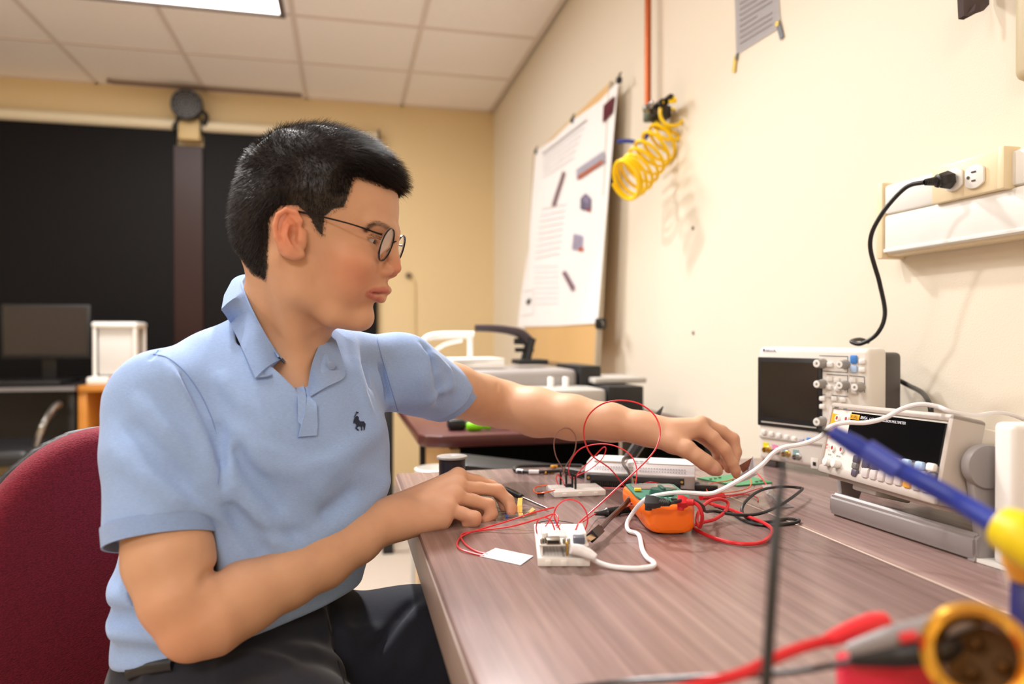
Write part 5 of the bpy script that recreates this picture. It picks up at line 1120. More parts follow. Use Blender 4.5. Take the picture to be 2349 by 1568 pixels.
for s in (-1, 1):
    H.cone((-.002, s*.052, -.040), (.004, s*.050, -.060), .015, .013, k=.02)
    H.cone((.004, s*.050, -.060), (.038, s*.036, -.082), .013, .011, k=.02)
    H.cone((.038, s*.036, -.082), (.060, s*.012, -.0865), .011, .010, k=.015)
    H.ell((.055, s*.044, -.016), (.024, .020, .018), k=.02)               # cheek bone
    H.ell((.047, s*.037, -.040), (.020, .018, .026), k=.02)               # cheek
    H.cone((.0850, s*.010, .0285), (.072, s*.046, .030), .006, .006, k=.014)   # brow ridge
    H.ell((.092, s*.030, .013), (.0125, .018, .0085), 's', .014)          # socket
    H.cone((.087, 0, .020), (.089, s*.004, .0), .0035, .0035, k=.01)
H.ell((.0680, 0, -.079), (.008, .014, .011), k=.012)                        # chin
H.chain([((.0830, 0, .026), .0055), ((.0865, 0, .008), .0056), ((.0935, 0, -.006), .0064), ((.0952, 0, -.0135), .0082)], k=.010)
for s in (-1, 1):
    H.ell((.0865, s*.0122, -.0182), (.0108, .0072, .0085), k=.005)        # ala
    H.ell((.0925, s*.0062, -.0245), (.0055, .0030, .0042), 's', .002)     # nostril
H.cone((.0870, 0, -.027), (.0895, 0, -.036), .0022, .0016, 's', .005)
# lips
UL = [(.0705, .0270, -.0484, .0014), (.0825, .016, -.0448, .0026), (.0893, .006, -.0424, .0036), (.0897, 0, -.0430, .0036)]
LL = [(.0705, .0262, -.0490, .0014), (.0785, .015, -.0525, .0034), (.0838, .005, -.0536, .0040), (.0840, 0, -.0538, .0041)]
for s in (-1, 1):
    for Q_ in (UL, LL): H.chain([((x, s*y, z), r) for x, y, z, r in Q_], k=.006, k0=.003)
    H.chain([((.0705, s*.0285, -.0487), .0010), ((.0835, s*.016, -.0482), .0010), ((.0945, s*.005, -.0478), .0010), ((.0955, 0, -.0482), .001)], 's', .0025)
# eyes: lids over the ball with a slit
EYE = (.0640, .0322, .0135); ER = .0118
for s in (-1, 1):
    c = (EYE[0], s*EYE[1], EYE[2])
    H.ell(c, (.0136, .0145, .0128), k=.005)
    H.ell((.0770, s*.0345, .0108), (.012, .0138, .0024), 's', .0012, rot=(s*.10, 0, s*.35))
    H.chain([((.0765, s*.0185, .0185), .0006), ((.0805, s*.030, .0210), .0006), ((.0720, s*.0435, .0175), .0006)], 's', .002)
# ears from the near side outline
def ep(px, py, y): x, z = headxz(px, py, -abs(y)); return x, z
def earchain(pts, k, op='u', k0=.002):
    for s in (-1, 1):
        q = []
        for px, py, y, r in pts: x, z = ep(px, py, y); q.append(((x, s*y, z), r))
        H.chain(q, op, k, k0)
earchain([(672, 520, .078, .008), (662, 545, .080, .009), (672, 570, .078, .007)], .006, k0=.006)
for s in (-1, 1):
    x, z = ep(657, 535, .0815); H.ell((x, s*.0815, z), (.0155, .0042, .026), k=.006, rot=(0, math.radians(-8), s*math.radians(22)))
earchain([(684, 528, .080, .0022), (690, 506, .0815, .0027), (678, 487, .084, .0030), (657, 481, .087, .0032), (639, 492, .089, .0032), (631, 516, .0895, .0032), (634, 545, .088, .0030), (646, 568, .085, .0032), (660, 582, .082, .0040)], .0025)
earchain([(664, 580, .0800, .0052), (678, 585, .0785, .0060), (690, 584, .0765, .0050)], .005)
earchain([(668, 500, .0840, .0024), (652, 512, .0862, .0024), (648, 535, .0862, .0026), (655, 556, .0845, .0026), (672, 566, .0820, .0028)], .003)
earchain([(674, 524, .0850, .0050), (674, 540, .0835, .0066), (677, 554, .0840, .0052)], .003, 's')
earchain([(664, 504, .0870, .0028), (672, 512, .0865, .0030)], .002, 's')
earchain([(694, 536, .0765, .0055), (692, 550, .0770, .0055), (694, 562, .0760, .0045)], .005)
earchain([(658, 492, .0885, .0016), (641, 505, .0915, .0016), (639, 530, .0910, .0014), (646, 552, .0885, .0012)], .002, 's')
# ---- body skin
SHR = dp(364, 922, .80); SHL = dp(925, 855, 1.05)
ELR = dp(413, 1442, .715); ELL = dp(1150, 928, 1.225)
TF = RW*.69-FW*.72; TLf = np.cross(UP, TF)                # torso facing and its left
BF = Field()
HEAD = (H, toH)
BF.add(HEAD, HC, .17, 'u', .01)
NK0 = fromH((-.028, 0, -.035)); NK1 = dp(640, 800, .925)
BF.cone(NK0, NK1, .053, .060, k=.018)
BF.cone(fromH((-.006, 0, -.082)), dp(655, 850, .905), .027, .030, k=.02)
for s in (-1, 1): BF.cone(fromH((-.025, s*.055, -.03)), dp(690 if s < 0 else 700, 872, .87 if s < 0 else .895), .012, .010, k=.022)
def skin_arm(pts, k, sq=None): BF.chain(pts, k=k, k0=.03, sq=sq)
tor = [(dp(560, 1500, .87), .105), (dp(600, 1200, .885), .11), (dp(645, 985, .91), .09)]
BF.chain(tor, k=.05, k0=.05, sq=(TF, .72))
BF.cone(dp(645, 860, .925), SHR, .036, .038, k=.02); BF.cone(dp(660, 860, .94), SHL, .036, .038, k=.02)
BF.cone(dp(650, 850, .905), dp(690, 960, .875), .045, .045, k=.03)
# right arm (near)
BF.chain([(SHR, .044), (dp(372, 1130, .765), .0440), (dp(388, 1280, .735), .0420), (dp(412, 1372, .722), .0375)], k=.02, k0=.012)
BF.cone(dp(412, 1372, .722), dp(432, 1436, .715), .0355, .0270, k=.012)
BF.chain([(dp(434, 1440, .715), .0272), (dp(480, 1418, .730), .0365), (dp(560, 1370, .760), .0365), (dp(660, 1322, .795), .0325), (dp(740, 1284, .825), .0310), (dp(820, 1236, .855), .0270), (dp(880, 1196, .878), .0232), (dp(915, 1182, .892), .0222)], k=.010, k0=.012)
BF.ell(dp(434, 1466, .712), (.0135, .0135, .0135), k=.02)
# left arm (far)
BF.chain([(SHL, .042), (dp(1040, 895, 1.14), .0410), (dp(1110, 917, 1.20), .0400), (dp(1150, 926, 1.222), .0385)], k=.02, k0=.012)
BF.chain([(dp(1150, 926, 1.222), .0385), (dp(1232, 945, 1.190), .0392), (dp(1314, 957, 1.160), .0350), (dp(1401, 968, 1.128), .0285), (dp(1473, 981, 1.105), .0235), (dp(1500, 988, 1.098), .0222)], k=.012, k0=.012)
def finger(F, pts, kk=.0022):
    F.chain(pts, k=kk, k0=.004)
HA = Field()     # right hand
M_ = {'i': (1052, 1094, .968), 'm': (1052, 1117, .950), 'r': (1045, 1140, .932), 'l': (1027, 1166, .912)}
for kx, off, r0, r1 in (('i', (884, 1168, .905), .0140, .0108), ('m', (886, 1180, .895), .0140, .0106), ('r', (892, 1192, .888), .0140, .0104), ('l', (902, 1206, .880), .0150, .0108)):
    HA.cone(dp(*off), dp(*M_[kx]), r0, r1, k=.014)
HA.cone(dp(930, 1198, .885), dp(1010, 1190, .902), .0190, .0150, k=.012)
HA.cone(dp(930, 1180, .905), dp(1010, 1155, .955), .0150, .0130, k=.012)
for kx in 'imrl': HA.ell(dp(M_[kx][0], M_[kx][1]-3, M_[kx][2]), (.0112, .0112, .0112), k=.006)
# tendons
for kx, c in (('i', (930, 1140, .915)), ('m', (935, 1152, .905)), ('r', (940, 1166, .900))): HA.cone(dp(c[0], c[1]-2, c[2]), dp(M_[kx][0]-6, M_[kx][1]-11, M_[kx][2]), .0030, .0030, k=.008)
FI = {'i': [(1052, 1095, .968, .0104), (1094, 1104, .982, .0088), (1128, 1116, .990, .0086), (1150, 1140, .988, .0077), (1158, 1166, .980, .0066)],
      'm': [(1052, 1118, .950, .0104), (1100, 1120, .962, .0084), (1142, 1125, .970, .0088), (1166, 1148, .968, .0078), (1172, 1165, .962, .0072), (1172, 1176, .957, .0062)],
      'r': [(1045, 1141, .932, .0102), (1085, 1148, .941, .0086), (1121, 1158, .946, .0086), (1128, 1178, .942, .0076), (1112, 1194, .935, .0066)],
      'l': [(1027, 1167, .912, .0100), (1060, 1178, .912, .0084), (1089, 1187, .908, .0083), (1088, 1196, .909, .0070), (1070, 1202, .912, .0062)]}
for kx in 'imrl': finger(HA, [(dp(a, b, c), r) for a, b, c, r in FI[kx]])
HA.chain([(dp(960, 1186, .935), .0135), (dp(1030, 1172, .965), .0110), (dp(1082, 1172, .972), .0092), (dp(1112, 1178, .970), .0078)], k=.006, k0=.004)
BF.add((HA, lambda P: P), dp(1010, 1160, .93), .135, 'u', .014)
HB = Field()     # left hand
ML = {'i': (1603, 976, 1.072), 'm': (1618, 972, 1.092), 'r': (1612, 982, 1.112), 'l': (1598, 994, 1.130)}
for kx, off, r0, r1 in (('i', (1492, 985, 1.092), .0150, .0112), ('m', (1492, 984, 1.102), .0150, .0108), ('r', (1490, 988, 1.108), .0140, .0100), ('l', (1490, 994, 1.110), .0130, .0100)):
    HB.cone(dp(*off), dp(*ML[kx]), r0, r1, k=.014)
HB.ell(dp(1609, 968, 1.080), (.0100, .0100, .0100), k=.008)
FL = {'i': [(1603, 977, 1.072, .0112), (1636, 1003, 1.064, .0092), (1662, 1030, 1.060, .0090), (1680, 1062, 1.060, .0080), (1687, 1078, 1.060, .0072), (1689, 1089, 1.060, .0056)],
      'm': [(1618, 974, 1.092, .0106), (1655, 988, 1.092, .0088), (1682, 1006, 1.090, .0088), (1689, 1036, 1.086, .0078), (1684, 1066, 1.078, .0064)],
      'r': [(1612, 984, 1.112, .0102), (1645, 1003, 1.120, .0086), (1666, 1024, 1.120, .0084), (1664, 1050, 1.110, .0074), (1671, 1076, 1.096, .0062)],
      'l': [(1598, 996, 1.130, .0094), (1624, 1014, 1.138, .0076), (1644, 1034, 1.136, .0076), (1645, 1054, 1.126, .0066), (1655, 1070, 1.112, .0056)]}
for kx in 'imrl': finger(HB, [(dp(a, b, c), r) for a, b, c, r in FL[kx]])
HB.chain([(dp(1505, 998, 1.088), .0175), (dp(1545, 1014, 1.070), .0165), (dp(1576, 1030, 1.054), .0128), (dp(1600, 1047, 1.047), .0108), (dp(1618, 1060, 1.045), .0112), (dp(1636, 1073, 1.048), .0100), (dp(1647, 1080, 1.051), .0074)], k=.010, k0=.006)
HB.cone(dp(1540, 1000, 1.080), dp(1588, 992, 1.072), .0150, .0090, k=.012)
BF.add((HB, lambda P: P), dp(1590, 1020, 1.09), .135, 'u', .012)

CR = []
for pts, w, a in (([(1141, 876), (1139, 900), (1144, 938)], .0035, -.0016), ([(506, 1292), (478, 1318), (455, 1352)], .0060, -.0045)):
    q = [hit(BF, *p_) for p_ in pts]; q = [p_ for p_ in q if p_ is not None]; CR.append((q, w, a))
for q, w, a in CR: BF.bump(q, w, a)
NAIL = hit(BF, 1640, 1076)
def gauss(P, c, r): return np.exp(-(((P-npv(c))/npv(r))**2).sum(1))
BV, BFc = mesh_field(BF, (-.58, .40, .58), (.62, 1.30, 1.30), .0016)
HP = toH(BV)
base = npv(srgb(208, 162, 130)); col = np.tile(base, (len(BV), 1))
def mixc(col, m, c): return col*(1-m[:, None])+npv(c)*m[:, None]
inH = np.linalg.norm(HP, axis=1) < .2
YA = HP.copy(); YA[:, 1] = np.abs(YA[:, 1])
col = mixc(col, .42*gauss(YA, (.062, .050, -.028), (.03, .04, .03))*inH, srgb(222, 128, 98))
col = mixc(col, .55*gauss(YA, (.098, .0, -.014), (.012, .02, .014))*inH, srgb(214, 122, 96))
col = mixc(col, .55*gauss(YA, (-.01, .088, .01), (.03, .012, .04))*inH, srgb(232, 120, 88))
def chdist(P, Q_): 
    best = np.full(len(P), 9.)
    for a, b in zip(Q_, Q_[1:]):
        a = npv(a); b = npv(b); ab = b-a; h = np.clip((P-a) @ ab/(ab @ ab), 0, 1); best = np.minimum(best, np.linalg.norm(P-a-h[:, None]*ab, axis=1))
    return best
dl = np.minimum(chdist(YA, [q[:3] for q in UL]), chdist(YA, [q[:3] for q in LL]))
lip = np.clip((.0056-dl)/.0016, 0, 1)*(YA[:, 0] > .07)*inH
col = mixc(col, lip*.8, srgb(184, 98, 90))
ml = chdist(YA, [(.0705, .0285, -.0487), (.0835, .016, -.0482), (.0945, .005, -.0478), (.0955, 0, -.0482)])
col = mixc(col, np.clip((.0022-ml)/.001, 0, 1)*.7*inH, srgb(120, 50, 46))
# scalp hair mask from the side outline
HPOLY = [(1010, 330), (950, 425), (905, 408), (862, 414), (812, 404), (800, 455), (792, 478), (770, 484), (752, 500), (744, 545), (733, 540), (722, 520), (706, 492), (690, 482), (655, 478), (626, 505), (618, 560), (616, 610), (600, 642), (560, 625), (500, 560), (440, 300), (700, 180)]
HP2 = np.array([headxz(px, py, -.066) for px, py in HPOLY])
def inpoly(x, z, poly):
    ins = np.zeros(len(x), bool); n = len(poly)
    for i in range(n):
        x0, z0 = poly[i]; x1, z1 = poly[(i+1) % n]; c = ((z0 > z) != (z1 > z)) & (x < (x1-x0)*(z-z0)/(z1-z0+1e-12)+x0); ins ^= c
    return ins
def polydist(x, z, poly):
    P = np.stack([x, z], 1); best = np.full(len(x), 9.); n = len(poly)
    for i in range(n):
        a = poly[i]; b = poly[(i+1) % n]; ab = b-a; h = np.clip((P-a) @ ab/(ab @ ab), 0, 1); best = np.minimum(best, np.linalg.norm(P-a-h[:, None]*ab, axis=1))
    return best
EPOLY = [headxz(px, py, -.082) for px, py in ((616, 500), (640, 472), (680, 470), (708, 500), (712, 600), (640, 606), (618, 560))]
def hairmask(P):
    """signed depth inside the hair outline, metres"""
    x, z = P[:, 0], P[:, 2]; d = polydist(x, z, HP2); ins = inpoly(x, z, HP2)
    front = .084-.25*np.abs(P[:, 1])*0      # forehead hairline sits above z .078 in the middle
    d = np.where(ins, d, -d)
    # keep the ears bare
    ear = inpoly(x, z, EPOLY) & (np.abs(P[:, 1]) > .0740)
    return np.where(ear, -.01, d)
hm_ = hairmask(HP)*1.0; hm_[~inH] = -1
side = np.clip((.045-HP[:, 2])/.05, 0, 1)
dark = np.clip((hm_+.003)/(.014+.016*np.clip((.06-HP[:, 2])/.04, 0, 1)*(HP[:, 0] > -.02)), 0, 1)*inH
col = mixc(col, dark*(.93-.12*side), srgb(44, 32, 30))
# brows
def nearpts(pts): q = [hit(BF, *p_) for p_ in pts]; q = toH(np.array([p_ for p_ in q if p_ is not None])); q[:, 1] = np.abs(q[:, 1]); return list(q)
BRP = nearpts([(842, 528), (852, 517), (866, 512), (880, 516), (892, 524)]); bd = chdist(YA, BRP); brow = np.clip((.0042-bd)/.003, 0, 1)*inH
col = mixc(col, brow*.62, srgb(70, 48, 40))
# knuckles, fingertips
for F_ in (FI, FL):
    for kx in 'imrl':
        for j, a in ((2, .35), (-1, .5)):
            q = F_[kx][j]; col = mixc(col, a*gauss(BV, dp(*q[:3]), (.011, .011, .011)), srgb(224, 128, 100))
col = mixc(col, .45*gauss(BV, ELR, (.05, .05, .04)), srgb(218, 142, 108))
if NAIL is not None: col = mixc(col, np.clip(1.6*gauss(BV, NAIL, (.0055, .0055, .0055)), 0, .75), srgb(240, 186, 176))
col = mixc(col, .5*np.clip(gauss(BV, dp(1020, 1160, .93), (.12, .12, .12))+gauss(BV, dp(1600, 1020, 1.09), (.12, .12, .12)), 0, 1), srgb(222, 172, 146))  # paler hands: the strong light on them is put into the skin tint
def skinmat():
    m = bpy.data.materials.new('skin'); m.use_nodes = True; nt = m.node_tree; b = nt.nodes['Principled BSDF']
    at = nt.nodes.new('ShaderNodeAttribute'); at.attribute_name = 'tint'; tc = nt.nodes.new('ShaderNodeTexCoord')
    nz = nt.nodes.new('ShaderNodeTexNoise'); nz.inputs['Scale'].default_value = 45; nz.inputs['Detail'].default_value = 5; nt.links.new(tc.outputs['Object'], nz.inputs[0])
    hs = nt.nodes.new('ShaderNodeMix'); hs.data_type = 'RGBA'; hs.blend_type = 'MULTIPLY'; hs.inputs[0].default_value = .25
    cr = nt.nodes.new('ShaderNodeValToRGB'); cr.color_ramp.elements[0].position = .3; cr.color_ramp.elements[0].color = (.80, .70, .66, 1); cr.color_ramp.elements[1].position = .7
    nt.links.new(nz.outputs[0], cr.inputs[0]); nt.links.new(at.outputs['Color'], hs.inputs[6]); nt.links.new(cr.outputs[0], hs.inputs[7]); nt.links.new(hs.outputs[2], b.inputs['Base Color'])
    b.inputs['Roughness'].default_value = .54; b.inputs['Specular IOR Level'].default_value = .34
    b.inputs['Subsurface Weight'].default_value = .18; b.inputs['Subsurface Radius'].default_value = (1, .35, .18); b.inputs['Subsurface Scale'].default_value = .006
    n2 = nt.nodes.new('ShaderNodeTexNoise'); n2.inputs['Scale'].default_value = 900; n2.inputs['Detail'].default_value = 2; nt.links.new(tc.outputs['Object'], n2.inputs[0])
    bp_ = nt.nodes.new('ShaderNodeBump'); bp_.inputs['Strength'].default_value = .12; bp_.inputs['Distance'].default_value = .0008; nt.links.new(n2.outputs[0], bp_.inputs['Height']); nt.links.new(bp_.outputs[0], b.inputs['Normal'])
    return m
man = thing('person', 'person with short black hair and a light blue polo shirt seated at the table', 'person', ORG)
npmesh('body', BV, BFc, skinmat(), man, col=col, org=ORG)
# eyes
def H4(): 
    M = Matrix.Identity(4)
    for i in range(3):
        for j in range(3): M[i][j] = HR[i, j]
    M.translation = Vector(HC)-Vector(ORG); return M
MH4 = H4()
m_eye = mat('eye_white', (186, 172, 166), .15); m_iris = mat('iris', (46, 28, 22), .1)
for s in (-1, 1):
    bm = BM(); sph(bm, (EYE[0], s*EYE[1], EYE[2]), ER, u=28, v=18); bmesh.ops.transform(bm, matrix=MH4, verts=bm.verts); e = obj('eye', bm, m_eye, man)
    g = Vector((1, -.05*s, -.30)).normalized(); bm = BM(); c = Vector((EYE[0], s*EYE[1], EYE[2]))+g*(ER*.93)
    Mq = g.to_track_quat('Z', 'Y').to_matrix().to_4x4(); Mq.translation = c
    lathe(bm, [(0, .0012), (.003, .0009), (.0052, -.0003), (.0054, -.0012)], Mq, 24); bmesh.ops.transform(bm, matrix=MH4, verts=bm.verts); obj('iris', bm, m_iris, e)
# ---- hair
def strands(R0, Dv, Ln, w, seg=3, curl=None):
    """tapered three-sided blades as one array mesh"""
    n = len(R0); V = []; t = np.linspace(0, 1, seg+1)
    s1 = np.cross(Dv, RNG.normal(size=(n, 3))); s1 /= np.linalg.norm(s1, axis=1)[:, None]; s2 = np.cross(Dv, s1)
    pts = np.zeros((n, seg+1, 3, 3))
    for i, q in enumerate(t):
        c = R0+Dv*(Ln*q)[:, None]+(curl*(Ln*q*q)[:, None] if curl is not None else 0)
        rr = w*(1-.8*q)
        for j in range(3):
            a = 2*math.pi*j/3; pts[:, i, j] = c+(s1*math.cos(a)+s2*math.sin(a))*(rr if np.ndim(rr) else np.full(n, rr))[:, None]
    V = pts.reshape(-1, 3); b = np.arange(n)*(seg+1)*3; F = []
    for i in range(seg):
        for j in range(3):
            k = (j+1) % 3; F.append(np.stack([b+i*3+j, b+i*3+k, b+(i+1)*3+k, b+(i+1)*3+j], 1))
    return V, np.concatenate(F)
BN = normals_of(BV, BFc); HN = BN @ HR
fc = BV[BFc].mean(1); fm = hm_[BFc].mean(1)
sel = np.argwhere(fm > -.001)[:, 0]
NS = 60000
pick = RNG.choice(sel, NS); u = RNG.random((NS, 4)); u /= u.sum(1)[:, None]
R0 = (BV[BFc[pick]]*u[:, :, None]).sum(1); N0 = HN[BFc[pick, 0]]; P0 = toH(R0); dep = hairmask(P0)
def comb(P, N):
    """hair lie direction and length in head axes"""
    x, y, z = P[:, 0], P[:, 1], P[:, 2]; top = np.clip((z-.072)/.035, 0, 1); bk = np.clip((-.04-x)/.04, 0, 1)*(1-top)
    fwd = np.stack([np.ones_like(x), 0*x, .05+0*x], 1); dn = np.stack([.25-.5*bk, 0*x, -1+0*x], 1)
    T_ = top[:, None]*fwd+(1-top[:, None])*dn; T_ = T_-N*(T_*N).sum(1)[:, None]*.9
    Dv = N*(.62+.25*top[:, None])+T_*(.62); Dv /= np.linalg.norm(Dv, axis=1)[:, None]
    fr = np.clip((x-.03)/.05, 0, 1)*top
    L = .0125+.012*top-.006*fr-.004*np.clip((.02-z)/.05, 0, 1)
    return Dv, L, top, fr
Dv, Ln, top, fr = comb(P0, N0)
Ln = Ln*np.clip((dep+.004)/(.018+.016*(P0[:, 2] < .06)*(P0[:, 0] > -.02)), .2, 1)*(.75+.5*RNG.random(NS))
Dv = Dv+RNG.normal(size=(NS, 3))*(.14+.20*top[:, None]); Dv /= np.linalg.norm(Dv, axis=1)[:, None]
cur = np.stack([.25*top+.45*fr, 0*top, -.15-.15*top-.35*fr], 1)
SV, SF = strands(R0-(N0 @ HR.T)*.001, Dv @ HR.T, Ln, .00024, 3, cur @ HR.T)
# under layer: the scalp pushed out to half the hair length
capf = BFc[(hm_[BFc] > .0005).all(1)]; ids = np.unique(capf); mp_ = np.full(len(BV), -1); mp_[ids] = np.arange(len(ids))
Pc = HP[ids]; Dc, Lc, tc_, fc_ = comb(Pc, HN[ids]); th_ = Lc*.42*np.clip((hm_[ids]-.003)/.022, 0, 1)
CV = BV[ids]+(Dc @ HR.T)*th_[:, None]+BN[ids]*(.00012*RNG.normal(size=(len(ids), 1))*(th_[:, None] > .003)); CF = mp_[capf]
m_hair = mat('hair_black', (34, 23, 20), .40, spec=.5, var=.3, vscale=60)
npmesh('hair', np.concatenate([CV, SV]), np.concatenate([CF, SF+len(CV)]), m_hair, man, org=ORG)
def facestrands(name, sel_, n, dirf, L, w, lab=None):
    w_ = np.argwhere(sel_)[:, 0]; print(name, len(w_))
    if not len(w_): return
    ii = RNG.choice(w_, n); R = BV[ii]+RNG.normal(size=(n, 3))*.0004; N_ = HN[ii]; P = HP[ii]
    Dd = dirf(P, N_)+RNG.normal(size=(n, 3))*.12; Dd /= np.linalg.norm(Dd, axis=1)[:, None]
    V_, F_ = strands(R, Dd @ HR.T, np.full(n, L)*(.6+.6*RNG.random(n)), w, 2); return npmesh(name, V_, F_, m_hair, man, label=lab, org=ORG)
for s in (-1, 1):
    facestrands('eyebrow', (bd < .0030) & inH & (HP[:, 1]*s > 0), 230, lambda P, N: np.stack([-.75+0*P[:, 0], s*.6+0*P[:, 0], -.05+.35*(P[:, 1]*s < .03)], 1)+N*.15, .0065, .00012)
    ed = chdist(YA, nearpts([(842, 541), (850, 540), (860, 541), (870, 545)]))
    facestrands('eyelashes', (ed < .0016) & inH & (HP[:, 1]*s > 0), 45, lambda P, N: N*.8+np.stack([.6+0*P[:, 0], 0*P[:, 0], -.35+0*P[:, 0]], 1), .0055, .00012)
# ---------------------------------------------------------------- glasses
gl = thing('eyeglasses', 'round thin-rimmed metal eyeglasses worn by the seated man', 'glasses', Vector(fromH((.09, 0, .004))))
MG = Matrix.Translation(-gl.location) @ Matrix.Translation(Vector(ORG)) @ MH4
m_rim = mat('rim_dark', (44, 40, 44), .25, metal=.8); m_rims = mat('rim_silver', (170, 160, 160), .2, metal=.9)
GX, GZ, GR = .0900, .0100, .0212
for s in (-1, 1):
    c = Vector((GX-.001, s*.0305, GZ)); u = Vector((-s*.16*0-.10*1*s*s*0, 1, 0)); 
    ax1 = Vector((-.20*s, 1, 0)).normalized() if s > 0 else Vector((.20, 1, 0)).normalized(); ax1 = Vector((-.02*s, 1.0, 0)).normalized(); ax2 = Vector((.20, 0, 1)).normalized()
    ring_ = [c+ax1*(math.cos(q)*GR*1.02)+ax2*(math.sin(q)*GR*.95) for q in np.linspace(0, 2*math.pi, 40, endpoint=False)]
    bm = BM(); sweep(bm, ring_, .0009, seg=8, closed=True, n=1); bmesh.ops.transform(bm, matrix=MG, verts=bm.verts); obj('rim', bm, m_rim, gl)
    nn = ax1.cross(ax2); bm = BM(); sweep(bm, [p+nn*(.0013 if nn.x < 0 else -.0013) for p in ring_], .0008, seg=8, closed=True, n=1); bmesh.ops.transform(bm, matrix=MG, verts=bm.verts); obj('inner_rim', bm, m_rims, gl, label='silver inner rim')
    bm = BM(); cv = bm.verts.new(c+Vector((.0016, 0, 0))); vs = [bm.verts.new(p) for p in ring_]
    for i in range(40): bm.faces.new((vs[i], vs[(i+1) % 40], cv))
    bmesh.ops.transform(bm, matrix=MG, verts=bm.verts); bmesh.ops.solidify(bm, geom=bm.faces[:], thickness=.0008); o = obj('lens', bm, None, gl)
    lm = bpy.data.materials.get('lens_glass')
    if lm is None:
        lm = bpy.data.materials.new('lens_glass'); lm.use_nodes = True; nt = lm.node_tree; nt.nodes.remove(nt.nodes['Principled BSDF'])
        tr = nt.nodes.new('ShaderNodeBsdfTransparent'); gs = nt.nodes.new('ShaderNodeBsdfGlossy'); gs.inputs['Roughness'].default_value = .02; mx = nt.nodes.new('ShaderNodeMixShader'); lw = nt.nodes.new('ShaderNodeFresnel'); lw.inputs[0].default_value = 1.2
        mx.inputs[0].default_value = .13; nt.links.new(tr.outputs[0], mx.inputs[1]); nt.links.new(gs.outputs[0], mx.inputs[2]); nt.links.new(mx.outputs[0], nt.nodes['Material Output'].inputs[0])
    o.data.materials.append(lm)
    e = headxz(700, 489, -.0795); outer = c+ax1*(s*GR*1.0)+Vector((-.001, s*.001, .009))
    bm = BM(); sweep(bm, [outer, outer+Vector((-.006, s*.004, .0005)), Vector((.055, s*.0742, (GZ+.009)*.45+e[1]*.55)), Vector((e[0]+.005, s*.0790, e[1])), Vector((e[0]-.012, s*.0800, e[1]-.001)), Vector((e[0]-.026, s*.0775, e[1]-.016))], [.0014, .0011, .0009, .0012, .0014, .0014], seg=8); bmesh.ops.transform(bm, matrix=MG, verts=bm.verts); obj('temple', bm, m_rim, gl)
bm = BM(); sweep(bm, [(GX+.0005, -.0105, GZ+.005), (GX+.003, -.004, GZ+.0085), (GX+.003, .004, GZ+.0085), (GX+.0005, .0105, GZ+.005)], .0011, seg=8); bmesh.ops.transform(bm, matrix=MG, verts=bm.verts); obj('bridge', bm, m_rim, gl)
for s in (-1, 1):
    bm = BM(); sweep(bm, [(GX-.001, s*.0115, GZ-.002), (GX-.005, s*.0105, GZ-.006), (GX-.004, s*.0095, GZ-.010)], .0009, seg=6); bmesh.ops.transform(bm, matrix=MG, verts=bm.verts); obj('nose_pad', bm, m_rims, gl)
# ---------------------------------------------------------------- clothes
TS = (TF, .76)
SF_ = Field()
torso_pts = [(dp(545, 1500, .86), .135), (dp(556, 1400, .865), .138), (dp(575, 1290, .875), .140), (dp(602, 1160, .885), .147), (dp(632, 1050, .895), .150), (dp(650, 985, .905), .125)]
SF_.chain([(p, r) for p, r in torso_pts], k=.03, k0=.02, sq=TS)
nb = dp(625, 820, .935)
SF_.cone(dp(600, 800, .935), SHR+npv((0, 0, .002)), .052, .048, k=.04); SF_.cone(dp(655, 822, .945), SHL, .050, .050, k=.04)
def along(pts, s):
    L = [0]
    for a, b in zip(pts, pts[1:]): L.append(L[-1]+np.linalg.norm(b-a))
    for i in range(len(pts)-1):
        if s <= L[i+1] or i == len(pts)-2: q = (s-L[i])/(L[i+1]-L[i]); return pts[i]*(1-q)+pts[i+1]*q
# sleeves: outer cone cut by the hem plane
def sleeve(F, a, b, r0, rm, r1, n, cutk=.0015, sq=None):
    """a shoulder, b hem centre, n outward normal of the hem plane"""
    n = n/np.linalg.norm(n); sub = Field(); m = a*.55+b*.45; e = b+(b-a)/np.linalg.norm(b-a)*.04
    sub.cone(a, m, r0, rm, k=.01, sq=sq); sub.cone(m, e, rm, r1, k=.01, sq=sq)
    sub.add(lambda P: (P-b) @ n, b, 99, 'i', cutk); F.add((sub, lambda P: P), (a+b)/2, np.linalg.norm(b-a)/2+.08, 'u', .03); return sub
HRc = dp(370, 1205, .752); HRn = (HRc-SHR)/np.linalg.norm(HRc-SHR); HRn = HRn+UP*.0
HLc = dp(1026, 906, 1.13); HLn = npv((HLc-SHL)); HLn /= np.linalg.norm(HLn); HLn = HLn-UP*.55; HLn /= np.linalg.norm(HLn)
sleeve(SF_, SHR, HRc, .0480, .0550, .0560, HRn)
sleeve(SF_, SHL, HLc, .0490, .0480, .0460, HLn)
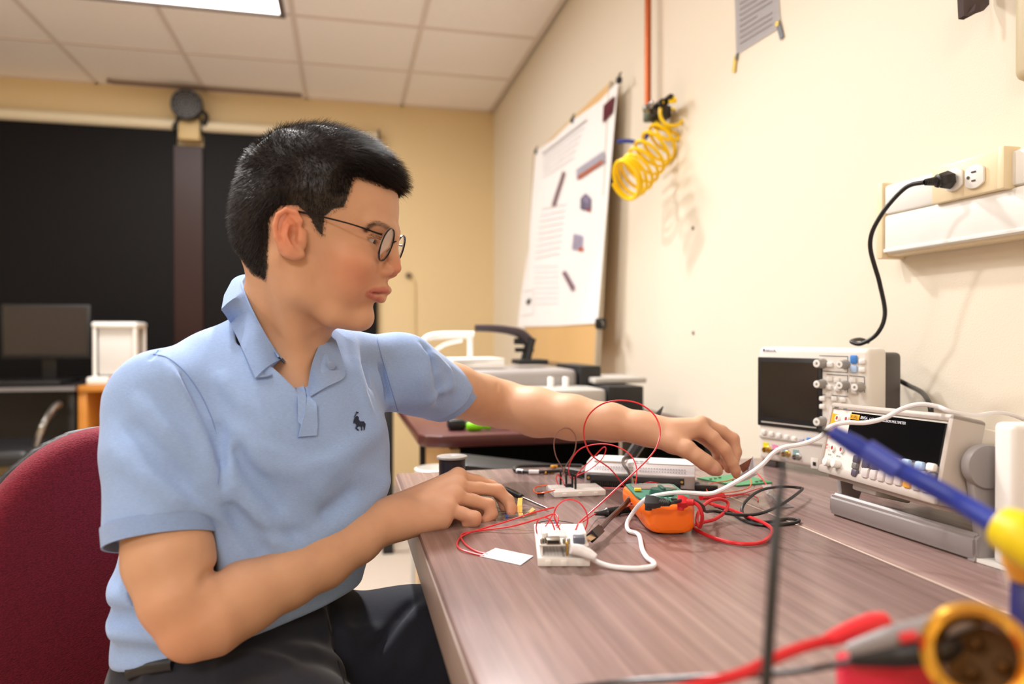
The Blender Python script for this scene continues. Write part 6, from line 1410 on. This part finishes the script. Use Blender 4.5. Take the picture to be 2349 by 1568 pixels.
# gap between arm and chest
SF_.bump([dp(505, 985, .80), dp(508, 1080, .79), dp(500, 1180, .78)], .018, -.010)
BASE_SHIRT = SF_
def sh(px, py): 
    h_ = hit(BASE_SHIRT, px, py); return h_ if h_ is not None else dp(px, py, .85)
folds = [
 # near sleeve
 ([(352, 815), (400, 870), (450, 960), (485, 1060), (497, 1130)], .012, .0050), ([(380, 830), (440, 905), (488, 1000), (503, 1070)], .008, -.0040),
 ([(300, 905), (380, 985), (450, 1075), (492, 1150)], .014, .0045), ([(285, 960), (370, 1050), (440, 1130)], .012, -.0035),
 ([(262, 1040), (340, 1100), (430, 1170)], .014, .0038), ([(470, 1010), (500, 1080), (500, 1160)], .008, .0035),
 # chest pull lines from the near shoulder down to the placket and belly
 ([(430, 770), (500, 850), (560, 930), (640, 1010)], .012, .0040), ([(520, 960), (600, 1030), (690, 1090), (760, 1160)], .018, .0040), ([(520, 1000), (580, 1090), (660, 1180)], .014, -.0040),
 ([(505, 1060), (560, 1160), (640, 1240), (720, 1300)], .020, .0050), ([(520, 1120), (560, 1210), (620, 1280)], .014, -.0045),
 ([(880, 960), (800, 1040), (700, 1120)], .022, .0040), ([(900, 1030), (820, 1120), (730, 1190)], .016, -.0040), ([(890, 1100), (800, 1190), (700, 1250)], .020, .0045), ([(870, 1200), (790, 1270), (700, 1320)], .014, -.0040), ([(850, 1270), (760, 1330), (690, 1370)], .014, .0040),
 ([(500, 960), (508, 1040), (508, 1150)], .010, -.0045), ([(525, 1000), (530, 1080), (528, 1160)], .010, .0030), ([(539, 1033), (610, 1070), (677, 1082), (770, 1048), (850, 990)], .012, .0032), ([(520, 1165), (600, 1215), (700, 1230)], .012, -.0032), ([(254, 1017), (330, 1090), (400, 1148), (493, 1179)], .009, .0030),
 # far chest, below the chin
 ([(800, 760), (815, 830), (830, 900), (850, 960)], .010, .0045), ([(820, 750), (838, 830), (850, 890)], .007, -.0045), ([(870, 745), (885, 840), (905, 930), (920, 965)], .009, .0040), ([(858, 745), (870, 830), (888, 920)], .006, -.0040),
 # far sleeve
 ([(900, 760), (960, 850), (990, 930)], .012, .0035), ([(960, 780), (1000, 860), (1010, 930)], .010, -.0035), ([(990, 810), (1030, 850), (1040, 900)], .008, .0030), ([(930, 960), (970, 920), (1040, 880)], .010, .0030),
 # yoke and back
 ([(520, 705), (440, 745), (370, 800), (345, 830)], .004, -.0022),
]
SF2 = Field(); SF2.add((SF_, lambda P: P), (0, .9, .8), 99, 'u', .001)
for pts, w, a in folds:
    hp_ = [hit(BASE_SHIRT, *q) for q in pts]; hp_ = [q for q in hp_ if q is not None]
    if len(hp_) > 1: SF2.bump(hp_, w*.72, a*(1.5 if pts[0][0] < 500 and pts[-1][0] < 510 else 2.4))
for (x, y0, y1) in ():
    pass
# loose rolls at the lower back
def rollpt(px, py): return dp(px, py, .90)
for py, a in ((1372, .012), (1415, -.008), (1452, .010), (1490, -.006)):
    q = [hit(BASE_SHIRT, x_, py+(x_-270)*.08) for x_ in (262, 272, 290, 330, 380, 440)]; q = [p_ for p_ in q if p_ is not None]
    if len(q) > 1: SF2.bump([q[0]-RW*.02+FW*.05]+q, .013, a*.9)
def wob(P): 
    return .0016*np.sin(P[:, 0]*31+P[:, 2]*23+2*np.sin(P[:, 1]*17))*np.sin(P[:, 1]*27-P[:, 2]*37)+.0008*np.sin(P[:, 0]*70+P[:, 1]*55+P[:, 2]*20)
SF2.add(wob, (0, .9, .8), 99, 'd', 0)
# openings: arms, neck, bottom
ARM_R = Field(); ARM_R.cone(HRc-HRn*.002, HRc+HRn*.05, .0510, .0520); SF2.add((ARM_R, lambda P: P), HRc, .14, 's', .002)
ARM_L = Field(); ARM_L.cone(HLc-HLn*.002, HLc*1.6-SHL*.6, .0420, .0420); SF2.add((ARM_L, lambda P: P), HLc, .14, 's', .002)
NKa = (dp(640, 745, .915)); NKb = dp(690, 905, .862)
SF2.cone(dp(622, 640, .935), dp(645, 790, .915), .058, .046, 's', .006)
SF2.cone(dp(652, 775, .865), dp(703, 888, .825), .054, .011, 's', .006)

# bottom hem: follows from the lower back up to the belly
h0, h1, h2 = dp(255, 1505, .86), dp(835, 1340, .90), dp(560, 1480, .74)
hn = np.cross(h1-h0, h2-h0); hn = hn/np.linalg.norm(hn); hn = hn if hn[2] < 0 else -hn
SF2.add(lambda P: (P-h0) @ hn, (0, 0, 0), 99, 'i', .008)
VS, FS = mesh_field(SF2, (-.62, .45, .50), (.30, 1.30, 1.20), .0022)
def fabric(name, c, rib=None, dirv=(0, 0, 1), bump=.35, sc=900, heather=.085):
    m = bpy.data.materials.new(name); m.use_nodes = True; nt = m.node_tree; b = nt.nodes['Principled BSDF']; L = nt.links.new
    tc = nt.nodes.new('ShaderNodeTexCoord'); mp = nt.nodes.new('ShaderNodeMapping'); mp.inputs['Scale'].default_value = (1, 1, 7)
    n = nt.nodes.new('ShaderNodeTexNoise'); n.inputs['Scale'].default_value = 260; n.inputs['Detail'].default_value = 6; L(tc.outputs['Object'], mp.inputs[0]); L(mp.outputs[0], n.inputs[0])
    cr = nt.nodes.new('ShaderNodeValToRGB'); c = npv(srgb(*c)); e = cr.color_ramp.elements; e[0].position = .32; e[0].color = (*(c*(1-heather)), 1); e[1].position = .68; e[1].color = (*np.clip(c*(1+heather), 0, 1), 1)
    L(n.outputs[0], cr.inputs[0]); L(cr.outputs[0], b.inputs['Base Color'])
    b.inputs['Roughness'].default_value = .85; b.inputs['Specular IOR Level'].default_value = .2; b.inputs['Sheen Weight'].default_value = .25; b.inputs['Sheen Roughness'].default_value = .4
    bp_ = nt.nodes.new('ShaderNodeBump'); bp_.inputs['Strength'].default_value = bump; bp_.inputs['Distance'].default_value = .001
    if rib:
        w = nt.nodes.new('ShaderNodeTexWave'); w.inputs['Scale'].default_value = rib; w.inputs['Distortion'].default_value = .3; w.bands_direction = 'X'
        at = nt.nodes.new('ShaderNodeUVMap'); L(at.outputs[0], w.inputs[0]); L(w.outputs[0], bp_.inputs['Height'])
    else:
        n2 = nt.nodes.new('ShaderNodeTexNoise'); n2.inputs['Scale'].default_value = sc; n2.inputs['Detail'].default_value = 2; L(tc.outputs['Object'], n2.inputs[0]); L(n2.outputs[0], bp_.inputs['Height'])
    L(bp_.outputs[0], b.inputs['Normal']); return m
m_shirt = fabric('shirt_blue', (150, 178, 226)); m_rib = fabric('rib_blue', (148, 176, 226), rib=90, bump=.5)
shirt = npmesh('polo_shirt', VS, FS, m_shirt, man, label='light blue short-sleeved polo shirt', org=ORG)
ORGv = npv(ORG)
def lin(pts, n): P = [Vector(p) for p in pts]; return [a.lerp(b, k/n) for a, b in zip(P, P[1:]) for k in range(n)]+[P[-1]]
def strip(name, L0, L1, m, parent, th=.0016, label=None, close=False, n=5, mid=None, straight=False):
    """sheet between two polylines (same length), smoothed, thickened"""
    A, B_ = (lin(L0, n), lin(L1, n)) if straight else (spline([Vector(p) for p in L0], n, close), spline([Vector(p) for p in L1], n, close))
    rows = [A]; 
    if mid is not None:
        Mm_ = lin(mid, n) if straight else spline([Vector(p) for p in mid], n, close)
        for q in (1/4, .5, 3/4): rows.append([a*(1-q)**2+m_*2*q*(1-q)+b*q*q for a, m_, b in zip(A, Mm_, B_)])
    else:
        for q in (.25, .5, .75): rows.append([a*(1-q)+b*q for a, b in zip(A, B_)])
    rows.append(B_)
    bm = bmesh.new(); uv = bm.loops.layers.uv.new('UVMap'); Vv = [[bm.verts.new(Vector(p)-Vector(ORG)) for p in r] for r in rows]
    N_ = len(A); rng = N_ if close else N_-1
    for i in range(len(rows)-1):
        for j in range(rng):
            k = (j+1) % N_; f = bm.faces.new((Vv[i][j], Vv[i][k], Vv[i+1][k], Vv[i+1][j]))
            for lp, u_ in zip(f.loops, (j, j+1, j+1, j)): lp[uv].uv = (u_/N_, 0)
    bmesh.ops.recalc_face_normals(bm, faces=bm.faces[:]); bmesh.ops.solidify(bm, geom=bm.faces[:], thickness=th)
    return obj(name, bm, m, parent, label=label)
# cuffs: ribbed bands just under each hem
def cuff(c, n, r, arm_r, sgn):
    n = n/np.linalg.norm(n); a = np.cross(n, UP+.01); a /= np.linalg.norm(a); b = np.cross(n, a); th = np.linspace(0, 2*math.pi, 33)[:-1]
    L0 = [c-n*.003+(a*math.cos(t)+b*math.sin(t))*(r+.0004) for t in th]; L1 = [c+n*.0165+(a*math.cos(t)+b*math.sin(t))*(r-.0012) for t in th]
    return strip('sleeve_cuff', L0, L1, m_rib, shirt, .0022, close=True, n=3)
cuff(HRc, HRn, .0562, .05, 1); 
# far cuff follows the slanting hem of the far sleeve
ca = (HLc-SHL)/np.linalg.norm(HLc-SHL); a = np.cross(ca, UP); a /= np.linalg.norm(a); b = np.cross(ca, a); cl0, cl1 = [], []
for t in np.linspace(0, 2*math.pi, 33)[:-1]:
    d_ = a*math.cos(t)+b*math.sin(t); o_ = HLc+d_*.0466; s_ = -((o_-HLc) @ HLn)/(ca @ HLn); cl0.append(o_+ca*(s_-.004)); cl1.append(o_-d_*.0015+ca*(s_+.0145))
strip('sleeve_cuff', cl0, cl1, m_rib, shirt, .0022, close=True, n=3)
# collar: near leaf, back roll and far leaf, folded over the neckline
def cp(px, py, d): return dp(px, py, d)
top = [cp(756, 752, .955), cp(742, 800, .925), cp(700, 868, .868), cp(655, 825, .850), cp(612, 752, .850), cp(578, 680, .868), cp(561, 650, .905), cp(575, 632, .960)]
def sp_(px, py, o=.002): 
    h_ = hit(SF2, px, py)
    if h_ is None: h_ = dp(px, py, .84)
    v = npv(ray(px, py)); v /= np.linalg.norm(v); return h_-v*o
fold = [sp_(662, 846, .008), sp_(655, 838, .009), cp(645, 823, .836), cp(632, 805, .836), cp(604, 757, .840), cp(580, 712, .848), cp(563, 672, .866), cp(556, 645, .905), cp(568, 629, .955)]
outer = [sp_(657, 850, .007), sp_(622, 859, .007), sp_(586, 866, .007), sp_(573, 838, .007), sp_(556, 800, .006), sp_(528, 740, .007), sp_(508, 708, .008), cp(514, 676, .900), cp(532, 642, .965)]
mid_ = [(npv(a)+npv(b))/2+(-FW*.006+UP*.004) for a, b in zip(fold, outer)]
strip('collar', fold, outer, m_rib, shirt, .0016, straight=True, mid=mid_, label='near collar leaf')
stand = [cp(672, 858, .858), cp(668, 850, .860), cp(666, 846, .864), cp(664, 838, .866), cp(622, 790, .872), cp(592, 740, .878), cp(572, 700, .900), cp(570, 668, .935), cp(585, 650, .965)]
strip('collar_stand', fold, stand, m_rib, shirt, .0018)
fold2 = [sp_(707, 878, .006), cp(713, 845, .850), cp(722, 815, .868), cp(733, 787, .890), cp(738, 760, .930), cp(733, 725, .975)]
outer2 = [sp_(712, 908, .006), sp_(750, 886, .006), sp_(790, 864, .006), sp_(786, 828, .007), sp_(772, 782, .009), cp(756, 740, 1.0)]
strip('collar', fold2, outer2, m_rib, shirt, .002, label='far collar leaf', mid=[(npv(a)+npv(b))/2-FW*.006 for a, b in zip(fold2, outer2)])
# open placket: the near edge and the folded far flap
def sp_(px, py, o=.002): 
    h_ = hit(SF2, px, py)
    if h_ is None: h_ = dp(px, py, .84)
    v = npv(ray(px, py)); v /= np.linalg.norm(v); return h_-v*o
pl0 = [sp_(664, 850, .004), sp_(700, 868, .006), sp_(702, 920, .003), sp_(690, 990, .002), sp_(683, 1003, .002)]
pl1 = [sp_(680, 900, .002), sp_(684, 905, .002), sp_(682, 935, .002), sp_(681, 970, .002), sp_(681, 1003, .002)]
strip('placket', [sp_(706, 905, .006), sp_(701, 935, .006), sp_(693, 970, .005), sp_(686, 1001, .004)], [sp_(726, 925, .006), sp_(728, 950, .005), sp_(729, 975, .004), sp_(727, 998, .004)], m_shirt, shirt, .0016)
strip('placket', [sp_(664, 860, .005), sp_(676, 880, .004), sp_(684, 910, .0025), sp_(683, 965, .0015)], [sp_(694, 876, .006), sp_(700, 896, .005), sp_(702, 925, .004), sp_(691, 975, .003)], m_shirt, shirt, .0012)
def spline2(pts): return [(p.x, p.y) for p in spline([Vector((x, y, 0)) for x, y in pts], 5)]
m_seam = mat('seam_blue', (122, 150, 204), .8)
def seam(name, pts, r, m=m_seam, o=.0004, par=None):
    P_ = [hit(SF2, x, y) for x, y in spline2(pts)]; P_ = [Vector(p-ORGv) for p in P_ if p is not None]
    if len(P_) < 2: return
    bm = BM(); sweep(bm, P_, r, seg=6, n=3); return obj(name, bm, m, par or shirt)
seam('stitching', [(683, 1003), (706, 1000), (727, 997)], .0006); seam('stitching', [(688, 985), (706, 983), (728, 978)], .0004)
seam('stitching', [(352, 812), (384, 820), (420, 848), (452, 890), (478, 940), (495, 990), (503, 1050), (500, 1110)], .0006)
seam('stitching', [(516, 706), (470, 728), (420, 756), (380, 785), (355, 812)], .0006)
seam('stitching', [(858, 738), (868, 790), (885, 850), (900, 900), (915, 950), (920, 968)], .0006)
for (x, y) in ((760, 838),):
    c = sp_(x, y, .006); bm = BM(); q = Vector((npv(CO)-c)/np.linalg.norm(npv(CO)-c)); Mq = q.to_track_quat('Z', 'Y').to_matrix().to_4x4(); Mq.translation = Vector(c-ORGv); lathe(bm, [(0, .0008), (.004, .001), (.0052, .0006), (.0052, -.001), (0, -.001)], Mq, 20); obj('button', bm, mat('button_blue', (130, 150, 190), .3), shirt)
# small dark embroidered horse-and-rider emblem
emb = [[(817, 943), (823, 945), (821, 948), (819, 947), (814, 957), (812, 956), (817, 947)], [(815, 956), (819, 953), (823, 956), (823, 962), (827, 966), (821, 968), (815, 964), (812, 961)], [(811, 963), (815, 961), (820, 966), (828, 966), (835, 966), (839, 972), (837, 985), (834, 987), (834, 978), (831, 976), (831, 986), (828, 987), (828, 978), (823, 977), (819, 981), (824, 986), (822, 988), (815, 982), (818, 975), (815, 970), (811, 971)]]
bm = BM()
for poly in emb:
    vs = [bm.verts.new(Vector(sp_(x, y, .0012)-ORGv)) for x, y in poly]; bm.faces.new(vs)
bmesh.ops.triangulate(bm, faces=bm.faces[:]); obj('emblem', bm, mat('emblem_navy', (22, 32, 62), .8), shirt, label='small navy horse-and-rider emblem')
# ---- trousers
TR = Field()
PEL = dp(545, 1560, .865)
TR.ell(PEL, (.135, .13, .115), k=.03)
TR.chain([(dp(574, 1440, .87), .104), (dp(566, 1510, .865), .116), (PEL, .130)], k=.03, k0=.015, sq=(TF, .78))
kneeR = dp(900, 1960, .62); kneeL = dp(1180, 1500, 1.00)
kneeR[2] = max(kneeR[2], .53); kneeL[2] = .565
TR.chain([(dp(500, 1640, .81), .100), ((dp(500, 1640, .81)+kneeR)/2, .088), (kneeR, .070)], k=.05, k0=.03)
TR.chain([(dp(700, 1535, .93), .092), ((dp(700, 1535, .93)+kneeL)/2, .084), (kneeL, .068)], k=.05, k0=.03)
for kn, ft in ((kneeR, kneeR+npv((-.02, .03, -.46))), (kneeL, kneeL+npv((.02, .03, -.49)))):
    ft[2] = .09; TR.chain([(kn, .068), ((kn+ft)/2, .062), (ft, .056)], k=.03, k0=.02)
TRB = TR; TR2 = Field(); TR2.add((TR, lambda P: P), (0, .8, .5), 99, 'u', .001)
for pts, w, a in (([(760, 1380), (770, 1450), (790, 1520), (830, 1567)], .010, -.006), ([(985, 1380), (940, 1430), (900, 1490), (880, 1550)], .010, .006), ([(960, 1375), (905, 1430), (860, 1500)], .008, -.005), ([(1010, 1420), (970, 1480), (940, 1550)], .010, .005),
                  ([(600, 1440), (690, 1420), (750, 1400)], .010, .005), ([(700, 1390), (760, 1440), (820, 1460), (900, 1440)], .012, .004), ([(640, 1500), (720, 1500), (800, 1540)], .014, .005), ([(480, 1540), (580, 1510), (680, 1530)], .012, .004), ([(350, 1470), (345, 1520), (330, 1566)], .005, .003)):
    q = [hit(TRB, *p_) for p_ in pts]; q = [p_ for p_ in q if p_ is not None]
    if len(q) > 1: TR2.bump(q, w, a*1.7)
TR2.add(lambda P: .0014*np.sin(P[:, 0]*45+P[:, 2]*30)*np.sin(P[:, 1]*38+P[:, 2]*20), (0, 0, 0), 99, 'd', 0)
TR2.add(lambda P: (P-(h0-UP*0+npv((0, 0, .03)))) @ (-hn), (0, 0, 0), 99, 'i', .006) if False else None
VT, FT = mesh_field(TR2, (-.62, .30, .06), (.50, 1.20, .72), .0034)
m_trouser = fabric('trouser_navy', (38, 40, 50), bump=.2, heather=.08)
trs = npmesh('trousers', VT, FT, m_trouser, man, label='dark navy trousers', org=ORG)
seamp = [hit(TR2, x, y) for x, y in ((742, 1372), (752, 1430), (768, 1490), (790, 1567))]; seamp = [Vector(p-ORGv) for p in seamp if p is not None]
bm = BM(); sweep(bm, seamp, .0008, seg=6); obj('stitching', bm, mat('navy_thread', (24, 25, 32), .8), trs)
# belt band round the waist at the back
bp_pts = [hit(TR2, x, y) for x, y in ((300, 1545), (320, 1535), (355, 1528), (400, 1522))]; bp_pts = [Vector(p-ORGv) for p in bp_pts if p is not None]
if len(bp_pts) > 1:
    bm = BM(); sweep(bm, bp_pts, .008, seg=10, flat=1.0); 
    obj('waistband', bm, mat('belt_black', (22, 22, 26), .5), trs, label='black waistband')
# shoes
for kn, s_ in ((kneeR, -1), (kneeL, 1)):
    ft = kn+npv((-.02 if s_ < 0 else .02, .03, 0)); ft[2] = .05; F_ = Field(); t_ = npv((.85, .35, 0)); F_.chain([(ft-t_*.04, .045), (ft+t_*.06, .040), (ft+t_*.15+npv((0, 0, -.012)), .034)], k=.01, k0=.02); F_.add(lambda P: .004-P[:, 2], (0, 0, 0), 99, 'i', .004)
    Vq, Fq = mesh_field(F_, ft-.3, ft+.3, .006); npmesh('shoe', Vq, Fq, m_black, man, org=ORG)
# ---------------------------------------------------------------- chair
cb = dp(600, 1150, .88)-TF*.255-TLf*.028; cb[2] = 0
ch = thing('swivel_chair', 'dark red upholstered office chair the man is sitting on', 'chair', Vector(cb)); ang = math.atan2(TF[1], TF[0]); ch.rotation_euler = (0, 0, ang)
m_red = None
m_red = bpy.data.materials.new('chair_red'); m_red.use_nodes = True; nt = m_red.node_tree; b = nt.nodes['Principled BSDF']; tc = nt.nodes.new('ShaderNodeTexCoord'); vo = nt.nodes.new('ShaderNodeTexVoronoi'); vo.inputs['Scale'].default_value = 560
mp = nt.nodes.new('ShaderNodeMapping'); mp.inputs['Scale'].default_value = (1, .6, 1.2); nt.links.new(tc.outputs['Object'], mp.inputs[0]); nt.links.new(mp.outputs[0], vo.inputs[0])
cr = nt.nodes.new('ShaderNodeValToRGB'); cr.color_ramp.elements[0].color = (*srgb(136, 26, 48), 1); cr.color_ramp.elements[1].color = (*srgb(100, 14, 32), 1); cr.color_ramp.elements[1].position = .7; nt.links.new(vo.outputs['Distance'], cr.inputs[0]); nt.links.new(cr.outputs[0], b.inputs['Base Color'])
b.inputs['Roughness'].default_value = .95; bp_ = nt.nodes.new('ShaderNodeBump'); bp_.inputs['Strength'].default_value = .6; bp_.inputs['Distance'].default_value = .001; bp_.invert = True; nt.links.new(vo.outputs['Distance'], bp_.inputs['Height']); nt.links.new(bp_.outputs[0], b.inputs['Normal'])
# back rest profile: wide rounded panel, local x forward, y left
def backpanel(x0, x1, hw, zb, zt, rad, mtl, name, curve=.05):
    F_ = Field()
    def fn(P):
        y, z = P[:, 1], P[:, 2]; xc = -curve*(1-(y/hw)**2)*.0+curve*(y/hw)**2
        qy = np.abs(y)-(hw-rad)-(.02*np.sin((z-zb)*5)); qz = np.abs(z-(zb+zt)/2)-((zt-zb)/2-rad); o_ = np.hypot(np.maximum(qy, 0), np.maximum(qz, 0))+np.minimum(np.maximum(qy, qz), 0)-rad
        dx = np.abs(P[:, 0]-xc-(x0+x1)/2)-(x1-x0)/2; return smax(o_, dx, .03)
    F_.add(fn, (0, 0, 0), 99, 'u', .001); V_, Fq = mesh_field(F_, (-.2, -hw-.06, zb-.06), (.25, hw+.06, zt+.06), .006, cull=False); return npmesh(name, V_, Fq, mtl, ch)
backpanel(-.020, .045, .222, .36, .868, .15, m_red, 'backrest'); backpanel(-.050, -.022, .224, .35, .869, .152, m_black, 'back_shell')
F_ = Field()
def seatfn(P): 
    qx = np.abs(P[:, 0]-.27)-(.24-.09); qy = np.abs(P[:, 1])-(.25-.09); o_ = np.hypot(np.maximum(qx, 0), np.maximum(qy, 0))+np.minimum(np.maximum(qx, qy), 0)-.09
    return smax(o_, np.abs(P[:, 2]-.43)-.035, .03)
F_.add(seatfn, (0, 0, 0), 99, 'u', .001); V_, Fq = mesh_field(F_, (-.05, -.32, .36), (.58, .32, .5), .007, cull=False); npmesh('seat', V_, Fq, m_red, ch)
bm = BM(); box(bm, (.27, 0, .385), (.34, .34, .02), .01); obj('seat_pan', bm, m_black, ch)
bm = BM(); sweep(bm, [(.2, 0, .37), (.0, 0, .36), (-.06, 0, .42), (-.055, 0, .62)], .022); obj('back_bar', bm, m_black, ch)
bm = BM(); cyl(bm, (.27, 0, .24), .025, .28); obj('gas_post', bm, m_black, ch)
for k in range(5):
    q = k*2*math.pi/5; bm = BM(); sweep(bm, [(.27, 0, .11), (.27+.28*math.cos(q), .28*math.sin(q), .065)], .02); o = obj('leg', bm, m_black, ch)
    bm = BM(); cyl(bm, (.27+.28*math.cos(q), .28*math.sin(q), .028), .027, .04, (math.pi/2, 0, q)); obj('castor', bm, m_black, o)
